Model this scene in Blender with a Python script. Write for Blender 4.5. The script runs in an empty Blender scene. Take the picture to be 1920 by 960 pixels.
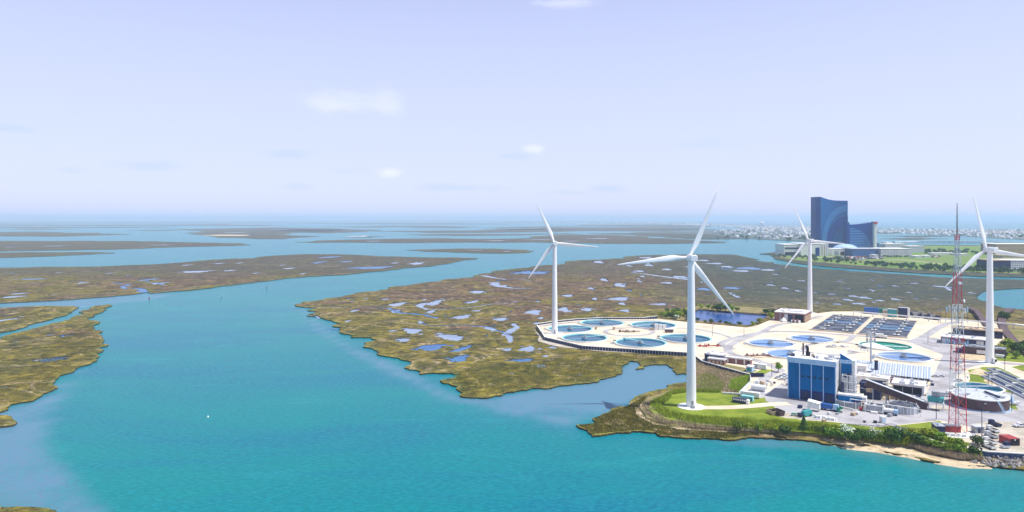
import bpy, bmesh, math, random
import numpy as np
from mathutils import Vector, Matrix
from mathutils.geometry import delaunay_2d_cdt
random.seed(7); rng = np.random.default_rng(7)
S = bpy.context.scene; COL = S.collection
# ------------------------------------------------------------------ camera, sky, sun, exposure
FOC, CX, HY, CH = 1280.0, 960.0, 410.0, 100.0      # focal length in photo px, centre, horizon row, camera height (m)
cd = bpy.data.cameras.new('camera'); cam = bpy.data.objects.new('camera', cd); COL.objects.link(cam)
cam.location = (0, 0, CH); cam.rotation_euler = (math.radians(90), 0, 0)
cd.sensor_width = 36; cd.lens = 24.0; cd.shift_y = -(480 - HY) / 1920.0
cd.clip_start = 1; cd.clip_end = 200000; S.camera = cam
S.render.resolution_x, S.render.resolution_y = 1024, 512
SUN_EL, SUN_AZ = math.radians(62), math.atan2(0.95, -0.30)   # azimuth from +Y towards +X
w = bpy.data.worlds.new('World'); S.world = w; w.use_nodes = True
def world():
    nt = w.node_tree; N = nt.nodes; L = nt.links; N.clear()
    out = N.new('ShaderNodeOutputWorld'); bg = N.new('ShaderNodeBackground'); bg.inputs[1].default_value = 0.105
    sky = N.new('ShaderNodeTexSky'); sky.sky_type = 'NISHITA'; sky.sun_disc = False
    sky.sun_elevation = SUN_EL; sky.sun_rotation = SUN_AZ; sky.air_density = 1.0; sky.dust_density = 0.6; sky.ozone_density = 2.0
    tint = N.new('ShaderNodeMix'); tint.data_type = 'RGBA'; tint.blend_type = 'MULTIPLY'; tint.inputs[0].default_value = 1
    tint.inputs[7].default_value = SKY_TINT
    L.new(sky.outputs[0], tint.inputs[6])
    # thin high veil that whitens the whole sky evenly
    veil = N.new('ShaderNodeMix'); veil.data_type = 'RGBA'; veil.inputs[0].default_value = VEIL
    veil.inputs[7].default_value = VEIL_C; L.new(tint.outputs[2], veil.inputs[6])
    tc = N.new('ShaderNodeTexCoord'); cur = veil.outputs[2]
    sz = N.new('ShaderNodeSeparateXYZ'); L.new(tc.outputs[0], sz.inputs[0]); vr = N.new('ShaderNodeMapRange'); vr.interpolation_type = 'SMOOTHERSTEP'
    L.new(sz.outputs[2], vr.inputs[0]); vr.inputs[1].default_value = .04; vr.inputs[2].default_value = .75; vr.inputs[3].default_value = VEIL; vr.inputs[4].default_value = .08; L.new(vr.outputs[0], veil.inputs[0])
    nz = N.new('ShaderNodeTexNoise'); nz.inputs['Scale'].default_value = 14; nz.inputs['Detail'].default_value = 7; nz.inputs['Roughness'].default_value = .6
    mp = N.new('ShaderNodeMapping'); mp.inputs[3].default_value = (1, 1, 2.6); L.new(tc.outputs[0], mp.inputs[0]); L.new(mp.outputs[0], nz.inputs['Vector'])
    # fair-weather puffs: direction (px, py), half width, half height, amount, colour
    for px, py, hw, hh, amt, c in CLOUDS:
        d = Vector(((px - CX) / FOC, 1, (HY - py) / FOC)).normalized()
        sb = N.new('ShaderNodeVectorMath'); sb.operation = 'SUBTRACT'; L.new(tc.outputs[0], sb.inputs[0]); sb.inputs[1].default_value = d
        ml = N.new('ShaderNodeVectorMath'); ml.operation = 'MULTIPLY'; L.new(sb.outputs[0], ml.inputs[0])
        ml.inputs[1].default_value = (FOC / hw, FOC / hw, FOC / hh)
        ln = N.new('ShaderNodeVectorMath'); ln.operation = 'LENGTH'; L.new(ml.outputs[0], ln.inputs[0])
        mn = N.new('ShaderNodeMath'); mn.operation = 'MULTIPLY_ADD'; L.new(nz.outputs[0], mn.inputs[0]); mn.inputs[1].default_value = 2.6; L.new(ln.outputs[1], mn.inputs[2])
        mr = N.new('ShaderNodeMapRange'); mr.interpolation_type = 'SMOOTHSTEP'; L.new(mn.outputs[0], mr.inputs[0])
        mr.inputs[1].default_value = 2.35; mr.inputs[2].default_value = 1.2; mr.inputs[3].default_value = 0; mr.inputs[4].default_value = amt
        mx = N.new('ShaderNodeMix'); mx.data_type = 'RGBA'; L.new(mr.outputs[0], mx.inputs[0]); L.new(cur, mx.inputs[6]); mx.inputs[7].default_value = c; cur = mx.outputs[2]
    L.new(cur, bg.inputs[0]); L.new(bg.outputs[0], out.inputs[0])
HAZE_C = (.66, .82, 1.0, 1); HAZE_D = 8.0e-5
SKY_TINT = (1.12, 0.98, 1.08, 1); VEIL = 0.72; VEIL_C = (7.1, 7.7, 11.0, 1)
CW = (8.4, 8.7, 10.6, 1); CD = (4.0, 5.6, 9.4, 1)
CLOUDS = [(612, 196, 62, 26, .30, CW), (722, 192, 40, 24, .28, CW), (665, 200, 90, 20, .2, CW), (730, 325, 34, 13, .65, CW),
          (1003, 279, 26, 11, .6, CW), (955, 292, 48, 9, .3, CD), (545, 290, 55, 12, .28, CD), (650, 322, 60, 9, .2, CD),
          (860, 352, 100, 10, .3, CD), (1060, 362, 60, 8, .25, CD), (1330, 270, 90, 12, .15, CD), (130, 320, 30, 7, .2, CD),
          (270, 310, 55, 12, .25, CD), (560, 350, 30, 7, .22, CD), (1050, 6, 75, 10, .4, CW), (1140, 354, 40, 8, .35, CD), (20, 240, 40, 10, .3, CD)]
world()
sd = bpy.data.lights.new('sun', 'SUN'); sd.energy = 5.0; sd.angle = math.radians(.53); sd.color = (1, .965, .9)
sun = bpy.data.objects.new('sun', sd); COL.objects.link(sun)
sdir = Vector((math.cos(SUN_EL) * math.sin(SUN_AZ), math.cos(SUN_EL) * math.cos(SUN_AZ), math.sin(SUN_EL)))
sun.rotation_euler = sdir.to_track_quat('Z', 'Y').to_euler(); sun.location = (300, 0, 500)
S.view_settings.view_transform = 'Standard'; S.view_settings.look = 'None'; S.view_settings.exposure = 0.16; S.view_settings.gamma = 1.0
S.render.engine = 'CYCLES'; cy = S.cycles; cy.use_denoising = True; cy.max_bounces = 6; cy.diffuse_bounces = 2; cy.glossy_bounces = 2
cy.transmission_bounces = 2; cy.volume_bounces = 1; cy.transparent_max_bounces = 4; cy.caustics_reflective = False; cy.caustics_refractive = False

# ------------------------------------------------------------------ helpers
def P(px, py, z=0.0):
    "ground point seen at photo pixel (px, py) on the level z"
    D = (CH - z) * FOC / (py - HY)
    return Vector(((px - CX) / FOC * D, D, z))
def props(o, label=None, cat=None, group=None, kind=None):
    for k, v in (('label', label), ('category', cat), ('group', group), ('kind', kind)):
        if v: o[k] = v
    return o
def thing(name, label, cat, loc=(0, 0, 0), rz=0.0, group=None):
    o = bpy.data.objects.new(name, None); COL.objects.link(o); o.location = loc; o.rotation_euler = (0, 0, rz)
    o.empty_display_size = .5
    return props(o, label, cat, group)
def link(name, me, parent=None, loc=None, rot=None, scale=None):
    o = bpy.data.objects.new(name, me); COL.objects.link(o)
    if parent: o.parent = parent
    if loc is not None: o.location = loc
    if rot is not None: o.rotation_euler = rot
    if scale is not None: o.scale = scale if hasattr(scale, '__len__') else (scale,) * 3
    return o
def dup(root, loc, rz=0, scale=None, label=None):
    r = root.copy(); COL.objects.link(r); r.location = loc; r.rotation_euler = (0, 0, rz)
    if scale is not None: r.scale = scale if hasattr(scale, '__len__') else (scale,) * 3
    if label: r['label'] = label
    for ch in root.children:
        c = ch.copy(); COL.objects.link(c); c.parent = r
        for g in ch.children:
            q = g.copy(); COL.objects.link(q); q.parent = c
    return r
class MB:
    def __init__(s): s.v = []; s.f = []; s.sm = []
    def add(s, vs, fs, smooth=False):
        n = len(s.v); s.v += [tuple(v) for v in vs]; s.f += [tuple(i + n for i in f) for f in fs]; s.sm += [smooth] * len(fs); return s
    def box(s, x0, x1, y0, y1, z0, z1, rz=0, c=None, taper=0):
        t = taper
        vs = [(x0, y0, z0), (x1, y0, z0), (x1, y1, z0), (x0, y1, z0), (x0 + t, y0 + t, z1), (x1 - t, y0 + t, z1), (x1 - t, y1 - t, z1), (x0 + t, y1 - t, z1)]
        if rz or c:
            m = Matrix.Rotation(rz, 4, 'Z'); c = Vector(c or (0, 0, 0)); vs = [m @ Vector(v) + c for v in vs]
        return s.add(vs, [(3, 2, 1, 0), (4, 5, 6, 7), (0, 1, 5, 4), (1, 2, 6, 5), (2, 3, 7, 6), (3, 0, 4, 7)])
    def beam(s, a, b, wd=.2, ht=None):
        a, b = Vector(a), Vector(b); d = (b - a).normalized(); ht = ht or wd
        up = Vector((0, 0, 1)) if abs(d.z) < .95 else Vector((0, 1, 0))
        r = d.cross(up).normalized() * wd / 2; u = r.normalized().cross(d) * ht / 2
        vs = [a - r - u, a + r - u, a + r + u, a - r + u, b - r - u, b + r - u, b + r + u, b - r + u]
        return s.add(vs, [(0, 1, 2, 3), (7, 6, 5, 4), (1, 0, 4, 5), (2, 1, 5, 6), (3, 2, 6, 7), (0, 3, 7, 4)])
    def cyl(s, a, b, r0, r1=None, n=12, caps=True, smooth=True):
        a, b = Vector(a), Vector(b); r1 = r0 if r1 is None else r1; d = (b - a).normalized()
        up = Vector((1, 0, 0)) if abs(d.x) < .9 else Vector((0, 1, 0)); u = d.cross(up).normalized(); v = d.cross(u)
        A = [a + (u * math.cos(t) + v * math.sin(t)) * r0 for t in [2 * math.pi * i / n for i in range(n)]]
        B = [b + (u * math.cos(t) + v * math.sin(t)) * r1 for t in [2 * math.pi * i / n for i in range(n)]]
        s.add(A + B, [(i, (i + 1) % n, n + (i + 1) % n, n + i)[::-1] for i in range(n)], smooth)
        if caps: s.add(A, [tuple(range(n))]); s.add(B, [tuple(range(n))[::-1]])
        return s
    def ring(s, c, ri, ro, z0, z1, n=48):
        x, y = c; P4 = []
        for i in range(n):
            t = 2 * math.pi * i / n; cc, ss = math.cos(t), math.sin(t)
            P4 += [(x + ri * cc, y + ri * ss, z0), (x + ri * cc, y + ri * ss, z1), (x + ro * cc, y + ro * ss, z1), (x + ro * cc, y + ro * ss, z0)]
        F = []
        for i in range(n):
            j = (i + 1) % n
            for k in range(3): F.append((4 * i + k, 4 * i + k + 1, 4 * j + k + 1, 4 * j + k)[::-1])
        return s.add(P4, F)
    def disc(s, c, r, z, n=48, dome=0, rings=1):
        x, y = c; vs = [(x, y, z + dome)]; F = []
        for k in range(1, rings + 1):
            q = k / rings
            vs += [(x + r * q * math.cos(2 * math.pi * i / n), y + r * q * math.sin(2 * math.pi * i / n), z + dome * (1 - q * q)) for i in range(n)]
            for i in range(n):
                j = (i + 1) % n
                if k == 1: F.append((0, 1 + i, 1 + j))
                else:
                    a = 1 + (k - 2) * n; b = 1 + (k - 1) * n; F.append((a + i, b + i, b + j, a + j))
        return s.add(vs, F, dome != 0)
    def mesh(s, name, m):
        me = bpy.data.meshes.new(name); me.from_pydata(s.v, [], s.f); me.materials.append(m)
        if any(s.sm): me.polygons.foreach_set('use_smooth', s.sm)
        me.update(); return me
    def build(s, name, m, parent=None, label=None, loc=None, rz=0):
        o = link(name, s.mesh(name, m), parent, loc, (0, 0, rz) if rz else None)
        if label: o['label'] = label
        return o

# ------------------------------------------------------------------ materials
def new_mat(name):
    m = bpy.data.materials.new(name); m.use_nodes = True; nt = m.node_tree; b = nt.nodes['Principled BSDF']
    return m, nt.nodes, nt.links, b
def noise(N, L, vec, scale, detail=4, rough=.55, dist=0):
    n = N.new('ShaderNodeTexNoise'); n.inputs['Scale'].default_value = scale; n.inputs['Detail'].default_value = detail
    n.inputs['Roughness'].default_value = rough; n.inputs['Distortion'].default_value = dist; L.new(vec, n.inputs['Vector']); return n.outputs[0]
def rng_(N, L, x, a, b, c=0, d=1, smooth=True):
    m = N.new('ShaderNodeMapRange'); m.interpolation_type = 'SMOOTHSTEP' if smooth else 'LINEAR'; L.new(x, m.inputs[0])
    for i, q in enumerate((a, b, c, d)): m.inputs[i + 1].default_value = q
    return m.outputs[0]
def mixc(N, L, f, a, b, mode='MIX'):
    m = N.new('ShaderNodeMix'); m.data_type = 'RGBA'; m.blend_type = mode
    for i, q in ((0, f), (6, a), (7, b)):
        if hasattr(q, 'links') or hasattr(q, 'is_linked'): L.new(q, m.inputs[i])
        elif i == 0: m.inputs[0].default_value = q
        else: m.inputs[i].default_value = (*q[:3], 1)
    return m.outputs[2]
def mth(N, L, op, a, b=None):
    m = N.new('ShaderNodeMath'); m.operation = op
    for i, q in enumerate((a, b)):
        if q is None: continue
        if isinstance(q, (int, float)): m.inputs[i].default_value = q
        else: L.new(q, m.inputs[i])
    return m.outputs[0]
def bump(N, L, b, h, strength, dist=.1):
    n = N.new('ShaderNodeBump'); n.inputs['Strength'].default_value = strength; n.inputs['Distance'].default_value = dist
    L.new(h, n.inputs['Height']); L.new(n.outputs[0], b.inputs['Normal'])
def simple(name, c, c2=None, scale=.6, rough=.7, spec=.3, metal=0, lo=.42, hi=.62, bmp=0, streak=False, coord='world'):
    m, N, L, b = new_mat(name)
    if coord == 'world': vec = N.new('ShaderNodeNewGeometry').outputs['Position']
    else: vec = N.new('ShaderNodeTexCoord').outputs['Object']
    if streak:
        mp = N.new('ShaderNodeMapping'); mp.inputs[3].default_value = (1, 1, .12); L.new(vec, mp.inputs[0]); vec = mp.outputs[0]
    c2 = c2 or tuple(q * .72 for q in c)
    n = noise(N, L, vec, scale, 6, .62)
    col = mixc(N, L, rng_(N, L, n, lo, hi), c, c2)
    L.new(col, b.inputs['Base Color']); b.inputs['Roughness'].default_value = rough
    b.inputs['Specular IOR Level'].default_value = spec; b.inputs['Metallic'].default_value = metal
    if bmp: bump(N, L, b, noise(N, L, vec, scale * 4, 5), bmp, .3)
    return m
M = {}
M['turbine'] = simple('turbine_white', (.88, .88, .87), (.82, .82, .82), .12, .38, .4, streak=True)
M['white'] = simple('white_paint', (.80, .80, .78), (.68, .68, .67), .5, .5)
M['roof_white'] = simple('white_membrane_roof', (.82, .80, .77), (.66, .65, .64), .25, .8)
M['concrete'] = simple('pale_concrete', (.70, .60, .455), (.46, .38, .28), .045, .85, .15, bmp=.1, lo=.42, hi=.78)
M['rim'] = simple('tank_rim_concrete', (.80, .80, .74), (.66, .68, .64), .4, .8)
M['teal_rim'] = simple('tank_wall_turquoise', (.35, .66, .66), (.22, .55, .58), .4, .7)
M['asphalt'] = simple('worn_asphalt', (.42, .41, .42), (.30, .29, .30), .07, .9, .15, bmp=.1)
M['gravel'] = simple('gravel_yard', (.52, .47, .39), (.38, .34, .28), .16, .95, .1, bmp=.3)
M['sand'] = simple('beach_sand', (.60, .49, .33), (.42, .33, .20), .25, .95, .1, bmp=.2)
M['lawn'] = simple('mown_grass', (.21, .26, .03), (.13, .185, .02), .11, .95, .1, bmp=.3)
M['rough_grass'] = simple('dry_rough_grass', (.27, .215, .11), (.17, .17, .055), .14, .95, .1, bmp=.4)
M['patch_dark'] = simple('asphalt_patch', (.24, .23, .24), (.33, .32, .32), .3, .9)
M['shed_roof'] = simple('ribbed_shed_roof', (.42, .50, .64), (.36, .43, .56), .3, .5)
M['brown'] = simple('brown_panel', (.12, .075, .075), (.085, .055, .06), .3, .7)
M['brick'] = simple('dull_red_brick', (.26, .13, .12), (.18, .10, .10), .8, .85)
M['tan'] = simple('tan_panel', (.55, .42, .28), (.42, .32, .22), .5, .8)
M['navy'] = simple('dark_navy_steel', (.018, .028, .085), (.03, .04, .10), .6, .45)
M['black'] = simple('black_rubber', (.02, .02, .025), (.03, .03, .03), 1, .7)
M['dark'] = simple('opening_shade_and_dark_parts', (.015, .015, .03), (.03, .03, .04), 1, .9)  # near-black for dark parts, and for shade painted on panels over open fronts
M['grey'] = simple('grey_steel', (.34, .36, .40), (.26, .28, .31), .7, .5, .5)
M['lgrey'] = simple('light_grey_steel', (.55, .58, .62), (.44, .47, .52), .7, .5, .5)
M['blue_panel'] = simple('blue_cladding', (.001, .150, .40), (.001, .115, .32), .25, .6, .12, streak=True)
M['blue_dark'] = simple('dark_blue_cladding', (.004, .022, .13), (.006, .03, .16), .3, .5, .3)
M['blue_light'] = simple('pale_blue_trim', (.42, .60, .80), (.34, .52, .74), .5, .5)
M['blue_paint'] = simple('blue_painted_steel', (.03, .12, .42), (.04, .14, .36), 1, .5)
M['green_paint'] = simple('green_painted_steel', (.015, .22, .15), (.02, .17, .13), 1, .5)
M['teal_paint'] = simple('teal_painted_steel', (.05, .32, .32), (.04, .25, .27), 1, .5)
M['red'] = simple('red_mast_paint', (.56, .055, .08), (.45, .045, .07), .5, .5)
M['redpaint'] = simple('dull_red_paint', (.38, .05, .05), (.25, .04, .05), .7, .6)
M['glass'] = simple('window_glass', (.02, .03, .05), (.03, .05, .08), .5, .12, .6)
M['seawall'] = simple('blue_sheet_pile', (.06, .12, .26), (.10, .12, .18), .7, .6)
M['pile'] = simple('dark_timber_wall', (.045, .05, .085), (.07, .065, .08), .8, .8)
M['rock'] = simple('riprap_rock', (.33, .31, .29), (.18, .17, .17), .5, .9, bmp=.3)
M['mud'] = simple('dark_marsh_mud', (.045, .035, .02), (.07, .055, .03), .3, .8, .2)
M['pond_pale'] = simple('shallow_pan_water', (.21, .27, .37), (.15, .21, .32), .05, .16, .5)
M['pond_blue'] = simple('deep_pool_water', (.004, .085, .26), (.02, .13, .30), .06, .25, .22, bmp=.05)
M['pond_dark'] = simple('settling_pond_water', (.002, .060, .26), (.001, .035, .17), .03, .22, .25, bmp=.1)
M['tank_teal'] = simple('clarifier_teal_water', (.003, .065, .15), (.005, .10, .18), .06, .2, .25, bmp=.03)
M['tank_pale'] = simple('clarifier_pale_water', (.13, .27, .52), (.10, .22, .46), .06, .2, .35, bmp=.03)
M['tank_green'] = simple('drained_tank_green', (.01, .20, .15), (.02, .26, .18), .2, .5)
M['aeration'] = simple('aeration_water', (.030, .036, .055), (.12, .13, .16), .16, .5, .3, lo=.4, hi=.6, bmp=.2)
M['car_dark'] = simple('dark_car_paint', (.03, .035, .05), None, 1, .25, .6)
M['car_white'] = simple('white_car_paint', (.72, .73, .76), None, 1, .25, .6)
M['far_road'] = simple('pale_causeway', (.72, .72, .72), None, .02, .8)
M['bark'] = simple('bark', (.09, .07, .05), None, 2, .9)
M['lawn_far'] = simple('far_mown_field', (.13, .24, .05), (.17, .21, .07), .008, .95, .1)
M['town'] = simple('town_streets_and_yards', (.13, .15, .14), (.06, .10, .07), .02, .9, .1)
M['far_wood'] = simple('far_woodland', (.03, .06, .03), (.05, .07, .04), .002, .9, .1)
M['hotel_dark'] = simple('hotel_dark_glass', (.0005, .045, .24), (.0005, .035, .20), .02, .3, .1)

def hotel_mat(name, c, c2, lines=3.4, amt=.35):
    m, N, L, b = new_mat(name)
    g = N.new('ShaderNodeTexCoord').outputs['Object']; sp = N.new('ShaderNodeSeparateXYZ'); L.new(g, sp.inputs[0])
    fr = mth(N, L, 'FRACT', mth(N, L, 'DIVIDE', sp.outputs[2], lines)); ln = mth(N, L, 'LESS_THAN', fr, .3)
    fx = mth(N, L, 'LESS_THAN', mth(N, L, 'FRACT', mth(N, L, 'DIVIDE', sp.outputs[0], 4.0)), .22)
    n = rng_(N, L, noise(N, L, g, .05, 3), .35, .65)
    L.new(mixc(N, L, mth(N, L, 'MULTIPLY', mth(N, L, 'MAXIMUM', ln, mth(N, L, 'MULTIPLY', fx, .5)), amt), mixc(N, L, n, c, tuple(q * .88 for q in c)), c2), b.inputs['Base Color'])
    b.inputs['Roughness'].default_value = .3; b.inputs['Specular IOR Level'].default_value = .12
    return m
M['hotel_a'] = hotel_mat('hotel_blue_glass', (.001, .115, .36), (.005, .17, .46))
M['hotel_b'] = hotel_mat('hotel_pale_blue_glass', (.035, .20, .48), (.07, .27, .56))
M['hotel_c'] = hotel_mat('hotel_deep_blue_glass', (.001, .055, .29), (.01, .11, .40), amt=.2)
M['hotel_d'] = hotel_mat('hotel_lined_blue_glass', (.002, .095, .36), (.12, .30, .60), 7.5, .8)
M['deck_white'] = hotel_mat('parking_deck_white', (.80, .78, .76), (.10, .13, .25), 3.4, .9)
M['deck_blue'] = hotel_mat('parking_deck_blue', (.10, .20, .45), (.02, .06, .22), 3.4, .9)
M['tan_grid'] = hotel_mat('tan_gridded_facade', (.50, .38, .24), (.17, .12, .12), 3.6, .8)

def leaf_mat(name, c, c2):
    m, N, L, b = new_mat(name)
    a = N.new('ShaderNodeAttribute'); a.attribute_name = 'v'
    oi = N.new('ShaderNodeObjectInfo')
    col = mixc(N, L, a.outputs['Fac'], c, c2)
    hs = N.new('ShaderNodeHueSaturation'); L.new(col, hs.inputs['Color']); L.new(rng_(N, L, oi.outputs['Random'], 0, 1, .8, 1.25, False), hs.inputs['Value'])
    L.new(rng_(N, L, oi.outputs['Random'], 0, 1, .485, .515, False), hs.inputs['Hue'])
    L.new(hs.outputs[0], b.inputs['Base Color']); b.inputs['Roughness'].default_value = .75; b.inputs['Specular IOR Level'].default_value = .2
    return m
M['leaf'] = leaf_mat('green_leaves', (.10, .19, .02), (.26, .38, .04))
M['leaf_dark'] = leaf_mat('dark_green_leaves', (.03, .075, .02), (.10, .18, .035))
M['leaf_yellow'] = leaf_mat('yellow_green_leaves', (.22, .29, .02), (.40, .46, .04))
M['leaf_pale'] = leaf_mat('pale_blossom_leaves', (.26, .34, .18), (.80, .84, .68))
M['leaf_far'] = leaf_mat('far_tree_leaves', (.05, .12, .07), (.10, .20, .10))
M['reed_green'] = leaf_mat('green_reeds', (.27, .40, .025), (.44, .56, .06))
M['reed_brown'] = leaf_mat('dry_reeds', (.38, .30, .19), (.54, .43, .27))
M['cordgrass'] = leaf_mat('marsh_cordgrass', (.13, .125, .02), (.24, .22, .04))

def marsh_material(name, far=False):
    m, N, L, b = new_mat(name)
    pos = N.new('ShaderNodeNewGeometry').outputs['Position']
    tone = N.new('ShaderNodeAttribute'); tone.attribute_name = 'tone'; tone = tone.outputs['Fac']
    edge = N.new('ShaderNodeAttribute'); edge.attribute_name = 'edge'; edge = edge.outputs['Fac']
    cool = N.new('ShaderNodeAttribute'); cool.attribute_name = 'cool'; cool = cool.outputs['Fac']
    n1 = noise(N, L, pos, .011, 7, .62, .6); n2 = noise(N, L, pos, .05, 7, .65, .8); n3 = noise(N, L, pos, .35, 5, .7)
    olive = mixc(N, L, rng_(N, L, n2, .4, .62), (.165, .132, .020), (.072, .068, .015))
    brown = mixc(N, L, rng_(N, L, n2, .4, .62), (.145, .092, .044), (.062, .044, .029))
    t = mth(N, L, 'ADD', mth(N, L, 'MULTIPLY', mth(N, L, 'SUBTRACT', n1, .5), 3.2), tone)
    col = mixc(N, L, rng_(N, L, t, .25, .75), olive, brown)
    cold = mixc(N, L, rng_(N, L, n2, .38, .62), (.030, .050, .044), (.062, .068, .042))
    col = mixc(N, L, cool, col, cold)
    tan = rng_(N, L, n3, .60, .72); tan2 = rng_(N, L, n1, .45, .62)
    col = mixc(N, L, mth(N, L, 'MULTIPLY', mth(N, L, 'MULTIPLY', tan, tan2), .6), col, (.31, .25, .14))
    n4 = noise(N, L, pos, .022, 8, .72, 1.2)
    col = mixc(N, L, mth(N, L, 'MULTIPLY', rng_(N, L, n4, .60, .66), .55), col, (.30, .24, .15))     # dead wrack, tan
    col = mixc(N, L, mth(N, L, 'MULTIPLY', rng_(N, L, n4, .42, .36), .55), col, (.045, .045, .022))   # dark rush
    col = mixc(N, L, mth(N, L, 'MULTIPLY', edge, rng_(N, L, n2, .4, .6, .2, .7)), col, (.15, .16, .035))
    nr = noise(N, L, pos, .013, 5, .6, 1.5); rid = mth(N, L, 'ABSOLUTE', mth(N, L, 'SUBTRACT', nr, .5))
    col = mixc(N, L, mth(N, L, 'MULTIPLY', rng_(N, L, rid, .013, .004), .55), col, (.33, .25, .16))   # levee lines of old ditches
    nr2 = noise(N, L, pos, .02, 5, .6, 1.8); rid2 = mth(N, L, 'ABSOLUTE', mth(N, L, 'SUBTRACT', nr2, .47))
    col = mixc(N, L, mth(N, L, 'MULTIPLY', rng_(N, L, rid2, .014, .003), .8), col, (.03, .03, .02))
    nm = noise(N, L, pos, .055, 6, .7, 1.0); mfv = rng_(N, L, nm, .36, .64, .74, 1.22, False); mf = N.new('ShaderNodeCombineColor')
    for i_ in range(3): L.new(mfv, mf.inputs[i_])
    col = mixc(N, L, 1.0, col, mf.outputs[0], 'MULTIPLY')
    nf = noise(N, L, pos, .16, 8, .75, .5); fine = N.new('ShaderNodeCombineColor')
    fv = rng_(N, L, nf, .32, .70, .22, 2.0, False)
    for i_ in range(3): L.new(fv, fine.inputs[i_])
    col = mixc(N, L, 1.0, col, fine.outputs[0], 'MULTIPLY')
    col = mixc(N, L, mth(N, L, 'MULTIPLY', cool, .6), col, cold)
    # tiny wet pans, too small and too many to cut out one by one
    n5 = noise(N, L, pos, .035, 9, .75, .4); n6 = noise(N, L, pos, .009, 3, .5)
    wet = mth(N, L, 'MULTIPLY', rng_(N, L, n5, .665, .68), rng_(N, L, n6, .50, .56))
    wet = mth(N, L, 'MULTIPLY', wet, mth(N, L, 'SUBTRACT', 1, edge))
    L.new(mixc(N, L, wet, col, (.22, .27, .37)), b.inputs['Base Color'])
    L.new(rng_(N, L, wet, 0, 1, .95, .2), b.inputs['Roughness']); b.inputs['Specular IOR Level'].default_value = .2
    h = mth(N, L, 'ADD', n3, mth(N, L, 'MULTIPLY', n2, 2)); bump(N, L, b, h, .55, .5)
    return m
M['marsh'] = marsh_material('salt_marsh')
def water_material():
    m, N, L, b = new_mat('bay_water')
    pos = N.new('ShaderNodeNewGeometry').outputs['Position']
    sh = N.new('ShaderNodeAttribute'); sh.attribute_name = 'shallow'; sh = sh.outputs['Fac']
    gr = N.new('ShaderNodeAttribute'); gr.attribute_name = 'sandy'; gr = gr.outputs['Fac']
    big = noise(N, L, pos, .006, 5, .55, .4); mid = noise(N, L, pos, .035, 5, .6, .5)
    deep = mixc(N, L, rng_(N, L, big, .35, .65), (.0001, .165, .168), (.0001, .145, .176))
    st = N.new('ShaderNodeMapping'); st.inputs[2].default_value = (0, 0, .5); st.inputs[3].default_value = (.3, 1, 1); L.new(pos, st.inputs[0])
    sk = noise(N, L, st.outputs[0], .018, 6, .62, .8); deep = mixc(N, L, rng_(N, L, sk, .40, .66, 0, .8), deep, (.002, .115, .19))
    sk2 = noise(N, L, st.outputs[0], .05, 5, .6, 1.2); deep = mixc(N, L, rng_(N, L, sk2, .55, .72, 0, .45), deep, (.01, .215, .235))
    s = mth(N, L, 'ADD', sh, mth(N, L, 'MULTIPLY', mth(N, L, 'SUBTRACT', mid, .5), mth(N, L, 'MULTIPLY', sh, 1.7)))
    col = mixc(N, L, rng_(N, L, s, .1, .9), deep, (.10, .18, .27))
    col = mixc(N, L, gr, col, (.055, .17, .17))
    mp = N.new('ShaderNodeMapping'); mp.inputs[2].default_value = (0, 0, .35); mp.inputs[3].default_value = (.45, 1, 1); L.new(pos, mp.inputs[0])
    rip = noise(N, L, mp.outputs[0], .85, 5, .65, .3)
    col = mixc(N, L, rng_(N, L, rip, .35, .75, 0, .5), col, (.01, .28, .33))
    L.new(col, b.inputs['Base Color']); b.inputs['Roughness'].default_value = .22; b.inputs['IOR'].default_value = 1.33
    b.inputs['Specular IOR Level'].default_value = .06
    bump(N, L, b, mth(N, L, 'ADD', rip, mth(N, L, 'MULTIPLY', noise(N, L, mp.outputs[0], .14, 3), .8)), .32, .5)
    return m
M['water'] = water_material()

# ------------------------------------------------------------------ polygons
def pip(pts, poly):
    x, y = pts[:, 0], pts[:, 1]; ins = np.zeros(len(pts), bool); px, py = poly[:, 0], poly[:, 1]; j = len(poly) - 1
    bb = (x >= px.min()) & (x <= px.max()) & (y >= py.min()) & (y <= py.max()); idx = np.nonzero(bb)[0]
    if len(idx) == 0: return ins
    xs, ys = x[idx], y[idx]; r = np.zeros(len(idx), bool)
    for i in range(len(poly)):
        if py[i] != py[j]:
            c = (py[i] > ys) != (py[j] > ys)
            r ^= c & (xs < (px[j] - px[i]) * (ys - py[i]) / (py[j] - py[i]) + px[i])
        j = i
    ins[idx] = r; return ins
def dist_poly(pts, poly):
    a = poly; b = np.roll(poly, -1, 0); best = np.full(len(pts), 1e18)
    for i in range(len(a)):
        d = b[i] - a[i]; l2 = max((d * d).sum(), 1e-9); t = np.clip(((pts - a[i]) @ d) / l2, 0, 1)
        q = pts - (a[i] + t[:, None] * d); best = np.minimum(best, (q * q).sum(1))
    return np.sqrt(best)
def frac(pts, amp=.16, unit=.0035, closed=True, minlen=1.2):
    "roughen a world-space outline by midpoint displacement"
    out = []; n = len(pts); R = random.Random(int(abs(pts[0][0]) * 7) + n)
    def sub(a, b, lv):
        l = math.hypot(b[0] - a[0], b[1] - a[1])
        if l < max(minlen, unit * max(a[1], 60)) or lv > 9: return
        k = R.uniform(-amp, amp); mx, my = (a[0] + b[0]) / 2 - (b[1] - a[1]) * k, (a[1] + b[1]) / 2 + (b[0] - a[0]) * k
        m = (mx, my); sub(a, m, lv + 1); out.append(m); sub(m, b, lv + 1)
    for i in range(n if closed else n - 1):
        a, b = pts[i], pts[(i + 1) % n]; out.append((a[0], a[1])); sub(a, b, 0)
    if not closed: out.append(tuple(pts[-1][:2]))
    return np.array(out)
def wpoly(px, z): return [tuple(P(x, y, z)[:2]) for x, y in px]
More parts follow.
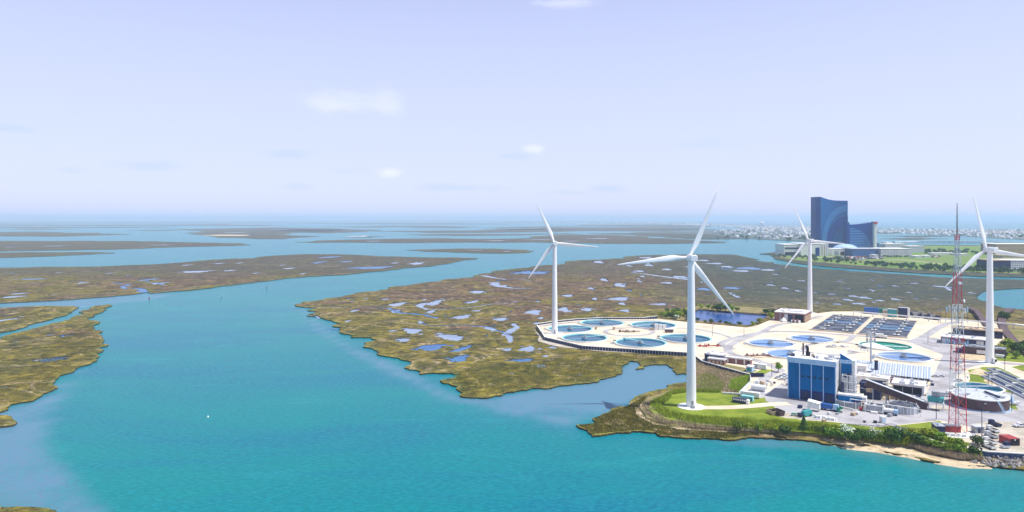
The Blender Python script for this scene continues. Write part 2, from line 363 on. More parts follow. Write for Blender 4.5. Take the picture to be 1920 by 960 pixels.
def tri_region(outer, holes, inner):
    vs = []; es = []
    for pl in [outer] + holes:
        n0 = len(vs); vs += [Vector(p) for p in pl]; es += [(n0 + i, n0 + (i + 1) % len(pl)) for i in range(len(pl))]
    vs += [Vector(p) for p in inner]
    r = delaunay_2d_cdt(vs, es, [], 0, 1e-4)
    V = np.array([(v[0], v[1]) for v in r[0]]); T = np.array([f for f in r[2] if len(f) == 3])
    c = V[T].mean(1); keep = pip(c, outer)
    for h in holes: keep &= ~pip(c, h)
    T = T[keep]
    a = V[T[:, 1]] - V[T[:, 0]]; b = V[T[:, 2]] - V[T[:, 0]]; s = a[:, 0] * b[:, 1] - a[:, 1] * b[:, 0] < 0
    T[s] = T[s][:, ::-1]
    return V, T
def land(name, outer, z, m, holes=(), side=None, depth=1.4, grow=0.0, step=0, und=0.0, kind='structure', attrs=True, edge_w=9):
    "a flat piece of ground with real edges, outline in world metres"
    holes = [np.array(h) for h in holes]; outer = np.array(outer); inner = []
    if step:
        y = max(outer[:, 1].min(), 40); y1 = outer[:, 1].max(); x0, x1 = outer[:, 0].min(), outer[:, 0].max()
        while y < y1:
            sp = step * max(y, 150); xs = np.arange(max(x0, -y * .9), min(x1, y * 1.0), sp)
            if len(xs): inner.append(np.stack([xs + rng.uniform(-.3, .3, len(xs)) * sp, np.full(len(xs), y) + rng.uniform(-.3, .3, len(xs)) * sp], 1))
            y += sp
        inner = np.concatenate(inner) if inner else []
        if len(inner): inner = inner[pip(inner, outer)]
    V, T = tri_region(outer, holes, inner)
    n = len(V); Z = np.full(n, z, float)
    ed = np.concatenate([T[:, [0, 1]], T[:, [1, 2]], T[:, [2, 0]]]); key = {}
    for a, b in ed: key[(int(a), int(b))] = 1
    bd = [(a, b) for a, b in key if (b, a) not in key]
    bv = set(i for e in bd for i in e)
    if und:
        k = np.array([i not in bv for i in range(n)]); q = rng.normal(0, und, n); Z[k] += np.abs(q[k])
    verts = [(V[i, 0], V[i, 1], Z[i]) for i in range(n)]; faces = [tuple(int(q) for q in t) for t in T]; mi = [0] * len(faces)
    if side:
        low = {}
        for a, b in bd:
            for i in (a, b):
                if i not in low: low[i] = len(verts); verts.append((V[i, 0], V[i, 1], z - depth))
            faces.append((b, a, low[a], low[b])); mi.append(1)
        if grow:     # slope the skirt outwards
            nv = {i: Vector((0, 0)) for i in low}
            for a, b in bd:
                d = Vector((V[b, 0] - V[a, 0], V[b, 1] - V[a, 1]))
                if d.length > 1e-6:
                    d.normalize(); q = Vector((d.y, -d.x)); nv[a] += q; nv[b] += q
            for i, li in low.items():
                q = nv[i].normalized() * grow if nv[i].length > 1e-4 else Vector((0, 0)); x, y, zz = verts[li]; verts[li] = (x + q.x, y + q.y, zz)
    me = bpy.data.meshes.new(name); me.from_pydata(verts, [], faces); me.materials.append(m)
    if side: me.materials.append(side); me.polygons.foreach_set('material_index', mi)
    if attrs:
        pts = np.array([(v[0], v[1]) for v in verts]); de = dist_poly(pts, outer)
        sc = np.maximum(edge_w * .5, .012 * pts[:, 1]); e = np.clip(1 - de / sc, 0, 1)
        px = CX + FOC * pts[:, 0] / pts[:, 1]; py = HY + FOC * CH / pts[:, 1]
        tn = np.clip((640 - py) / 130, 0, 1) * .62 + .16; tn = np.where(px < 300, tn * .45 + .15, tn)
        for bx, by, rx, ry, dv in TONE: tn += dv * np.exp(-((px - bx) / rx) ** 2 - ((py - by) / ry) ** 2)
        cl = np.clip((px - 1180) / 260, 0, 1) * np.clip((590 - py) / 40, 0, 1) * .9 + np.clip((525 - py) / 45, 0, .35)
        for nm, arr in (('edge', e), ('tone', tn), ('cool', np.clip(cl, 0, 1))):
            at = me.attributes.new(nm, 'FLOAT', 'POINT'); at.data.foreach_set('value', np.asarray(arr, dtype=np.float32))
    me.update(); o = link(name, me); props(o, kind=kind); return o
TONE = [(700, 600, 120, 30, -.25), (900, 690, 160, 30, -.2), (1000, 560, 120, 30, .15), (1250, 520, 120, 25, .1), (1100, 690, 90, 20, -.3), (60, 700, 150, 30, -.2)]
def blob(cx, cy, rx, ry, n=14, rough=.35, rot=0.0):
    R = random.Random(int(cx * 13 + cy * 7)); ph = [R.uniform(0, 6.28) for _ in range(5)]; pts = []
    for i in range(n):
        t = 2 * math.pi * i / n; r = 1 + rough * (.5 * math.sin(2 * t + ph[0]) + .35 * math.sin(3 * t + ph[1]) + .3 * math.sin(5 * t + ph[2]) + .25 * math.sin(7 * t + ph[3]))
        x, y = rx * r * math.cos(t), ry * r * math.sin(t); pts.append((cx + x * math.cos(rot) - y * math.sin(rot), cy + x * math.sin(rot) + y * math.cos(rot)))
    return pts
def ribbon(px, wid, z, unit=.004, amp=.12):
    "closed outline of a channel along a pixel polyline, widths in metres"
    c = frac(wpoly(px, z), amp, unit, closed=False); n = len(c); L_, R_ = [], []
    for i in range(n):
        d = c[min(i + 1, n - 1)] - c[max(i - 1, 0)]; d = d / (np.hypot(*d) + 1e-9); nn = np.array((-d[1], d[0]))
        t = i / (n - 1); wv = np.interp(t, np.linspace(0, 1, len(wid)), wid) / 2 * random.uniform(.8, 1.25)
        L_.append(c[i] + nn * wv); R_.append(c[i] - nn * wv)
    return np.array(L_ + R_[::-1])
# ------------------------------------------------------------------ the bay
def build_water():
    ys = [40.0]
    while ys[-1] < 60000: ys.append(ys[-1] + max(3.0, ys[-1] * .013))
    xs = np.sinh(np.linspace(-1, 1, 300) * 6.2) / np.sinh(6.2) * 45000; ys = np.array(ys)
    X, Y = np.meshgrid(xs, ys); nx, ny = len(xs), len(ys); pts = np.stack([X.ravel(), Y.ravel()], 1)
    me = bpy.data.meshes.new('water'); v = np.zeros((nx * ny, 3), np.float32); v[:, :2] = pts
    i = np.arange(nx * ny).reshape(ny, nx); f = np.stack([i[:-1, :-1], i[:-1, 1:], i[1:, 1:], i[1:, :-1]], -1).reshape(-1, 4)
    me.vertices.add(len(v)); me.vertices.foreach_set('co', v.ravel()); me.loops.add(f.size); me.loops.foreach_set('vertex_index', f.ravel().astype(np.int32))
    me.polygons.add(len(f)); me.polygons.foreach_set('loop_start', np.arange(0, f.size, 4, dtype=np.int32)); me.update(); me.validate()
    def field(zones):
        out = np.zeros(len(pts))
        for px, soft, val in zones:
            pl = np.array(wpoly(px, 0)); lo, hi = pl.min(0) - soft * 2, pl.max(0) + soft * 2
            k = np.nonzero(((pts > lo) & (pts < hi)).all(1))[0]
            if len(k) == 0: continue
            d = dist_poly(pts[k], pl); ins = pip(pts[k], pl); sd_ = np.where(ins, d, -d)
            t = np.clip((sd_ + soft) / (2 * soft), 0, 1); t = t * t * (3 - 2 * t) * val; out[k] = np.maximum(out[k], t)
        return out
    sh = field([([(-400, 700), (-10, 770), (60, 750), (105, 725), (150, 690), (120, 740), (88, 800), (95, 850), (140, 905), (200, 960), (230, 1010), (-400, 1010)], 9, .85),
                ([(-200, 700), (20, 770), (110, 715), (185, 640), (215, 590), (205, 640), (150, 720), (110, 800), (-200, 900)], 12, .4),
                ([(545, 566), (560, 566), (640, 640), (760, 690), (860, 745), (930, 745), (1110, 715), (1180, 676), (1290, 690), (1290, 720), (1190, 755), (1120, 785), (1060, 800), (960, 780), (840, 752), (700, 690), (590, 620)], 10, .7),
                ([(920, 746), (1060, 724), (1120, 712), (1165, 690), (1190, 672), (1290, 690), (1300, 725), (1230, 735), (1180, 757), (1130, 778), (1040, 765), (960, 760)], 9, 1.0),
                ([(700, 690), (880, 752), (1080, 770), (1110, 800), (1080, 830), (950, 800), (800, 760)], 22, .3),
                ([(0, 567), (150, 560), (250, 552), (330, 548), (300, 560), (160, 578), (100, 600), (40, 620), (0, 628)], 5, .55),
                ([(440, 560), (540, 548), (590, 600), (520, 690), (470, 640)], 40, .22),
                ([(1280, 822), (1500, 822), (1600, 836), (1500, 845), (1380, 838)], 6, .5)])
    sa = field([([(1470, 815), (1600, 830), (1700, 850), (1810, 873), (2100, 885), (2100, 905), (1800, 890), (1650, 862), (1500, 838)], 7, .75),
                ([(0, 920), (100, 965), (90, 1000), (-80, 1000), (-80, 900)], 4, .5)])
    for nm, arr in (('shallow', sh), ('sandy', sa)):
        at = me.attributes.new(nm, 'FLOAT', 'POINT'); at.data.foreach_set('value', arr.astype(np.float32))
    me.materials.append(M['water']); props(link('water', me), kind='structure')
build_water()

# ------------------------------------------------------------------ marsh islands
PN = [0]
def pond(pl, m, z=.30):
    PN[0] += 1; pl = np.array(pl)
    V, T = tri_region(pl, [], []); me = bpy.data.meshes.new('pond')
    me.from_pydata([(a, b, z + .003 * (PN[0] % 140)) for a, b in V], [], [tuple(int(q) for q in t) for t in T]); me.materials.append(m); me.update()
    props(link('pond', me), kind='structure')
def ponds(lst, z=.8):
    out = []
    for cx, cy, wd, h, kind, *rot in lst:
        r0 = random.Random(int(cx * 3 + cy)); c = P(cx, cy, z); D = c.y; sx = D / FOC; sy = D * D / FOC / (CH - z)
        rx, ry = wd / 2 * sx * .9, h / 2 * sy * .8
        pl = blob(0, 0, 1, 1, 20, .42); sl = rot[0] if rot else 0
        pl = [(c.x + rx * x, c.y + ry * y - sl * rx * x * sy / sx) for x, y in pl]
        pl = frac(pl, .34, .0020, minlen=.7); out.append(pl); pond(pl, M[kind])
        if wd >= 16 and h > 2.2:      # ragged pans breaking off round the edge
            for q in range(4):
                a = r0.uniform(0, 6.28); k = r0.uniform(.85, 1.35); s_ = r0.uniform(.12, .3); pc = (c.x + rx * k * math.cos(a), c.y + ry * k * math.sin(a) - sl * rx * k * math.cos(a) * sy / sx)
                p2 = frac(blob(pc[0], pc[1], rx * s_ * 1.3, ry * s_, 9, .4), .3, .0025, minlen=.8); out.append(p2); pond(p2, M[kind])
    return out
PA, BL, DK = 'pond_pale', 'pond_blue', 'pond_dark'
main_ponds = [(686, 559, 12, 3, PA), (722, 560, 26, 3, PA), (661, 564, 14, 2.5, PA), (744, 570, 44, 8, PA, -.05), (790, 571, 26, 10, PA), (815, 567, 34, 11, PA, -.1),
  (894, 547, 36, 6, PA, .05), (884, 566, 38, 5, PA, -.12), (664, 582, 20, 5, PA), (741, 583, 22, 7, PA, .15), (893, 582, 26, 3.5, PA), (808, 584, 22, 7, PA), (999, 585, 40, 9, PA),
  (866, 594, 44, 8, PA, -.05), (788, 604, 18, 6, PA, .3), (938, 598, 34, 7, PA), (773, 620, 46, 10, PA, .17), (845, 632, 70, 12, PA, .15), (756, 637, 36, 7, PA, .1),
  (808, 651, 64, 13, BL), (868, 653, 44, 8, BL, -.25), (862, 672, 38, 13, BL), (979, 675, 58, 6, BL, -.04), (990, 654, 38, 10, PA), (951, 655, 24, 6, PA), (919, 617, 30, 6, PA, .3),
  (1010, 686, 40, 6, PA), (1037, 651, 20, 5, PA), (652, 602, 12, 4, PA), (736, 620, 18, 3, PA), (820, 702, 1, 1, PA),
  (997, 511, 92, 6, BL), (1122, 491, 26, 5, PA), (1212, 483, 40, 3.5, PA), (1317, 488, 36, 3, PA), (1217, 497, 24, 4, PA), (1197, 508, 32, 3.5, PA), (1276, 519, 30, 6, PA, .1),
  (1205, 518, 12, 4, PA), (1199, 527, 14, 4, PA), (1132, 524, 20, 6, PA), (1162, 534, 26, 8, PA), (1250, 530, 32, 4, PA), (1107, 540, 18, 4, PA), (1064, 554, 30, 5, PA),
  (1160, 560, 52, 7, PA), (1166, 569, 18, 5, PA), (1100, 580, 28, 7, PA), (1057, 580, 28, 10, PA), (1115, 560, 14, 5, PA), (1234, 570, 44, 4, PA), (1171, 582, 28, 5, PA),
  (1378, 554, 18, 7, PA, -.4), (1320, 542, 32, 6, BL), (1372, 540, 42, 4, BL), (1362, 500, 30, 3, PA), (1405, 503, 60, 5, BL), (1440, 506, 34, 3, PA), (1390, 508, 40, 3, PA),
  (1340, 494, 40, 2.5, PA), (1299, 500, 34, 3, PA), (1250, 505, 24, 3, PA), (1180, 498, 18, 3, PA),
  (1454, 514, 18, 2.5, PA), (1503, 526, 26, 2.5, PA), (1446, 534, 22, 4, PA), (1473, 540, 20, 4, PA), (1497, 545, 16, 4, PA), (1530, 548, 14, 3, PA), (1560, 551, 22, 3, PA), (1632, 543, 22, 4, PA, -.3),
  (1679, 536, 16, 3, PA), (1714, 531, 22, 2.5, PA), (1766, 537, 30, 5, PA, .1), (1718, 528, 16, 2, PA, -.3), (1600, 555, 24, 4, PA), (1622, 558, 30, 5, PA), (1590, 562, 26, 5, PA), (1650, 563, 26, 3, PA),
  (1680, 561, 22, 4, PA), (1570, 570, 24, 3, PA), (1610, 569, 34, 4, PA), (1705, 548, 14, 2, PA), (1575, 527, 20, 2, PA), (1800, 530, 18, 2, PA), (1822, 549, 14, 3, PA), (1755, 560, 9, 3, PA),
  (1005, 606, 14, 5, PA), (1014, 596, 16, 4, PA), (1120, 596, 30, 4, PA), (1023, 667, 16, 4, PA), (946, 536, 14, 4, PA), (1086, 702, 22, 2.5, PA), (960, 700, 16, 3, PA), (1190, 787, 16, 4, PA), (1160, 798, 9, 2, PA)]
creeks = [([(565, 572.6), (620, 573), (690, 575), (725, 577), (745, 586), (775, 588), (800, 590), (822, 597)], [2, 2.5, 4, 7, 4]),
  ([(786, 573), (800, 580), (850, 578), (900, 574), (945, 568), (970, 564)], [6, 4, 3]), ([(791, 606), (812, 611), (864, 609), (890, 611), (915, 613), (931, 620), (950, 626)], [2, 3, 5, 3]),
  ([(903, 516.5), (922, 519.5), (948, 524), (980, 524), (1000, 526)], [14, 7, 4]), ([(925, 529), (937, 537), (960, 540), (1000, 541)], [16, 14, 5]),
  ([(965, 606), (958, 618), (948, 626), (957, 636), (955, 642)], [5, 8, 4]), ([(1180, 510), (1230, 517), (1275, 522), (1300, 525)], [5, 10, 14]),
  ([(1765, 536), (1778, 540), (1786, 545)], [6, 8, 5]), ([(1100, 545), (1150, 537), (1180, 530), (1240, 527)], [3, 4, 3]), ([(580, 590), (600, 596), (622, 598)], [5, 3, 1.5]), ([(620, 614), (645, 618)], [4, 1.5])]
M1 = [(553, 571), (600, 562), (660, 552), (720, 543), (780, 532), (840, 523), (890, 519), (900, 515), (925, 511), (960, 504), (1000, 499), (1060, 492), (1110, 487), (1150, 484.5), (1170, 484.5), (1173, 481.5),
  (1200, 479), (1260, 477.5), (1320, 476.8), (1370, 477), (1400, 483), (1420, 489), (1455, 495), (1500, 500), (1560, 505), (1640, 511), (1720, 516), (1800, 521), (1870, 523.5), (1920, 524.5), (2400, 530),
  (2400, 900), (1920, 880), (1850, 874), (1800, 871), (1767, 866), (1700, 853), (1640, 842), (1580, 836), (1541, 831), (1500, 824), (1430, 820), (1400, 820), (1360, 824), (1300, 821), (1240, 817), (1228, 810), (1200, 808), (1150, 812), (1110, 817),
  (1103, 810), (1083, 799), (1080, 796), (1118, 793), (1112, 783), (1140, 773), (1178, 760), (1183, 750), (1215, 735), (1250, 722), (1283, 717), (1300, 708), (1292, 700), (1267, 701), (1262, 692), (1250, 683), (1225, 683), (1208, 690), (1192, 692), (1199, 687),
  (1200, 677), (1178, 677), (1167, 695), (1142, 707), (1117, 716), (1085, 719), (1060, 722), (1000, 727), (948, 736), (919, 744), (890, 745), (863, 742), (858, 731), (843, 719), (825, 713), (840, 710), (863, 702), (820, 699), (788, 701), (782, 694), (760, 690),
  (773, 678), (750, 672), (721, 667), (709, 658), (683, 648), (683, 642), (706, 637), (697, 633), (657, 632), (640, 624), (636, 617), (623, 611), (640, 607), (607, 598), (575, 592), (595, 585), (576, 582), (596, 578), (569, 575)]
lagoon = frac(wpoly([(1835, 553), (1842, 547), (1870, 543), (1900, 541), (2100, 540), (2100, 583), (1940, 582), (1880, 577), (1850, 568), (1836, 562)], .8), .1, .003)
plant_pond = frac(wpoly([(1286, 592), (1292, 584), (1310, 580), (1345, 582), (1370, 585), (1440, 590), (1432, 597), (1415, 605), (1400, 609.5), (1340, 604), (1290, 599.5)], .8), .06, .003)
hp = ponds(main_ponds)
for pxl, wd in creeks:
    pl = ribbon(pxl, wd, .8); hp.append(pl); pond(pl, M[PA] if random.random() < .6 else M[BL], .2)
# dozens of further small pans, found as one goes over the marsh
extra = []
Rx = random.Random(11)
for _ in range(150):
    x = Rx.uniform(640, 1820); y = Rx.uniform(488, 690)
    if (x > 990 and y > 590) or y > 735 or (x < 900 and y < 545) or (y > 585 and x > 990) or x - 600 < (y - 560) * 2.2: continue
    if x < 1000 and y < 560 and Rx.random() < .5: continue
    extra.append((x, y, Rx.uniform(5, 16), Rx.uniform(1.6, 3.6), PA if Rx.random() < .8 else BL, Rx.uniform(-.2, .2)))
o1 = frac(wpoly(M1, .8), .19, .0026, minlen=1.0)
c_ex = np.array([P(e[0], e[1], .8)[:2] for e in extra]); ok = pip(c_ex, o1) & (dist_poly(c_ex, o1) > 14)
for h in hp: ok &= dist_poly(c_ex, h) > 6
hp += ponds([e for e, k in zip(extra, ok) if k])
land('marsh', o1, .8, M['marsh'], hp + [lagoon, plant_pond], M['mud'], 1.4, 0, step=.011, und=.12)
pond(plant_pond, M['pond_dark'], .1)
# left-hand marshes
M2 = [(-340, 506), (0, 502), (160, 500), (240, 497), (312, 494), (362, 490), (437, 485), (480, 484), (517, 479), (567, 476.5), (630, 476.5), (705, 480), (780, 482), (855, 482.5), (897, 484), (890, 486), (865, 487.5), (842, 494), (805, 499), (755, 502.5), (700, 509),
  (640, 515), (580, 518), (565, 519.5), (540, 521), (512, 525), (480, 528.5), (437, 534), (375, 542), (325, 546), (285, 549.5), (276, 543), (262, 542), (268, 549), (247, 552), (212, 555), (150, 559.5), (75, 564.5), (0, 568), (-400, 576)]
h2 = ponds([(367, 509, 72, 4.5, PA), (430, 507, 26, 3, PA), (25, 556, 48, 5, PA), (36, 550, 34, 4, PA), (102, 552, 10, 4, PA), (278, 524, 26, 5, BL), (300, 531, 24, 5, PA), (697, 501.5, 92, 5, BL), (781, 494, 34, 4.5, PA), (542, 503, 22, 3, PA), (597, 492, 22, 4, BL),
  (530, 497, 12, 2, PA), (650, 490, 30, 2.5, BL), (620, 482, 44, 3, BL), (740, 493, 20, 2, PA), (205, 512, 14, 2, PA), (110, 511, 10, 2, PA), (155, 530, 20, 3, PA), (60, 523, 60, 2.5, BL), (480, 512, 14, 2, PA), (568, 513, 12, 2.5, PA), (410, 494, 18, 2, PA), (350, 497, 20, 2, PA), (450, 493, 12, 2, PA)])
for pxl, wd in [([(272, 548), (268, 543), (250, 540), (240, 542), (230, 538), (242, 534), (225, 531), (210, 529)], [12, 8, 4]), ([(268, 543), (262, 541), (245, 540)], [6, 3]), ([(148, 530), (156, 527), (168, 526)], [4, 2]), ([(240, 516), (252, 518)], [4, 2]), ([(0, 511), (25, 512), (48, 512)], [5, 3]), ([(275, 527), (290, 530), (305, 534)], [4, 6])]:
    pl = ribbon(pxl, wd, .8); h2.append(pl); pond(pl, M[BL], .2)
land('marsh', frac(wpoly(M2, .8), .13, .003), .8, M['marsh'], h2, M['mud'], 1.4, 0, step=.013, und=.12)
L1 = [(-300, 578), (0, 577), (60, 574), (138, 573.5), (148, 575.5), (135, 585), (100, 597), (50, 612), (15, 621), (-40, 634), (-300, 670)]
h3 = ponds([(8, 600, 22, 6, PA), (30, 597, 22, 5, PA), (42, 592, 12, 4, PA), (14, 592, 14, 3, PA), (60, 590, 10, 2, PA)])
land('marsh', frac(wpoly(L1, .8), .1, .003), .8, M['marsh'], h3, M['mud'], 1.4, 0, step=.013, und=.12)
L2 = [(-300, 690), (-40, 642), (20, 627), (60, 616), (110, 604), (150, 590), (168, 577), (178, 573), (205, 570.5), (209, 573), (200, 580), (177, 593), (171, 600), (176, 612), (187, 628), (191, 640), (188, 652), (183, 662), (178, 672), (165, 683), (141, 692), (118, 702), (104, 714),
  (102, 722), (90, 735), (78, 741), (62, 751), (40, 754), (21, 758), (15, 767), (0, 772), (-300, 800)]
h4 = ponds([(96, 627, 16, 4, PA), (127, 628, 17, 8, BL), (98, 673, 58, 11, BL), (72, 674, 20, 5, PA), (8, 725, 18, 4, PA), (30, 640, 18, 2.5, PA)])
pl = ribbon([(188, 649), (160, 650), (120, 651), (78, 651)], [3, 2, 1.2], .8); h4.append(pl); pond(pl, M[PA], .2)
pl = ribbon([(103, 707), (85, 708)], [2, 1], .8); h4.append(pl)
land('marsh', frac(wpoly(L2, .8), .16, .0028, minlen=.8), .8, M['marsh'], h4, M['mud'], 1.4, 0, step=.012, und=.12)
land('marsh', frac(wpoly([(-200, 775), (0, 778), (14, 778), (22, 781), (31, 789), (27, 796), (8, 799), (-200, 806)], .8), .12, .0028, minlen=.8), .8, M['marsh'], [], M['mud'], 1.4, 0, step=.012, und=.12)
land('marsh', frac(wpoly([(-300, 935), (-10, 944), (12, 951), (60, 950), (100, 956), (110, 966), (80, 1000), (-300, 1000)], .8), .12, .0028, minlen=.8), .8, M['marsh'], [], M['mud'], 1.4, 0, step=.012, und=.12)
# far marshes and strips
far = [[(-400, 452), (0, 451.5), (150, 451.5), (300, 452.5), (400, 455), (472, 459), (440, 460.5), (300, 464), (215, 467.5), (130, 469), (0, 471), (-400, 474)],
  [(-400, 476), (0, 473.5), (90, 473), (170, 472.5), (216, 474), (170, 476.5), (100, 480), (0, 483), (-400, 488)],
  [(-400, 434), (0, 435), (60, 434), (120, 436), (190, 438), (243, 439), (190, 441), (110, 443.5), (0, 443), (-400, 444)],
  [(300, 430.5), (360, 429.5), (420, 428), (520, 426), (640, 428.5), (700, 431), (690, 434), (610, 437), (560, 436), (545, 441), (600, 443), (540, 448), (480, 448), (400, 443), (345, 437), (380, 433)],
  [(552, 454), (600, 451), (680, 449), (740, 447.5), (830, 446.5), (900, 448), (960, 447.5), (1000, 443), (1040, 440), (1100, 440), (1160, 441), (1220, 446), (1290, 449), (1350, 453), (1362, 455), (1300, 456), (1230, 457), (1100, 456), (1000, 454), (860, 454.5), (700, 455), (590, 455)],
  [(762, 469), (820, 467), (860, 466), (930, 466), (985, 468.3), (1000, 471), (980, 474), (930, 475), (840, 472)],
  [(700, 434), (800, 432.5), (900, 432), (960, 429), (1040, 427), (1200, 426), (1330, 427), (1350, 431), (1250, 434), (1100, 433), (1000, 435), (900, 436.5), (800, 436.5)],
  [(1100, 437.5), (1200, 437), (1330, 437.5), (1430, 439), (1440, 444), (1420, 448), (1330, 449), (1250, 444), (1180, 440)],
  [(1100, 421.5), (1200, 421.5), (1300, 422.5), (1360, 424), (1330, 426), (1200, 425), (1120, 424)],
  [(700, 423.5), (760, 423), (830, 423.5), (900, 425), (870, 427.5), (780, 427)], [(0, 420.5), (250, 421), (420, 420), (560, 422), (500, 423.3), (300, 423.5), (0, 423)],
  [(480, 433), (560, 431), (640, 431), (600, 433.5)],
  [(-300, 416.8), (0, 416.6), (300, 416.3), (480, 416.5), (640, 417.5), (560, 418.6), (200, 418.8), (-300, 418.6)], [(560, 418.8), (700, 417.8), (860, 418.2), (980, 419.8), (900, 420.8), (700, 420.6)],
  [(-500, 413.9), (200, 413.6), (700, 413.7), (1300, 414.2), (1100, 415), (500, 415.2), (-500, 415)], [(880, 427.6), (960, 425.5), (1080, 424.4), (1150, 425), (1000, 427), (940, 428.4)],
  [(-200, 425.6), (60, 425), (260, 425.3), (330, 426.4), (120, 427.4), (-200, 427.3)], [(240, 431.5), (300, 431), (330, 432.2), (270, 433)], [(600, 425), (690, 424.4), (760, 425.6), (680, 426.6)], [(480, 414.9), (900, 414.7), (1180, 415.3), (1000, 416.1), (700, 416)], [(760, 440), (860, 438.6), (960, 438.8), (1060, 437.4), (1090, 438.6), (980, 441), (860, 442)], [(640, 444), (720, 442.8), (700, 445)],
  [(930, 429.8), (1000, 429.3), (1100, 429), (1040, 430.6), (960, 430.9)], [(0, 429.3), (90, 428.8), (150, 429.8), (60, 430.6)], [(1560, 436), (1640, 434.5), (1740, 436.5), (1660, 438)], [(1640, 442), (1740, 440.5), (1800, 443), (1720, 445)], [(1650, 447.5), (1700, 446), (1780, 447.5), (1700, 449.5)]]
for k, pxl in enumerate(far):
    hh = []
    if k == 4: hh = ponds([(700, 452, 40, 1.2, PA), (930, 451, 50, 1.2, PA), (1010, 449, 80, 1.0, PA), (1120, 447, 60, 1.2, PA), (1070, 452, 50, 1, PA)])
    if k == 0: hh = ponds([(100, 461, 60, 1.2, PA), (300, 459, 60, 1.2, PA), (20, 463, 30, 1.2, PA)])
    if k == 5: hh = ponds([(890, 469, 50, 1, PA), (950, 471, 26, 1.2, PA)])
    if k == 3: hh = ponds([(440, 436, 60, 1, PA), (520, 431, 50, .8, PA), (560, 440.5, 20, .8, PA)])
    land('marsh', frac(wpoly(pxl, .8), .15, .005), .8, M['marsh'], hh, M['mud'], 1.4, 0, step=.018)
land('sand_bar', frac(wpoly([(378, 441), (420, 439.8), (470, 440.3), (450, 442.4), (400, 442.3)], 1), .1, .005), 1.0, M['sand'], [], M['sand'], 1.4, attrs=False)
land('sand_bar', frac(wpoly([(644, 443.5), (690, 442.2), (686, 444.6)], .4), .1, .005), .5, M['far_road'], [], M['sand'], 1.4, attrs=False)
# hotel shore, town island, far barrier islands
HS = [(1424, 476), (1445, 477.5), (1455, 486), (1480, 491), (1520, 496.5), (1560, 500.5), (1640, 506.5), (1720, 511.5), (1800, 516), (1860, 518.5), (1920, 519.5), (2400, 524), (2400, 462), (1900, 460), (1740, 459), (1640, 459), (1560, 460), (1480, 464), (1466, 472), (1440, 474.3)]
land('far_shore', frac(wpoly(HS, 1.2), .06, .003), 1.2, M['marsh'], [], M['mud'], 1.8, 0, step=.012, und=.1)
FL = [(1450, 477), (1475, 484), (1500, 488), (1560, 493), (1640, 500), (1720, 505), (1800, 509), (1900, 512), (2300, 516), (2300, 463), (1740, 460.5), (1560, 462), (1490, 466), (1470, 475)]
land('hotel_grounds', frac(wpoly(FL, 2), .05, .003), 2.0, M['lawn_far'] if 'lawn_far' in M else M['rough_grass'], [], M['rough_grass'], 1.2, 3, attrs=False)
T1 = [(1180, 436), (1340, 440), (1372, 445), (1430, 449), (1480, 451), (1540, 454), (1620, 456), (1640, 450), (1580, 440), (1640, 434), (1720, 437), (1800, 441), (1860, 446), (1920, 449), (2400, 452), (2400, 431), (1900, 430), (1700, 429), (1600, 427), (1500, 424), (1400, 421.5), (1300, 418.4), (960, 416.6), (940, 417.8), (1100, 418.9), (1250, 421), (1360, 424.5), (1400, 430), (1330, 433)]
land('town_ground', frac(wpoly(T1, 1.6), .04, .004), 1.6, M['town'], [], M['mud'], 2, attrs=False)
land('barrier_island', frac(wpoly([(1800, 435.6), (1880, 434.6), (2400, 434), (2400, 436.5), (1900, 436.4)], 2), .05, .004), 2.0, M['sand'], [], M['sand'], 3, attrs=False)
land('far_coast', frac([(-30000, 34000), (4000, 36000), (12000, 40000), (12000, 41500), (-30000, 41500)], .05, .02), 6, M['far_wood'], [], M['far_wood'], 7, attrs=False)

# ------------------------------------------------------------------ the plant's ground
ZS = 3.0
SITE = [(1007, 610), (1022, 632), (1093, 648.5), (1190, 655), (1287, 661), (1303, 667), (1317, 678), (1360, 690), (1406, 703), (1408, 721), (1386, 739), (1353, 738), (1290, 737), (1255, 742), (1230, 752), (1216, 765), (1240, 782), (1300, 793), (1400, 801), (1500, 808), (1600, 815), (1680, 819), (1740, 822), (1760, 828), (1800, 837), (1850, 846), (1900, 849), (1920, 850), (2400, 862), (2400, 640), (1990, 615), (1880, 604), (1850, 602), (1800, 600), (1760, 597), (1660, 588), (1610, 584), (1560, 584), (1530, 588), (1456, 590), (1447, 599), (1420, 610), (1400, 614), (1290, 604), (1232, 598), (1205, 598.5), (1130, 598.5), (1080, 601), (1040, 605)]
site = wpoly(SITE, ZS)
land('site_ground', site, ZS, M['concrete'], [], M['rough_grass'], 2.4, 1.2, attrs=False)
LY = [0]
def sheet(name, px, m, rough=0, z=None, holes=()):
    LY[0] += 1; zz = ZS + .006 * LY[0] if z is None else z
    pl = wpoly(px, zz); pl = frac(pl, rough, .003, minlen=1.5) if rough else np.array(pl)
    return land(name, pl, zz, m, holes, attrs=False)
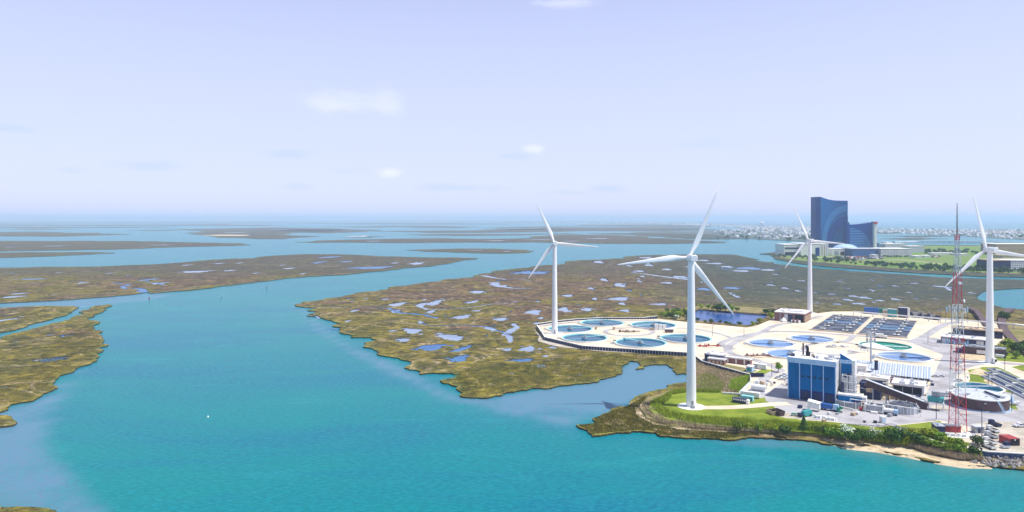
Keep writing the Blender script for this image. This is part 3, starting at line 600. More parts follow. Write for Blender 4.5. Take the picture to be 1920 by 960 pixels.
def road(name, px, wid, m, closed=False):
    LY[0] += 1; z = ZS + .006 * LY[0]; c = np.array(wpoly(px, z))
    # smooth (Catmull-Rom)
    pts = []; n = len(c); rngk = n if closed else n - 1
    for i in range(rngk):
        p = [c[(i + k) % n] if closed else c[min(max(i + k, 0), n - 1)] for k in (-1, 0, 1, 2)]
        for t in np.linspace(0, 1, 7)[:-1]:
            pts.append(.5 * ((2 * p[1]) + (-p[0] + p[2]) * t + (2 * p[0] - 5 * p[1] + 4 * p[2] - p[3]) * t * t + (-p[0] + 3 * p[1] - 3 * p[2] + p[3]) * t ** 3))
    if not closed: pts.append(c[-1])
    pts = np.array(pts); n = len(pts); V = []; F = []
    for i in range(n):
        a = pts[(i - 1) % n] if closed else pts[max(i - 1, 0)]; b = pts[(i + 1) % n] if closed else pts[min(i + 1, n - 1)]
        d = (b - a) / (np.hypot(*(b - a)) + 1e-9); q = np.array((-d[1], d[0])) * wid / 2; V += [(*(pts[i] + q), z), (*(pts[i] - q), z)]
    for i in range(n if closed else n - 1):
        j = (i + 1) % n; F.append((2 * i, 2 * i + 1, 2 * j + 1, 2 * j))
    me = bpy.data.meshes.new(name); me.from_pydata(V, [], F); me.materials.append(m); me.update(); props(link(name, me), kind='structure')
yard = [(1440, 753), (1386, 741), (1408, 727), (1440, 737), (1470, 715), (1478, 700), (1500, 742), (1620, 745), (1738, 736), (1752, 700), (1768, 665), (1700, 640), (1720, 632), (1760, 634), (1800, 655), (1835, 668), (1850, 676), (1800, 683), (1795, 700), (1786, 735), (1890, 735), (1920, 742), (2300, 760), (2300, 859), (1920, 849), (1862, 846.5), (1826, 842), (1818, 800), (1762, 788), (1700, 795), (1640, 800), (1560, 790), (1500, 786), (1470, 776)]
sheet('yard_paving', yard, M['asphalt'])
sheet('gravel_yard', [(1820, 795), (1850, 790), (1930, 790), (2300, 800), (2300, 858), (1920, 849), (1864, 846), (1828, 841)], M['gravel'], .05)
sheet('lawn', [(1214, 766), (1228, 751), (1254, 740.5), (1290, 735.5), (1353, 736.5), (1386, 740), (1420, 747), (1440, 753), (1468, 777), (1500, 787), (1560, 791), (1640, 801), (1700, 796), (1762, 789), (1800, 822), (1812, 841), (1790, 836), (1740, 823), (1680, 820.5), (1600, 816.5), (1500, 809.5), (1400, 802.5), (1300, 794.5), (1239, 784)], M['lawn'])
sheet('gravel_patch', [(1440, 771), (1500, 776), (1530, 786), (1470, 783), (1448, 778)], M['gravel'], .1)
sheet('lawn', [(1338, 686), (1362, 683), (1400, 690), (1420, 695), (1406, 702), (1362, 689)], M['rough_grass'])
sheet('lawn', [(1412, 700), (1430, 692), (1452, 694), (1446, 706), (1420, 706), (1408, 704)], M['lawn'])
sheet('lawn', [(1416, 748), (1434, 745), (1436, 751), (1426, 753)], M['lawn'])
sheet('lawn', [(1814, 694), (1842, 688), (1870, 688), (1885, 694), (1920, 712), (2100, 750), (2000, 752), (1920, 741), (1880, 734), (1850, 724), (1815, 722)], M['lawn'], .04)
sheet('lawn', [(1866, 650), (1890, 655), (1920, 668), (2100, 700), (2100, 690), (2000, 690), (1920, 680), (1870, 676)], M['lawn'], .05)
sheet('lawn', [(1896, 688), (1920, 684), (2100, 690), (2100, 702), (1920, 696)], M['lawn'])
sheet('dry_ground', [(1866, 606), (1875, 600), (1920, 612), (2300, 650), (2300, 690), (1920, 668), (1885, 654), (1868, 645)], M['rough_grass'], .05)
sheet('dry_ground', [(1812, 700), (1836, 690), (1850, 700), (1868, 716), (1900, 732), (1880, 733), (1846, 712), (1838, 704)], M['sand'], .1)
sheet('verge', [(1883, 757), (1900, 755), (1910, 768), (1888, 766)], M['lawn'], .1)
road('access_path', [(1297, 764), (1330, 764), (1370, 763.5), (1410, 761), (1445, 758), (1480, 757)], 6.5, M['concrete'])
road('site_road', [(1440, 740), (1420, 722), (1448, 700), (1462, 693), (1420, 676), (1370, 662), (1368, 648), (1395, 634), (1425, 624), (1455, 610), (1500, 602), (1540, 592)], 6, M['asphalt'])
road('site_road', [(1375, 655), (1352, 645), (1380, 633), (1440, 622), (1500, 622), (1560, 626), (1640, 632), (1720, 641), (1770, 650), (1830, 668)], 6, M['asphalt'])
road('site_road', [(1720, 640), (1750, 620), (1775, 607), (1800, 603)], 7, M['asphalt'])
road('site_road', [(1565, 637), (1585, 640), (1600, 630)], 5, M['asphalt'])
road('site_road', [(1790, 700), (1805, 688), (1850, 680), (1900, 682), (2000, 690)], 6, M['asphalt'])
ctr = [(1563 + 56 * math.cos(t), 653 + 11.5 * math.sin(t)) for t in np.linspace(0, 6.283, 13)[:-1]]
road('ring_road', ctr, 4, M['asphalt'], True)
ctr = [(1180 + 45 * math.cos(t), 622 + 7.5 * math.sin(t)) for t in np.linspace(0, 6.283, 13)[:-1]]
road('ring_road', ctr, 4, M['asphalt'], True)
road('perimeter_road', [(1010, 611.5), (1050, 606.5), (1090, 602.5), (1130, 600.5), (1200, 600.5), (1240, 602)], 5, M['asphalt'])
road('site_road', [(1255, 615), (1300, 616), (1350, 626), (1372, 634)], 4, M['asphalt'])
# strips between the plant and the water
land('reed_bank', frac(wpoly([(1303, 669), (1318, 680), (1360, 692), (1404, 704), (1407, 721), (1384, 738), (1353, 737), (1292, 736), (1292, 722), (1296, 706), (1300, 690)], 1.6), .06, .003), 1.6, M['rough_grass'], [], M['rough_grass'], 1, 1.5, attrs=False)
land('bank', frac(wpoly([(1255, 741), (1290, 735), (1292, 725), (1250, 733), (1215, 745), (1200, 762), (1212, 782), (1260, 796), (1330, 802), (1400, 806), (1500, 811), (1540, 816), (1600, 823), (1640, 827), (1700, 834), (1767, 847), (1800, 854), (1830, 860), (1840, 852), (1790, 842), (1600, 813), (1400, 799), (1241, 780), (1217, 764)], 1.9), .04, .003), 1.9, M['rough_grass'], [], M['rough_grass'], 1.0, .8, attrs=False)
land('beach', frac(wpoly([(1206, 757), (1198, 766), (1206, 778), (1240, 794), (1280, 802), (1350, 803), (1440, 806), (1500, 810), (1560, 818), (1620, 825), (1700, 833), (1760, 846), (1800, 853), (1850, 862), (1850, 872), (1800, 870), (1760, 864), (1700, 851), (1640, 841), (1590, 836), (1560, 828), (1500, 816), (1440, 813), (1350, 809), (1270, 804), (1225, 795), (1192, 776), (1190, 765)], 1.0), .05, .003, minlen=.8), 1.0, M['sand'], [], M['sand'], 1.6, 3, attrs=False)
land('path', frac(wpoly([(1290, 693), (1310, 683), (1330, 690), (1320, 700), (1305, 715), (1296, 720)], 1.7), .08, .003), 1.68, M['sand'], [], attrs=False)
land('sand_apron', frac(wpoly([(1000, 612), (1010, 640), (1060, 652), (1150, 660), (1287, 668), (1300, 674), (1290, 669), (1190, 657), (1093, 650), (1022, 634)], 1.1), .06, .003), 1.1, M['gravel'], [], M['mud'], .5, 1, attrs=False)
land('bank', frac(wpoly([(1200, 600), (1232, 596), (1260, 584), (1300, 574), (1360, 573), (1440, 578), (1470, 586), (1455, 592), (1440, 589), (1370, 584), (1310, 579), (1288, 585), (1284, 600), (1240, 600)], 1.5), .06, .003), 1.5, M['rough_grass'], [], M['mud'], 1, 2, attrs=False)
for pxl, wd in [([(1815, 577), (1832, 585), (1841, 598), (1852, 612)], 5), ([(1896, 580), (1881, 588), (1878, 605), (1884, 620), (1900, 640), (1916, 655), (1940, 675)], 6)]:
    m = MB(); c = [P(x, y, 3.5) for x, y in pxl]
    for a, b in zip(c, c[1:]): m.beam(a, b, wd, 2.4)
    props(m.build('embankment', M['brown']), kind='structure')
# ------------------------------------------------------------------ wind turbines
RZ = math.atan2(-.57, .82)
def blade_mesh():
    m = MB(); n = 14; st = [(0, .95, .95, 0), (.04, .95, .95, 0), (.10, 1.15, .72, 14), (.2, 1.62, .42, 13), (.3, 1.5, .33, 10), (.45, 1.18, .25, 7), (.6, .92, .19, 5), (.75, .70, .14, 3), (.9, .46, .09, 1), (.98, .26, .05, 0), (1.0, .06, .02, 0)]
    rows = []
    for t, c, th, tw in st:
        a = math.radians(tw); r = []
        for i in range(n):
            q = 2 * math.pi * i / n; x = c * math.cos(q) + (c * .45 if t > .05 else 0) * min(1, (t) / .2) * .8; y = th * math.sin(q)
            r.append((x * math.cos(a) - y * math.sin(a), x * math.sin(a) + y * math.cos(a), 1.2 + 36.6 * t))
        rows.append(r)
    vs = [v for r in rows for v in r]; F = [(k * n + i, k * n + (i + 1) % n, (k + 1) * n + (i + 1) % n, (k + 1) * n + i) for k in range(len(rows) - 1) for i in range(n)]
    F.append(tuple(range((len(rows) - 1) * n, len(rows) * n))); m.add(vs, F, True); return m.mesh('blade', M['turbine'])
def make_turbine(px, py, hubz, angs, label, D=None, padr=7.0, padm='white'):
    base = P(px, py, ZS)
    if D: base = Vector(((px - CX) / FOC * D, D, ZS))
    t = thing('wind_turbine', label, 'wind turbine', base, 0, 'white three-bladed wind turbines at the treatment works'); H = hubz - ZS
    m = MB()
    for k in range(4): m.cyl((0, 0, .5 + (H - 2.3) * k / 4), (0, 0, .5 + (H - 2.3) * (k + 1) / 4), 2.55 - .23 * k, 2.55 - .23 * (k + 1), 32, caps=(k == 3))
    m.build('tower', M['turbine'], t)
    MB().cyl((0, 0, -.2), (0, 0, .5), padr * .5, padr * .46, 32).build('foundation', M['rim'], t)
    MB().disc((0, 0), padr, .17, 40).ring((0, 0), padr - .01, padr, -.2, .169, 40).build('pad', M['rim'], t)
    for k in range(1, 4): MB().ring((0, 0), 2.5 - .23 * k, 2.6 - .23 * k, .5 + (H - 2.3) * k / 4 - .06, .5 + (H - 2.3) * k / 4 + .06, 32).build('flange', M['turbine'], t)
    d = MB().box(-.55, .55, -2.75, -2.3, 1.4, 3.7); d.build('door', M['grey'], t)
    s = MB().box(-.8, .8, -4.4, -2.6, .4, 1.4).beam((-.8, -4.4, 2.3), (.8, -4.4, 2.3), .06).beam((-.8, -4.4, 1.3), (-.8, -4.4, 2.3), .06).beam((.8, -4.4, 1.3), (.8, -4.4, 2.3), .06); s.build('door_steps', M['grey'], t)
    n = MB(); pr = [(-1.5, -1.6), (1.5, -1.6), (1.8, -1.1), (1.8, 1.1), (1.3, 1.75), (-1.3, 1.75), (-1.8, 1.1), (-1.8, -1.1)]
    st = [(-6.2, .82), (-5.8, .95), (-1, 1), (2.2, 1), (2.8, .8)]; rows = [[(x * q, y, z * q + H) for x, z in pr] for y, q in st]; k8 = 8
    n.add([v for rr in rows for v in rr], [(k * k8 + (i + 1) % k8, k * k8 + i, (k + 1) * k8 + i, (k + 1) * k8 + (i + 1) % k8) for k in range(len(st) - 1) for i in range(k8)] + [tuple(range(k8)), tuple(range((len(st) - 1) * k8, len(st) * k8))[::-1]])
    nac = n.build('nacelle', M['turbine'], t)
    MB().box(-.5, .5, -5.4, -4.2, H + 1.7, H + 2.1).cyl((.2, -5.2, H + 2.1), (.2, -5.2, H + 3.2), .05, .05, 6).build('anemometer', M['grey'], nac)
    h = MB().cyl((0, 2.8, H), (0, 4.6, H), 1.55, 1.45, 24).cyl((0, 4.6, H), (0, 5.6, H), 1.45, .4, 24); hub = h.build('hub', M['turbine'], t)
    for a in angs:      # screen angle, degrees clockwise from up
        link('blade', BLADE, t, (0, 3.8, H), (0, math.radians(a), 0))
    return t
BLADE = blade_mesh()
make_turbine(1040, 625.5, 79.4, [-24.3, 95, 216], 'white wind turbine at the far left corner of the round tanks')
make_turbine(1296, 762.5, 79.8, [22.8, 264.0, 142], 'tallest-looking white wind turbine standing on the green lawn by the water')
make_turbine(1518.5, 590, 77.6, [-23.8, 95, 220], 'white wind turbine rising behind the flat-roofed brick pump house', D=700)
make_turbine(1856, 681, 79.2, [-13.5, 99, 227.5], 'white wind turbine at the right edge beside the long white-roofed building')

# ------------------------------------------------------------------ clarifiers
def clarifier(cx, cy, wpx, wat, label, rim='rim', inner='teal_rim', brd=0.0, lvl=.12, walk=True):
    c = P(cx, cy, ZS + 1); r = wpx / 2 * c.y / FOC; t = thing('round_clarifier', label, 'settling tank', (c.x, c.y, ZS), 0, 'round settling tanks of the treatment works')
    MB().ring((0, 0), r - .55, r, 0, 1.25, 72).build('rim_wall', M[rim], t)
    MB().ring((0, 0), r - 1.9, r - .56, lvl - .2, 1.0, 72).build('weir_trough', M[inner], t)
    MB().disc((0, 0), r - 1.2, lvl, 72).build('water_surface', M[wat], t)
    MB().ring((0, 0), r + .1, r + 2.4, 0, .12, 72).build('apron', M['concrete'], t)
    if walk:
        b = MB(); dx, dy = math.cos(brd), math.sin(brd); nx_, ny_ = -dy, dx
        b.beam((-dx * 1.5, -dy * 1.5, 1.75), (dx * (r + .8), dy * (r + .8), 1.75), 1.5, .3); bo = b.build('walkway', M[inner], t)
        h = MB()
        for s in (-.75, .75):
            h.beam((-dx + nx_ * s, -dy + ny_ * s, 2.9), (dx * r + nx_ * s, dy * r + ny_ * s, 2.9), .1)
            for k in range(9): q = r * k / 8; h.beam((dx * q + nx_ * s, dy * q + ny_ * s, 1.8), (dx * q + nx_ * s, dy * q + ny_ * s, 2.9), .08)
        h.build('handrail', M['lgrey'], bo)
        MB().cyl((0, 0, lvl - .1), (0, 0, 1.6), 2.4, 2.4, 20).cyl((0, 0, 1.9), (0, 0, 3.2), .8, .8, 12).box(-1.2, 1.2, -1, 1, 1.9, 2.5).build('drive_unit', M['grey'], t)
        MB().beam((-dx * 2, -dy * 2, lvl + .25), (-dx * (r - 2), -dy * (r - 2), lvl + .25), .35, .4).build('scraper_arm', M['tank_pale'] if wat != 'tank_teal' else M['teal_rim'], t)
    g = MB().box(-1, 1, -.7, .7, 0, 1.6); g.build('valve_box', M['lgrey'], t, loc=(-(r + 1.8), -.8, 0)); return t, r
Z_ = 'tank_teal'
clarifier(1069, 616, 87, Z_, 'round settling tank with teal water right behind the base of the leftmost turbine', brd=.15)
clarifier(1129, 605, 83, Z_, 'round teal settling tank farthest back in the left group, beside the perimeter wall', brd=-.25)
clarifier(1225, 609, 87, Z_, 'round teal settling tank with white equipment boxes at its near rim', brd=-2.6)
clarifier(1096, 633, 89, Z_, 'round teal settling tank at the front left corner just above the retaining wall', brd=.35)
clarifier(1201, 642, 99, Z_, 'largest-looking teal settling tank, front middle of the left group by the retaining wall', brd=2.1)
clarifier(1286, 634, 97, Z_, 'round teal settling tank partly hidden by the tower of the nearest turbine', brd=2.9)
Z_ = 'tank_pale'
clarifier(1445, 643, 88, Z_, 'pale blue settling tank left of the right group, beside the curved site road', inner='rim', brd=-.2)
clarifier(1522, 634.5, 84, Z_, 'pale blue settling tank just in front of the aeration basins', inner='rim', brd=-.9)
clarifier(1482, 663, 94, Z_, 'pale blue settling tank partly hidden behind the tall blue building', inner='rim', brd=.5)
tk, rr_ = clarifier(1660, 648, 90, 'tank_green', 'half-drained green settling tank right of the central ring road', inner='tank_green', walk=False, lvl=.25)
tf = MB(); n_ = 24; R0 = rr_ - 1.3
tf.add([(0, 0, .42)] + [(R0 * math.cos(math.pi * .5 + math.pi * i / n_), R0 * math.sin(math.pi * .5 + math.pi * i / n_), .42) for i in range(n_ + 1)], [(0, i + 1, i + 2) for i in range(n_)])
tf.build('dry_floor', M['rim'], tk); MB().beam((-2, -2, 1.2), (R0 * .8, -R0 * .4, 1.2), 1.6, .3).build('walkway', M['rim'], tk)
clarifier(1694, 668, 98, Z_, 'pale blue settling tank nearest the long ribbed shed', inner='rim', brd=3.0)
# raised round pads with pipework
def valve_pad(cx, cy, label, col):
    c = P(cx, cy, ZS); t = thing('valve_cluster', label, 'pipework', c); R = random.Random(int(cx))
    MB().disc((0, 0), 5, .35, 24).cyl((0, 0, 0), (0, 0, .34), 5, 5, 24, caps=False).build('pad', M['concrete'], t)
    for k in range(9):
        x, y = R.uniform(-9, 9), R.uniform(-2.5, 2.5)
        MB().box(-.7, .7, -.5, .5, .1, R.uniform(.7, 1.8)).cyl((0, 0, .6), (0, 0, 2.2), .15, .15, 6).build('valve_box', M[col], t, loc=(x, y, 0), rz=R.uniform(0, 3))
    m = MB(); m.cyl((-9, 0, .7), (9, .5, .7), .35, .35, 8); m.cyl((-5, -2, .7), (5, 2, .7), .3, .3, 8); m.build('pipe', M[col], t)
valve_pad(1181, 622.5, 'brown valve and pipe cluster in the middle of the left ring road', 'brown')
valve_pad(1570, 651, 'grey valve and pipe cluster in the middle of the right ring road', 'lgrey')
valve_pad(1420, 668, 'rust-coloured pipe cluster on the concrete left of the blue building', 'brick')
valve_pad(1330, 650, 'red and rust pipe stacks between the nearest turbine and the brick workshop', 'redpaint')
valve_pad(1612, 659, 'small white valves beside the grey mast at the green tank', 'white')

# ------------------------------------------------------------------ aeration basins
def basins():
    A, B, C_ = P(1517, 619, ZS), P(1702, 635, ZS), P(1569, 591.5, ZS)
    u = (B - A); Wd = u.length; u.normalize(); rz = math.atan2(u.y, u.x); v = Vector((-u.y, u.x, 0)); Dp = (C_ - A).dot(v)
    for k, (x0, wd, lab) in enumerate(((0, Wd * .475, 'dark rectangular aeration basin, left of the two, crossed by white-railed platforms'), (Wd * .5, Wd * .5, 'dark rectangular aeration basin, right of the two, crossed by white-railed platforms'))):
        o = A + u * x0 ; t = thing('aeration_basin', lab, 'aeration basin', o, rz, 'rectangular aeration basins'); D2 = Dp - k * 4
        w_ = MB(); w_.box(0, wd, 0, .8, 0, 1.0).box(0, wd, D2 - .8, D2, 0, 1.0).box(0, .8, .81, D2 - .81, 0, 1.0).box(wd - .8, wd, .81, D2 - .81, 0, 1.0); w_.build('outer_wall', M['concrete'], t)
        for j in range(6):
            y0, y1 = .8 + (D2 - 1.6) * j / 6, .8 + (D2 - 1.6) * (j + 1) / 6
            MB().box(.82, wd - .82, y0 + .32, y1 - .32, .2, .5).build('cell_water', M['tank_teal' if (k and j in (2, 3)) or (not k and j == 3) else 'aeration'], t)
            if j: MB().box(.81, wd - .81, y0 - .3, y0 + .3, .1, .85).build('divider_wall', M['navy' if j in (2, 4) else 'grey'], t)
        for j in range(6):
            for i in range(2):
                x = wd * (.27 + .5 * i); y = D2 * (j + .5) / 6
                p = MB().box(x - 2.2, x + 2.2, y - 1.7, y + 1.7, 1.2, 1.45).cyl((x, y, .5), (x, y, 1.2), .3, .3, 8)
                for s in (-1, 1):
                    p.beam((x + 2.1 * s, y - 1.6, 1.4), (x + 2.1 * s, y - 1.6, 2.5), .1).beam((x + 2.1 * s, y + 1.6, 1.4), (x + 2.1 * s, y + 1.6, 2.5), .1).beam((x - 2.1, y + 1.6 * s, 2.5), (x + 2.1, y + 1.6 * s, 2.5), .12)
                q = p.build('aerator_platform', M['rim'], t)
                MB().cyl((x, y, 1.45), (x, y, 2.9), .65, .5, 10).build('aerator_motor', M['navy' if (i + j) % 2 else 'grey'], q)
        for s in (0, 1):
            x = .4 + s * (wd - .8); h = MB()
            for j in range(22): h.beam((x, D2 * j / 21, 1), (x, D2 * j / 21, 2.1), .07)
            h.beam((x, 0, 2.1), (x, D2, 2.1), .08); h.build('handrail', M['lgrey'], t)
basins()

# ------------------------------------------------------------------ buildings
def bld(name, label, cat, px, py, group=None, z=ZS, rz=RZ): return thing(name, label, cat, P(px, py, z), rz, group)
def shell(t, w_, d, h, wall, roof, x0=0, y0=0, z0=0, par=.5, pitch=0):
    a = MB().box(x0, x0 + w_, y0, y0 + d, z0, z0 + h).build('wall', M[wall], t)
    r = MB().box(x0 - .25, x0 + w_ + .25, y0 - .25, y0 + d + .25, z0 + h + .003, z0 + h + .35).box(x0 - .25, x0 + w_ + .25, y0 - .25, y0, z0 + h + .351, z0 + h + .35 + par).box(x0 - .25, x0 + w_ + .25, y0 + d, y0 + d + .25, z0 + h + .351, z0 + h + .35 + par)
    r.box(x0 - .25, x0, y0 + .001, y0 + d - .001, z0 + h + .351, z0 + h + .35 + par).box(x0 + w_, x0 + w_ + .25, y0 + .001, y0 + d - .001, z0 + h + .351, z0 + h + .35 + par)
    return a, r.build('roof', M[roof], t)
def roof_units(r, w_, d, z, n, mt='lgrey', seed=1, x0=0, y0=0):
    R = random.Random(seed)
    for k in range(n):
        x, y, s = x0 + R.uniform(.12, .88) * w_, y0 + R.uniform(.15, .85) * d, R.uniform(.5, 1.3)
        MB().box(x - s, x + s, y - s * .7, y + s * .7, z, z + R.uniform(.6, 1.6)).build('roof_vent', M[mt], r)
# tall blue building
t = bld('incinerator_building', 'tall bright blue industrial building with white pilasters and cornice', 'industrial building', 1477, 745)
W_, D_, H_ = 24.0, 21.0, 21.4
wl = MB().box(0, W_, 0, D_, 0, H_).build('wall', M['white'], t)
for k in range(4):
    x0, x1 = .45 + k * 5.9, .45 + k * 5.9 + 5.45
    lo = 0 if k == 0 else 5.4
    pn = MB().box(x0, x1, -.25, -.003, lo, H_ - 2.1).build('blue_panel', M['blue_panel'], t)
    rb = MB()
    for q in range(1, 9): rb.box(x0 + q * .6, x0 + q * .6 + .07, -.31, -.252, lo, H_ - 2.1)
    rb.build('panel_rib', M['blue_panel'], pn)
    if k:
        lowp = MB().box(x0, x1, -.2, -.003, 0, 5.38).build('dark_base_panel', M['blue_dark'], t)
        MB().box(x0 + 1.2, x1 - 1.2, -.3, -.205, .05, 4.2).build('roller_door', M['navy'], lowp)
    for (a, b) in ((.7, 2.1), (3.6, 5.0)):
        if k in (1, 2) or (k == 3 and a < 1): MB().box(x0 + a, x0 + b, -.33, -.255, 12.1, 13.0).build('window', M['glass'], t)
for k in range(5): MB().box([.001, 5.9, 11.8, 17.7, 23.55][k], [.45, 6.35, 12.25, 18.15, 23.999][k], -.42, -.001, 0, H_ - 2.1).build('pilaster', M['blue_light'], t)
MB().box(-.1, W_ + .1, -.5, -.002, H_ - 2.08, H_ + .7).build('cornice', M['blue_light'], t)
rf = MB().box(.3, W_ - .3, .3, D_ - .3, H_ + .003, H_ + .15).build('roof', M['roof_white'], t)
MB().box(0, .28, 0, D_, H_ + .004, H_ + .7).box(W_ - .28, W_, 0, D_, H_ + .004, H_ + .7).box(.281, W_ - .281, D_ - .28, D_, H_ + .004, H_ + .7).build('parapet', M['white'], t)
MB().cyl((5.2, 13, H_), (5.2, 13, H_ + 6.2), .45, .42, 14).cyl((5.2, 13, H_ + 6.2), (5.2, 13, H_ + 6.5), .55, .55, 14).build('exhaust_stack', M['brown'], t)
MB().cyl((7.8, 11.5, H_), (7.8, 11.5, H_ + 4.6), .75, .75, 16).cyl((7.8, 11.5, H_ + 4.6), (7.2, 10.8, H_ + 5.5), .75, .75, 16).box(6.9, 9.0, 11, 12.6, H_ + .15, H_ + 2.2).build('exhaust_duct', M['dark'], t)
MB().box(10, 11.2, 10, 11, H_ + .15, H_ + 1.8).build('tan_vent', M['tan'], t)
MB().cyl((11.8, 8, H_ + .15), (11.8, 8, H_ + 1.4), .5, .5, 10).build('roof_fan', M['navy'], t)
MB().cyl((-.4, 3.5, H_ + 1), (2.0, 6.5, H_ + 1.2), .35, .35, 8).box(.6, 2.2, 5.6, 7.2, H_ + .15, H_ + 1.6).build('roof_duct', M['navy'], t)
roof_units(rf, W_ * .5, D_ * .8, H_ + .15, 7, 'lgrey', 5, 12, 2)
for k in range(7): MB().box(W_ + .002, W_ + .12, 1.5 + k * 2.8, 1.7 + k * 2.8, 0, H_).build('side_seam', M['lgrey'], t)
# annex tower
Z0 = P(1477, 745, ZS); uu = Vector((math.cos(RZ), math.sin(RZ), 0)); vv = Vector((-uu.y, uu.x, 0))
def at(u_, v_, z=0): return Z0 + uu * u_ + vv * v_ + Vector((0, 0, z))
t = thing('annex_tower', 'narrow blue and white tower with a slanted roof, attached right of the blue building', 'industrial building', at(24.4, 9.5), RZ)
MB().box(0, 7.2, 0, 7, 0, 21.5).build('wall', M['white'], t)
MB().box(.5, 5.6, -.2, -.003, 6, 20).build('blue_panel', M['blue_panel'], t)
MB().box(5.8, 7.2, -.4, -.002, 0, 21.5).build('pilaster', M['white'], t)
MB().box(-.1, 7.3, -.35, -.001, 20.02, 21.9).build('cornice', M['blue_light'], t)
MB().add([(0, .2, 21.6), (0, 6.9, 21.6), (0, .2, 25.2), (0, 6.9, 25.2), (6.5, .2, 21.6), (6.5, 6.9, 21.6)], [(0, 4, 2), (1, 3, 5), (2, 4, 5, 3), (0, 2, 3, 1), (0, 1, 5, 4)]).build('slanted_roof', M['white'], t)
MB().add([(.1, .12, 21.7), (6.0, .12, 21.7), (.1, .12, 24.9)], [(0, 1, 2)]).build('blue_gable', M['blue_panel'], t)
# low block + pipe frames
t = thing('plant_room', 'low blue plant room with white roof at the foot of the annex tower', 'industrial building', at(25, -.5), RZ)
shell(t, 11, 6, 5.2, 'blue_panel', 'roof_white'); MB().box(11.01, 13, 1, 5, 0, 5.4).build('white_annex', M['white'], t)
MB().box(7, 10.6, -.1, -.003, 0, 3.6).build('door', M['blue_dark'], t)
t = thing('scrubber_frame', 'white steel frame with ducts standing against the annex tower', 'scrubber', at(26, 5.6), RZ)
for x in (0, 2.4, 4.8, 6.5):
    for y in (0, 3.2): MB().beam((x, y, 0), (x, y, 14.5), .35).build('column', M['white'], t)
for z in (3.5, 7.2, 11, 14.5): MB().beam((0, 0, z), (6.5, 0, z), .3).beam((0, 3.2, z), (6.5, 3.2, z), .3).beam((0, 0, z), (0, 3.2, z), .3).beam((6.5, 0, z), (6.5, 3.2, z), .3).build('platform_beam', M['white'], t)
for x, r, z in ((1.2, .9, 13), (3.6, .7, 14), (5.6, .5, 12)): MB().cyl((x, 1.6, 0), (x, 1.6, z), r, r, 14).build('duct', M['lgrey'], t)
MB().cyl((1.2, 1.6, 13), (3.6, 1.6, 15.5), .7, .7, 10).cyl((.2, -.8, 4), (.2, -.8, 11), .8, .8, 12).build('elbow_duct', M['navy'], t)
# inclined conveyor gallery
a, b = P(1600, 727, ZS), P(1738, 767, ZS); a = Vector((a.x, a.y, 14.2 )); a = at(36.5, 11, 11.0); b2 = Vector((b.x, b.y, 4.6))
t = thing('conveyor_gallery', 'long sloping brown enclosed conveyor running down from the annex tower', 'conveyor', (a.x, a.y, ZS), 0)
q0, q1 = Vector((0, 0, a.z - ZS)), b2 - Vector((a.x, a.y, ZS))
MB().beam(q0, q1, 3.0, 3.3).build('gallery_wall', M['brown'], t)
up_ = Vector((0, 0, 1.75)); MB().beam(q0 + up_, q1 + up_, 3.3, .2).build('gallery_roof', M['lgrey'], t)
sd_ = (q1 - q0).cross(Vector((0, 0, 1))).normalized()
for k in range(18):
    c = q0.lerp(q1, (k + .5) / 18) + sd_ * 1.55; MB().beam(c - Vector((0, 0, 1.5)), c + Vector((0, 0, 1.5)), .12).build('wall_rib', M['brown'], t)
for k in (.12, .34, .56, .78):
    c = q0.lerp(q1, k)
    for s in (-1, 1): MB().beam((c.x + sd_.x * s, c.y + sd_.y * s, 0), (c.x + sd_.x * s * .8, c.y + sd_.y * s * .8, c.z - 1.6), .35).build('support_leg', M['grey'], t)
t = thing('conveyor_hopper', 'grey and teal loading hopper with white legs at the low end of the conveyor', 'hopper', P(1740, 768, ZS), RZ)
for x in (0, 6.5):
    for y in (0, 3.5): MB().beam((x, y, 0), (x, y, 4), .4).build('leg', M['white'], t)
MB().box(-.3, 6.8, -.3, 3.8, 3.6, 4.1).build('frame', M['white'], t); MB().box(0, 6.5, 0, 3.5, 4.12, 6.6, taper=-.4).build('hopper_bin', M['teal_paint'], t)
MB().box(1.5, 5.2, .5, 3, 6.9, 9.4).build('hood', M['grey'], t); MB().beam((5, 1, 7), (10, 3, 10), .4).build('discharge_arm', M['grey'], t)
t = bld('under_ramp_shade_block', 'dark navy block painted as shadow and dark wall under the upper sloping conveyor', 'shed', 1612, 745.5)  # navy block put where shadow and a dark wall lie beneath the gallery
shell(t, 10, 8, 7.4, 'navy', 'navy'); MB().box(3.2, 6.2, -1, -.01, 3.8, 5.8).build('tan_box', M['tan'], t); MB().box(.6, 2.8, -.12, -.003, 0, 3.4).build('door', M['dark'], t)
MB().beam((-2, -.6, 6.2), (4, -.6, 4.8), .3).build('pipe', M['lgrey'], t)
t = bld('tan_storage_bay', 'tan concrete storage bay below the middle of the sloping conveyor', 'storage bay', 1650, 748)
MB().box(0, 13, 3, 3.5, 0, 3.2).build('back_wall', M['tan'], t)
for x in (0, 4.2, 8.4, 12.6): MB().box(x, x + .4, -1, 2.99, 0, 3).build('divider', M['tan'], t)
MB().box(.45, 4.15, -.5, 2.95, 0, 1.1, taper=.7).build('sludge_heap', M['sand'], t)
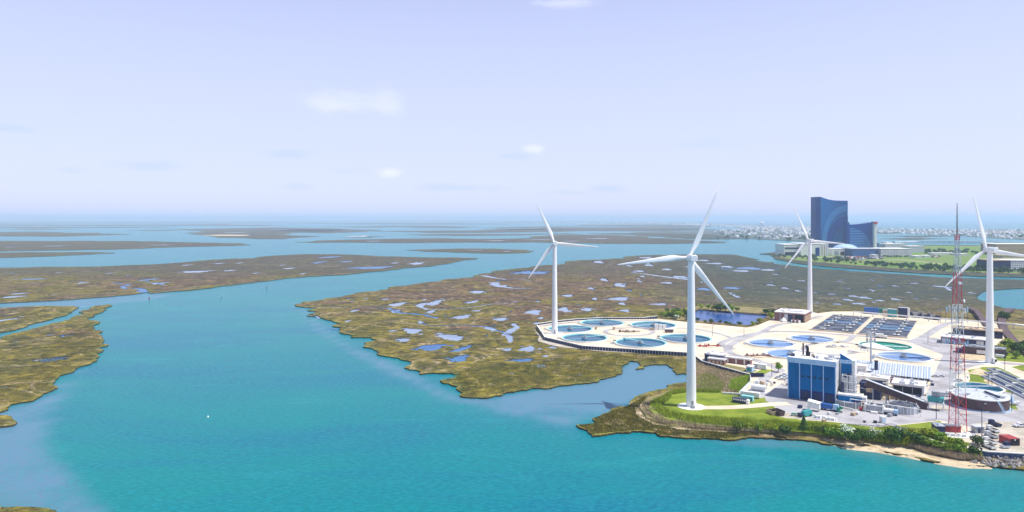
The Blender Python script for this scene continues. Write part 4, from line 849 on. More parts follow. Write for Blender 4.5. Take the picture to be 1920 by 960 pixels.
# buildings behind the conveyor
t = bld('workshop', 'white-roofed workshop with its open front painted as dark shade, between conveyor and ribbed shed', 'building', 1672, 735)
a_, r_ = shell(t, 15.5, 15, 4.6, 'white', 'roof_white'); MB().box(.6, 14.6, -.15, -.003, .3, 4.1).build('opening_shade_panel', M['dark'], t); roof_units(r_, 15, 15, 4.95, 7, 'lgrey', 3)  # solid front panel coloured near-black as the shade inside
for x in (.6, 5.2, 9.9, 14.4): MB().box(x, x + .25, -.3, -.152, 0, 4.3).build('post', M['grey'], t)
t = bld('pump_building', 'small white-roofed pump building just behind the top of the conveyor', 'building', 1607, 720)
a_, r_ = shell(t, 16, 11, 4.4, 'white', 'roof_white'); MB().box(6, 15, -.15, -.003, 1.2, 3.6).build('louvre', M['navy'], t); roof_units(r_, 16, 11, 4.8, 4, 'white', 9)
t = bld('switch_house', 'boxy white building with a pale grey wall, right of the annex tower', 'building', 1600, 706)
a_, r_ = shell(t, 7, 9, 6.4, 'white', 'roof_white'); MB().box(1, 6, -.15, -.003, 1, 5).build('grey_panel', M['lgrey'], t)
t = thing('storage_tank', 'short round black tank beside the grey mast', 'tank', P(1626, 706, ZS)); MB().cyl((0, 0, 0), (0, 0, 4), 2.6, 2.6, 20).disc((0, 0), 2.6, 4.01, 20, .7, 3).build('tank_wall', M['lgrey'], t); MB().ring((0, 0), 2.65, 2.85, 3.6, 4, 20).build('tank_band', M['navy'], t)
t = thing('black_stack', 'black rectangular chimney in front of the ribbed shed', 'chimney', P(1643, 706, ZS), RZ); MB().box(-.9, .9, -.9, .9, 0, 9.4).build('stack_wall', M['navy'], t); MB().box(-1.05, 1.05, -1.05, 1.05, 9.41, 9.8).build('cap', M['dark'], t)
t = thing('pipe_rack', 'dark red and navy pipe rack between the pump building and the workshop', 'pipe rack', P(1664, 720, ZS), RZ)
for k in range(5): MB().cyl((k * .9, 0, 1 + k * .5), (k * .9, 10, 1 + k * .5), .35, .35, 8).build('pipe', M['redpaint' if k % 2 else 'navy'], t)
for y in (0, 5, 10): MB().beam((-.5, y, 0), (-.5, y, 3.6), .25).beam((4.4, y, 0), (4.4, y, 3.6), .25).beam((-.5, y, 3.6), (4.4, y, 3.6), .25).build('rack_frame', M['white'], t)
MB().box(-2.6, -1.2, 1, 2.6, 0, 2).build('pump', M['dark'], t)
t = thing('pipe_loop', 'long white pipe with a square bend lying behind the conveyor', 'pipe', P(1650, 728, ZS), RZ)
MB().cyl((0, 0, 3.4), (9, 0, 3.4), .3, .3, 8).cyl((9, 0, 3.55), (9, 0, 0), .3, .3, 8).build('pipe', M['white'], t)
for x in (0, 3, 6): MB().beam((x, 0, 0), (x, 0, 3.2), .2).build('pipe_support', M['white'], t)
# ribbed shed
BL = Vector(((1603 - CX) / FOC * 436, 436, ZS)); BR = Vector(((1746 - CX) / FOC * 414, 414, ZS)); du = (BR - BL); rz2 = math.atan2(du.y, du.x); vd = Vector((-du.y, du.x, 0)).normalized(); FLp = BL - vd * 17
t = thing('ribbed_shed', 'long open shed with a pale blue ribbed roof and dark open front', 'shed', FLp, rz2); LW = du.length
MB().box(0, LW, 12, 16.9, 0, 5.6).build('back_wall', M['white'], t)
nr = 30
for k in range(nr):
    x = LW * k / nr; q = LW / nr
    MB().add([(x, 0, 2.9), (x + q - .02, 0, 2.9), (x + q - .02, 17, 6.9), (x, 17, 6.9), (x + q * .5, 0, 3.3), (x + q * .5, 17, 7.3)], [(0, 4, 5, 3), (4, 1, 2, 5), (0, 1, 4), (3, 5, 2), (0, 3, 2, 1)]).build('roof_rib', M['shed_roof' if k % 2 else 'lgrey'], t)
for k in range(14): MB().box(LW * k / 13 - .2, LW * k / 13 + .2, .3, .7, 0, 2.85).build('post', M['lgrey'], t)
for k in range(12): MB().box(LW * (k + .3) / 12.6, LW * (k + .85) / 12.6, 2, 9, 0, 2.2).build('storage_bin', M['navy' if k % 3 else 'grey'], t)
MB().box(.2, LW - .2, 11.8, 11.99, 0, 4.1).build('inner_wall', M['navy'], t)
# brick pump house by the third turbine
t = bld('brick_pump_house', 'flat white-roofed brick pump house in front of the third turbine', 'pump house', 1452, 601)
a_, r_ = shell(t, 27, 28, 8, 'brick', 'roof_white'); roof_units(r_, 27, 28, 8.4, 6, 'white', 4); MB().box(12, 24, 10, 22, 8.36, 9.6).build('raised_roof', M['roof_white'], t)
for x0, x1, mt in ((5, 5.5, 'lgrey'), (9, 12, 'lgrey'), (12.6, 16.5, 'navy'), (18.4, 26, 'dark')): MB().box(x0, x1, -.2, -.003, .2, 7).build('facade_panel', M[mt], t)
for k in range(9): MB().box(27.002, 27.12, 1 + k * 3, 2.6 + k * 3, 1, 6).build('side_panel', M['tan'], t)
for k in range(5): MB().box(16 + k * 1.6, 17.2 + k * 1.6, -5, -.5, 0, 2.2 + (k % 2) * .8).build('loading_bin', M['brick' if k % 2 else 'white'], t)
t = thing('white_tent', 'small white peaked tent in front of the brick pump house', 'tent', P(1469, 603.5, ZS), RZ); MB().cyl((0, 0, 0), (0, 0, 1.4), 3, 3, 4, smooth=False).cyl((0, 0, 1.4), (0, 0, 4.4), 3.2, .1, 4, smooth=False).build('canopy', M['white'], t)
# brick workshop at the left wall
t = bld('brick_workshop', 'dark brick workshop with white roofs standing above the reed bank', 'workshop', 1321, 677)
a_, r_ = shell(t, 12, 9, 4.8, 'navy', 'roof_white'); roof_units(r_, 12, 9, 5.2, 2, 'white', 8)
a_, r_ = shell(t, 11, 5, 2.9, 'brick', 'roof_white', 4, -5.3)
for k in range(4): MB().box(4.6 + 2.6 * k, 6.1 + 2.6 * k, -5.42, -5.303, .3, 2.2).build('window', M['tan'], t)
a_, r_ = shell(t, 17, 5, 3.4, 'brick', 'roof_white', 12.5, 3)
for k in (2, 7.5, 13): MB().box(12.5 + k, 13.3 + k, 2.7, 2.997, 0, 3.6).build('buttress', M['white'], t)
MB().box(28, 29.2, 2.6, 2.99, 0, 2.6).build('door', M['navy'], t)
# white kiosks on the small lawn
t = bld('control_kiosk', 'white box kiosk with a dark teal window on the small lawn', 'kiosk', 1399, 697); shell(t, 3.6, 5.5, 3.2, 'blue_light', 'roof_white', par=.1); MB().box(.5, 2.8, -.1, -.003, .8, 2.6).build('window', M['teal_paint'], t)
t = bld('generator_box', 'white generator container with grey end louvre beside the kiosk', 'generator', 1412, 691); MB().box(0, 8, 0, 3, .3, 3.3).build('container_wall', M['white'], t); MB().box(.2, 2.6, -.08, -.003, .6, 3).build('louvre', M['grey'], t); MB().box(0, 8, .2, 2.8, 0, .295).build('skid', M['navy'], t)
# corner tank yard
t = bld('tank_bund', 'walled corner bund holding a row of dark panels at its back', 'bund', 1407, 719)
o_, e1, e2, e3 = [P(x, y, ZS) - P(1407, 719, ZS) for x, y in ((1407, 719), (1407, 707), (1434, 707), (1386, 740))]
mi = Matrix.Rotation(-RZ, 3, 'Z'); e1, e2, e3 = mi @ e1, mi @ e2, mi @ e3
for p, q in ((o_, e1), (o_, e3), (e1, e2)): MB().beam(p + Vector((0, 0, .7)), q + Vector((0, 0, .7)), .4, 1.8).build('bund_wall', M['lgrey'], t)
for k in range(6): p = e1.lerp(e2, (k + .6) / 6.6) + Vector((0, -.6, 0)); MB().beam(p + Vector((-.9, 0, 1.5)), p + Vector((.9, 0, 1.5)), .3, 2.2).build('dark_panel', M['navy'], t)
t = bld('horizontal_fuel_tank', 'long white horizontal fuel tank in the corner bund', 'fuel tank', 1408, 733)
MB().cyl((0, 1.6, 2.2), (7.6, 1.6, 2.2), 1.7, 1.7, 20).build('tank_shell', M['white'], t)
for x in (1, 6.4): MB().box(x, x + .5, .2, 3, 0, 1.3).build('saddle', M['lgrey'], t)
MB().box(-.4, 8.2, -.4, 3.8, 0, .3).build('tank_plinth', M['white'], t)
t = bld('chemical_tanks', 'cluster of small white upright tanks behind the long fuel tank', 'tank', 1420, 722)
for k, (x, y, r, h) in enumerate(((0, 0, 1.2, 2.6), (3, .6, 1, 2.2), (5.4, 0, .8, 2.4), (1.6, 3.2, 1.1, 2), (7.4, 1.8, .6, 3))): MB().cyl((x, y, 0), (x, y, h), r, r, 14).build('upright_tank', M['white' if k % 2 == 0 else 'tan'], t)
# trailers by the lawn
t = bld('vent_container', 'dark container with a row of white vents parked on the lawn edge', 'container', 1373, 754.5); MB().box(0, 7.2, 0, 2.6, .3, 2.6).build('container_wall', M['navy'], t)
for k in range(6): MB().box(.4 + k * 1.15, 1.2 + k * 1.15, -.08, -.003, 1.5, 2.3).build('vent', M['white'], t)
MB().box(7.21, 8.4, 0, 2.6, .3, 2.3).build('end_cabinet', M['white'], t)
t = bld('teal_container', 'pale teal container beside the white-vented dark one', 'container', 1389, 751); MB().box(0, 6.2, 0, 2.6, .2, 2.8).build('container_wall', M['teal_rim'], t); MB().box(4.2, 5.8, -.08, -.003, .5, 2.2).build('door', M['teal_paint'], t)
t = bld('white_trailer', 'long white trailer parked behind the teal container', 'trailer', 1388, 743.5); MB().box(0, 10, 0, 2.8, .5, 3.1).build('trailer_body', M['white'], t); MB().box(.6, 7, -.08, -.003, .8, 1.6).build('skirt', M['blue_paint'], t)
# right-hand buildings
t = bld('garage_building', 'long flat white-roofed garage with navy doors beside the fourth turbine', 'garage', 1764, 643)
a_, r_ = shell(t, 30, 15, 4.6, 'navy', 'roof_white')
for k, mt in enumerate(('lgrey', 'blue_paint', 'brown', 'navy', 'lgrey')): MB().box(.6 + 5.6 * k, 5.2 + 5.6 * k, -.15, -.003, 0, 3.9).build('garage_door', M[mt], t)
roof_units(r_, 30, 15, 4.95, 5, 'lgrey', 6)
t = thing('pink_roof_building', 'low building with pinkish tan roof behind the garage', 'building', P(1786, 628, ZS), RZ); a_, r_ = shell(t, 34, 14, 5.5, 'navy', 'tan'); roof_units(r_, 34, 14, 5.9, 7, 'grey', 12)
MB().box(13, 33, -.2, -.003, 3, 5.3).build('strip_window', M['dark'], t)
t = bld('brown_office', 'low brown building with a grey roof in front of the garage', 'building', 1806, 662.5)
a_, r_ = shell(t, 25, 9, 5, 'brown', 'grey'); roof_units(r_, 25, 9, 5.35, 8, 'lgrey', 7); MB().box(8, 14, -.18, -.003, .8, 3).build('garage_door', M['white'], t); MB().box(8, 15, -.3, -.003, 3.05, 3.4).build('lintel', M['white'], t)
MB().box(-4, -.01, 1, 7, 0, 3.4).build('porch', M['navy'], t); MB().box(-4.4, -.02, .6, 7.4, 3.41, 3.8).build('porch_roof', M['grey'], t)
for k in range(5): MB().box(15.5 + 1.8 * k, 16.7 + 1.8 * k, -.12, -.003, 1.2, 3.2).build('window', M['glass'], t)
sheet('apron', [(1800, 664), (1852, 664), (1853, 676), (1820, 675), (1800, 672)], M['sand'])
t = thing('silver_van', 'pale boxy van parked right of the fourth turbine base', 'van', P(1866, 670, ZS), -.9); MB().box(0, 5, 0, 2, .4, 2.2).build('van_body', M['white'], t); MB().box(5.01, 6, 0.1, 1.9, .4, 1.5).build('cab', M['navy'], t)
t = thing('black_bin', 'round black bin at the foot of the fourth turbine', 'bin', P(1865, 679, ZS)); MB().cyl((0, 0, 0), (0, 0, 2), 1.2, 1.3, 14).build('bin_body', M['black'], t); MB().cyl((0, 0, 2), (0, 0, 2.2), 1.35, 1.2, 14).build('lid', M['grey'], t)
# round digesters
def big_tank(cx, cy, r, h, label, wall, top, open_=False):
    c = P(cx, cy, ZS); t = thing('digester_tank', label, 'tank', c); n = 28
    for k in range(n):
        a = 2 * math.pi * k / n; b = 2 * math.pi * (k + 1) / n; m = MB()
        m.add([(r * math.cos(a), r * math.sin(a), .4), (r * math.cos(b), r * math.sin(b), .4), (r * math.cos(b), r * math.sin(b), h), (r * math.cos(a), r * math.sin(a), h), (.97 * r * math.cos(a), .97 * r * math.sin(a), .4), (.97 * r * math.cos(b), .97 * r * math.sin(b), .4), (.97 * r * math.cos(b), .97 * r * math.sin(b), h), (.97 * r * math.cos(a), .97 * r * math.sin(a), h)],
              [(0, 1, 2, 3), (5, 4, 7, 6), (3, 2, 6, 7), (1, 0, 4, 5), (0, 3, 7, 4), (2, 1, 5, 6)]); m.build('wall_panel', M[wall], t)
    MB().ring((0, 0), r * .9, r + .8, 0, .38, 48).build('base_ring', M['blue_light'], t)
    MB().ring((0, 0), r - .6, r + .35, h + .005, h + .5, 48).build('rim', M['rim'], t)
    if open_:
        MB().disc((0, 0), r * .965, h - 1.0, 48).build('water_surface', M['tank_teal'], t); MB().beam((-r, 0, h + .9), (r, 0, h + .9), 1.2, .3).build('walkway', M['lgrey'], t)
        MB().ring((0, 0), r - .62, r - .5, h - 1, h + .2, 48).build('inner_wall', M['teal_rim'], t)
    else:
        d = MB().disc((0, 0), r - .62, h + .35, 48, 1.6, 4).build('domed_roof', M[top], t)
        for k in range(12):
            a = 2 * math.pi * k / 12; MB().beam((1.5 * math.cos(a), 1.5 * math.sin(a), h + 2.0), ((r - .8) * math.cos(a), (r - .8) * math.sin(a), h + .55), .18).build('roof_seam', M['lgrey'], d)
    return t, r, h
t, r, h = big_tank(1837, 761, 12.6, 5.6, 'large round brown tank with a pale domed roof right of the red and white mast', 'brown', 'lgrey')
st_ = MB(); a = -1.35
for k in range(14): q = k / 13; st_.beam(((r + .3 + .2) * math.cos(a - .02 * k), (r + .5) * math.sin(a - .02 * k), .3 + q * (h + .3)), ((r + 1.8) * math.cos(a - .02 * k), (r + 1.8) * math.sin(a - .02 * k), .3 + q * (h + .3)), .35, .12)
st_.beam(((r + 1.8) * math.cos(a), (r + 1.8) * math.sin(a), 1.2), ((r + 1.8) * math.cos(a - .27), (r + 1.8) * math.sin(a - .27), h + 1.6), .12); st_.build('outer_stair', M['blue_light'], t)
MB().box(2.4, 6.4, -9.5, -5.5, h + .9, h + 1.6).build('roof_hatch', M['grey'], t); MB().beam((.5, -3, h + 2.6), (2.2, -11.5, h + 1.8), .5, 1).build('duct', M['navy'], t)
MB().cyl((-8, -3, h + .6), (-8, -3, h + 1.9), 1, 1, 12).cyl((2, 5, h + 1), (2, 5, h + 2.4), .5, .5, 8).cyl((-2, -8, h + .9), (-2, -8, h + 1.6), .6, .6, 8).build('roof_vent', M['lgrey'], t)
big_tank(1835, 738, 11.8, 3.2, 'round open tank with teal water directly behind the brown domed tank', 'lgrey', 'rim', True)
t = thing('gas_pipes', 'white looped gas pipes left of the round tanks', 'pipework', P(1775, 744, ZS), RZ)
for k in range(4): MB().cyl((k * 1.7, 0, 0), (k * 1.7, 0, 3.2), .35, .35, 8).cyl((k * 1.7, 0, 3.2), (k * 1.7 + 1.2, 3, 3.2), .35, .35, 8).cyl((k * 1.7 + 1.2, 3, 3.2), (k * 1.7 + 1.2, 3, 0), .35, .35, 8).build('pipe_loop', M['white'], t)
MB().cyl((-3, 1, 1.6), (8, 2, 1.6), .7, .7, 10).build('header_pipe', M['lgrey'], t)
# long channels
for k, (x0, y0, x1, y1, lab) in enumerate(((1858, 693, 1990, 749, 'long dark water channel with pale rails, farthest of the three on the right lawn'), (1853, 700, 1975, 757, 'long dark water channel with pale rails, middle of the three on the right lawn'), (1848, 707, 1950, 758, 'long dark water channel with pale rails, nearest of the three on the right lawn'))):
    a, b = P(x0, y0, ZS), P(x1, y1, ZS); d = b - a; t = thing('water_channel', lab, 'channel', a, math.atan2(d.y, d.x), 'three long channels on the right lawn'); L_ = d.length
    MB().box(0, L_, -2.3, -1.9, 0, 1.1).box(0, L_, 1.9, 2.3, 0, 1.1).box(0, .4, -1.899, 1.899, 0, 1.1).box(L_ - .4, L_, -1.899, 1.899, 0, 1.1).build('channel_wall', M['lgrey'], t)
    MB().box(.41, L_ - .41, -1.89, 1.89, .05, .5).build('channel_water', M['navy'], t)
    h = MB().beam((0, 2.1, 2.1), (L_, 2.1, 2.1), .1)
    for q in range(int(L_ / 2.4)): h.beam((q * 2.4, 2.1, 1.1), (q * 2.4, 2.1, 2.1), .08)
    h.build('handrail', M['rim'], t)
    for q in (.12, .45, .75): MB().box(L_ * q, L_ * q + 1.2, -1.5, 1.5, 1.15, 1.9).build('sluice_gate', M['rim'], t)
# tanks and clutter in front of the conveyor
def low_tank(px, py, r, h, label, wall, n=24):
    t = thing('round_hopper_tank', label, 'tank', P(px, py, ZS)); 
    for k in range(n):
        a, b = 2 * math.pi * k / n, 2 * math.pi * (k + 1) / n
        MB().add([(r * math.cos(a), r * math.sin(a), 0), (r * math.cos(b), r * math.sin(b), 0), (r * math.cos(b), r * math.sin(b), h), (r * math.cos(a), r * math.sin(a), h), (r * .94 * math.cos(b), r * .94 * math.sin(b), h), (r * .94 * math.cos(a), r * .94 * math.sin(a), h), (r * .94 * math.cos(b), r * .94 * math.sin(b), 0), (r * .94 * math.cos(a), r * .94 * math.sin(a), 0)],
                 [(0, 1, 2, 3), (3, 2, 4, 5), (5, 4, 6, 7), (1, 0, 7, 6), (0, 3, 5, 7), (2, 1, 6, 4)]).build('wall_panel', M[wall if k % 2 else 'grey'], t)
    MB().disc((0, 0), r * .93, h * .8, 32).build('contents', M['white' if wall != 'lgrey' else 'aeration'], t)
    for k in range(0, n, 3):
        a = 2 * math.pi * k / n; MB().beam(((r + .15) * math.cos(a), (r + .15) * math.sin(a), 0), ((r + .15) * math.cos(a), (r + .15) * math.sin(a), h + .6), .25).build('stiffener', M['white'], t)
    return t
t = low_tank(1592, 760, 6.6, 3.0, 'low round white-topped tank at the foot of the blue plant room', 'grey'); MB().beam((2, -8, 0), (3, -7, 4.4), .3).beam((3.5, -8, 0), (4.5, -7, 4.4), .3).beam((2, -8, 2), (3.5, -8, 2), .2).build('ladder', M['white'], t)
low_tank(1692, 771, 6.9, 3.6, 'round weathered grey tank standing alone right of the machinery', 'lgrey')
t = bld('filter_press', 'grey filter press trailer with white frame ends between the two round tanks', 'machinery', 1625, 772)
MB().box(0, 6.6, 0, 2.4, 1, 3.4).build('press_body', M['grey'], t)
for x in (-.8, 7): MB().box(x, x + .6, -.2, 2.6, 0, 4).build('end_frame', M['white'], t)
MB().box(2, 5, -2.2, -.4, 0, .9).build('step_platform', M['white'], t); MB().cyl((-3.5, 1, .8), (-2, 1, .8), .8, .8, 12).build('pump', M['redpaint'], t)
t = bld('tan_machine', 'tan and dark conveyor machine left of the grey filter press', 'machinery', 1611, 766); MB().box(0, 3.2, 0, 2.2, .6, 1.6).build('machine_base', M['dark'], t); MB().box(.4, 2.8, .1, 2.1, 1.61, 3.2, taper=.3).build('tan_hood', M['tan'], t); MB().beam((3, 1, 1.5), (6, 3, 4.6), .9, .4).build('belt_arm', M['white'], t)
t = bld('tanker_truck', 'small white tanker truck parked right of the grey filter press', 'truck', 1657, 777)
MB().cyl((0, 1.2, 2), (4.2, 1.2, 2), 1.1, 1.1, 14).build('tank_body', M['white'], t); MB().box(4.4, 6, .1, 2.3, .6, 2.8).build('cab', M['blue_light'], t); MB().box(0, 6, .3, 2.1, .5, .9).build('chassis', M['navy'], t)
for x in (.9, 2.4, 5.2):
    for y in (.1, 2.3): MB().cyl((x, y - .15, .5), (x, y + .15, .5), .5, .5, 12).build('wheel', M['black'], t)
for i, (px, py, lab) in enumerate(((1560, 768, 'white pipe manifold over the yard, left end'), (1650, 757, 'white pipe run between the low tank and the weathered tank'))):
    pass
t = thing('overhead_pipe', 'thin white overhead pipe running above the yard machinery', 'pipe', P(1594, 764, ZS), -.62)
MB().cyl((0, 0, 4.4), (31, 0, 4.0), .22, .22, 8).build('pipe', M['white'], t)
for x in (0, 8, 16, 24, 31): MB().beam((x, 0, 0), (x, 0, 4.2), .2).build('pipe_support', M['white'], t)
t = bld('sludge_hopper', 'beige sloping hopper on a frame in front of the blue building', 'hopper', 1514, 770)
MB().add([(0, 0, 2), (5.5, 0, 1.2), (5.5, 3.4, 1.2), (0, 3.4, 2), (0, 0, 5.0), (5.5, 0, 4.2), (5.5, 3.4, 4.6), (0, 3.4, 5.4), (6.8, 1.7, 5.2)], [(3, 2, 1, 0), (0, 1, 5, 4), (1, 2, 6, 5), (2, 3, 7, 6), (3, 0, 4, 7), (4, 5, 6, 7), (5, 6, 8)]).build('hopper_bin', M['rim'], t)
for x in (.2, 5):
    for y in (.2, 3.2): MB().beam((x, y, 0), (x, y, 2), .25).build('leg', M['rock'], t)
t = bld('roll_off_truck', 'blue tank truck with a pale blue end parked below the blue building', 'truck', 1537, 768)
MB().box(0, 5.6, 0, 2.5, .9, 3.2, taper=.2).build('truck_body', M['blue_paint'], t); MB().box(5.9, 8.8, 0, 2.5, .9, 3.4, taper=.3).build('tipper', M['blue_light'], t); MB().box(8.9, 10.6, .2, 2.2, .6, 1.4).build('ramp', M['rim'], t)
for x in (1, 2.4, 6.6, 8):
    for y in (.1, 2.4): MB().cyl((x, y - .15, .5), (x, y + .15, .5), .5, .5, 12).build('wheel', M['black'], t)
def skip(px, py, L_, w_, h, m1, m2, label, rz=RZ, cover=None):
    t = thing('skip', label, 'skip', P(px, py, ZS), rz, 'open skips along the yard')
    MB().add([(0, 0, .2), (L_, 0, .2), (L_, w_, .2), (0, w_, .2), (-.3, -.15, h), (L_ + .3, -.15, h), (L_ + .3, w_ + .15, h), (-.3, w_ + .15, h)], [(3, 2, 1, 0), (0, 1, 5, 4), (1, 2, 6, 5), (2, 3, 7, 6), (3, 0, 4, 7)]).build('skip_body', M[m1], t)
    MB().box(-.3, L_ + .3, -.16, .1, h, h + .12).box(-.3, L_ + .3, w_ - .1, w_ + .16, h, h + .12).box(-.3, -.1, .11, w_ - .11, h, h + .12).box(L_ + .1, L_ + .3, .11, w_ - .11, h, h + .12).build('rim', M[m1], t)
    MB().box(.1, L_ - .1, .1, w_ - .1, h * .6, h * .75).build('load', M[m2], t)
    for k in range(5): MB().box(L_ * (k + .4) / 5, L_ * (k + .4) / 5 + .15, -.3, -.16, .3, h - .1).build('side_rib', M[m1], t)
    return t
skip(1456, 778, 4.4, 2.4, 1.9, 'tan', 'dark', 'tan open skip at the left end of the row along the yard edge', 1.9)
skip(1471, 780, 5.2, 2.8, 2.4, 'brown', 'dark', 'dark brown open skip second from the left along the yard edge', 1.9)
skip(1580, 773, 4.2, 2.6, 2.4, 'green_paint', 'teal_paint', 'green covered skip beside the round white-topped tank', 1.7)
for px, lab in ((1484, 'small green and white cart just right of the dark brown skip'), (1494, 'small green and white cart left of the teal tractor trailer')):
    t = thing('cart', lab, 'cart', P(px, 780, ZS), -.3); MB().box(0, 2.2, 0, 1.2, .8, 1.3).build('cart_body', M['green_paint'], t); MB().box(-.3, 2.6, -.2, 1.4, .5, .78).build('cart_frame', M['white'], t)
    for x in (.2, 2): MB().cyl((x, -.25, .3), (x, 1.45, .3), .3, .3, 10).build('wheel', M['black'], t)
t = thing('teal_loader', 'bright teal covered trailer parked on the yard edge beside the white sacks', 'trailer', P(1507, 783, ZS), .45)
MB().add([(0, 0, .5), (6, 0, .5), (6, 2.5, .5), (0, 2.5, .5), (1, .2, 2.6), (5.8, .2, 3.0), (5.8, 2.3, 3.0), (1, 2.3, 2.6)], [(3, 2, 1, 0), (0, 1, 5, 4), (1, 2, 6, 5), (2, 3, 7, 6), (3, 0, 4, 7), (4, 5, 6, 7)]).build('trailer_body', M['teal_paint'], t)
MB().box(-1.6, -.02, .3, 2.2, .5, 2).build('cab', M['navy'], t)
for x in (.6, 4.8):
    for y in (0, 2.5): MB().cyl((x, y - .2, .55), (x, y + .2, .55), .55, .55, 12).build('wheel', M['black'], t)
Rr = random.Random(5)
for k in range(16):
    p = P(1531 + k * 2.4, 783 + k * .38 + Rr.uniform(-.6, .6), ZS); m = MB(); s = Rr.uniform(.6, 1.0)
    m.box(-s, s, -s * .8, s * .8, 0, s * 1.3, rz=Rr.uniform(0, 3), taper=.18); o = m.build('bulk_bag', M['white']); o.location = p; props(o, 'white bulk bag in the row along the yard edge right of the teal trailer', 'bulk bag', 'row of white bulk bags')
for px, py, mt, lab, s in ((1621, 792, 'navy', 'small dark drum at the edge of the lawn, left of the white portable toilet', .6), (1641, 793, 'black', 'black drum immediately left of the white portable toilet', .8)):
    t = thing('drum', lab, 'drum', P(px, py, ZS)); MB().cyl((0, 0, 0), (0, 0, 1.6 * s), s, s, 12).build('drum_body', M[mt], t); MB().cyl((0, 0, 1.6 * s), (0, 0, 1.6 * s + .1), s * 1.04, s, 12).build('drum_lid', M['grey'], t)
t = thing('portable_toilet', 'white and pale blue portable toilet standing on the edge of the yard', 'portable toilet', P(1655, 794, ZS), .3); MB().box(0, 2, 0, 2, 0, 2.9).build('cabin', M['white'], t); MB().box(.4, 1.6, -.06, -.003, .2, 2.5).build('door', M['blue_light'], t); MB().box(-.1, 2.1, -.1, 2.1, 2.91, 3.2, taper=.3).build('cabin_roof', M['white'], t)
# cars
def car_proto(mt):
    b = MB(); pr = [(0, .35), (0, .85), (.9, .95), (1.5, 1.42), (3.1, 1.45), (3.8, .98), (4.5, .85), (4.5, .35)]
    n = len(pr); vs = [(x, .05 if 1 < z else 0, z) for x, z in pr] + [(x, 1.75 if 1 < z else 1.8, z) for x, z in pr]
    b.add(vs, [tuple(range(n))[::-1], tuple(range(n, 2 * n))] + [(i, (i + 1) % n, n + (i + 1) % n, n + i) for i in range(n)])
    g = MB().add([(1.0, .12, .97), (1.5, .2, 1.38), (1.5, 1.6, 1.38), (1.0, 1.68, .97)], [(0, 1, 2, 3)[::-1]]); g.v = [(x - .02, y, z + .03) for x, y, z in g.v]
    g.add([(1.15, -.01, 1.0), (1.6, .03, 1.38), (3.0, .03, 1.4), (3.5, -.01, 1.02)], [(0, 1, 2, 3)[::-1]]); g.add([(1.15, 1.81, 1.0), (1.6, 1.77, 1.38), (3.0, 1.77, 1.4), (3.5, 1.81, 1.02)], [(0, 1, 2, 3)])
    g.add([(3.15, .2, 1.44), (3.8, .15, 1.02), (3.8, 1.65, 1.02), (3.15, 1.6, 1.44)], [(0, 1, 2, 3)]); g.v[-4:] = [(x + .03, y, z + .02) for x, y, z in g.v[-4:]]
    return b.mesh('car_body', M[mt]), g.mesh('car_glass', M['glass'])
WH = MB().cyl((0, -.1, 0), (0, .1, 0), .33, .33, 12).mesh('wheel', M['black']); CARM = {m: car_proto(m) for m in ('car_white', 'car_dark', 'lgrey', 'redpaint')}
def car(px, py, rz, mt, label, s=1.0, group='cars parked around the plant'):
    t = thing('parked_car', label, 'car', P(px, py, ZS + .35), rz, group); t.location.z = ZS + .1; t.scale = (s, s, s)
    link('car_body', CARM[mt][0], t); link('car_glass', CARM[mt][1], t)
    for x in (.85, 3.65):
        for y in (.1, 1.7): link('wheel', WH, t, (x, y, .33))
for k, (px, py) in enumerate(((1452, 709), (1459, 712), (1464, 709), (1458, 706), (1468, 706), (1473, 708), (1464, 703.5))):
    car(px, py, -.2 + .1 * (k % 3), 'car_white' if k % 3 else 'lgrey', 'light-coloured car in the small car park left of the blue building', 1.0, 'cars in the small car park left of the blue building')
car(1476, 722, 0, 'car_dark', 'dark car half hidden by the left corner of the blue building'); car(1746, 706, -.2, 'car_white', 'white car parked right of the ribbed shed, left one of two'); car(1757, 706, -.2, 'car_white', 'white car parked right of the ribbed shed, right one of two')
car(1750, 715, 1.2, 'lgrey', 'grey car in front of the two white cars right of the ribbed shed'); car(1790, 714, -.3, 'lgrey', 'silver car parked behind the legs of the red and white mast'); car(1741, 716, 1.3, 'car_dark', 'dark teal car against the end of the ribbed shed')
t = bld('white_lorry', 'white lorry on the road in front of the aeration basins', 'lorry', 1640, 633.5); MB().box(0, 6.2, 0, 2.6, 1.2, 3.6).build('cargo_box', M['white'], t); MB().box(6.6, 8.8, .1, 2.5, .7, 2.6).build('cab', M['rim'], t); MB().box(0, 8.8, .4, 2.2, .6, 1.18).build('chassis', M['navy'], t)
for x in (1.2, 2.6, 7.8):
    for y in (.1, 2.5): MB().cyl((x, y - .15, .5), (x, y + .15, .5), .5, .5, 12).build('wheel', M['black'], t)
row = [(1858, 797, 'navy', 'small dark van at the far end of the line of parked trucks'), (1854, 808, 'white', 'white pickup truck second from the far end of the parked line'), (1851, 819, 'lgrey', 'pale pickup truck third in the line of parked trucks'), (1848, 830, 'white', 'white truck fourth in the parked line, near the seawall'), (1846, 839, 'rim', 'cream truck at the near end of the parked line by the seawall')]
for px, py, mt, lab in row:
    t = thing('parked_truck', lab, 'truck', P(px, py, ZS), -1.45, 'line of trucks parked beside the gravel yard'); MB().box(0, 3.8, 0, 2.3, .6, 1.5).build('truck_bed', M[mt], t); MB().box(.2, 3.6, .25, 2.05, 1.2, 1.55).build('bed_load', M['dark'], t)
    MB().box(-1.9, -.01, .1, 2.2, .6, 2.3, taper=.12).build('cab', M[mt], t); MB().box(-1.95, -.1, .35, 1.95, 1.75, 2.1).build('windscreen', M['glass'], t)
    for x in (-1, 2.8):
        for y in (0, 2.3): MB().cyl((x, y - .15, .45), (x, y + .15, .45), .45, .45, 12).build('wheel', M['black'], t)
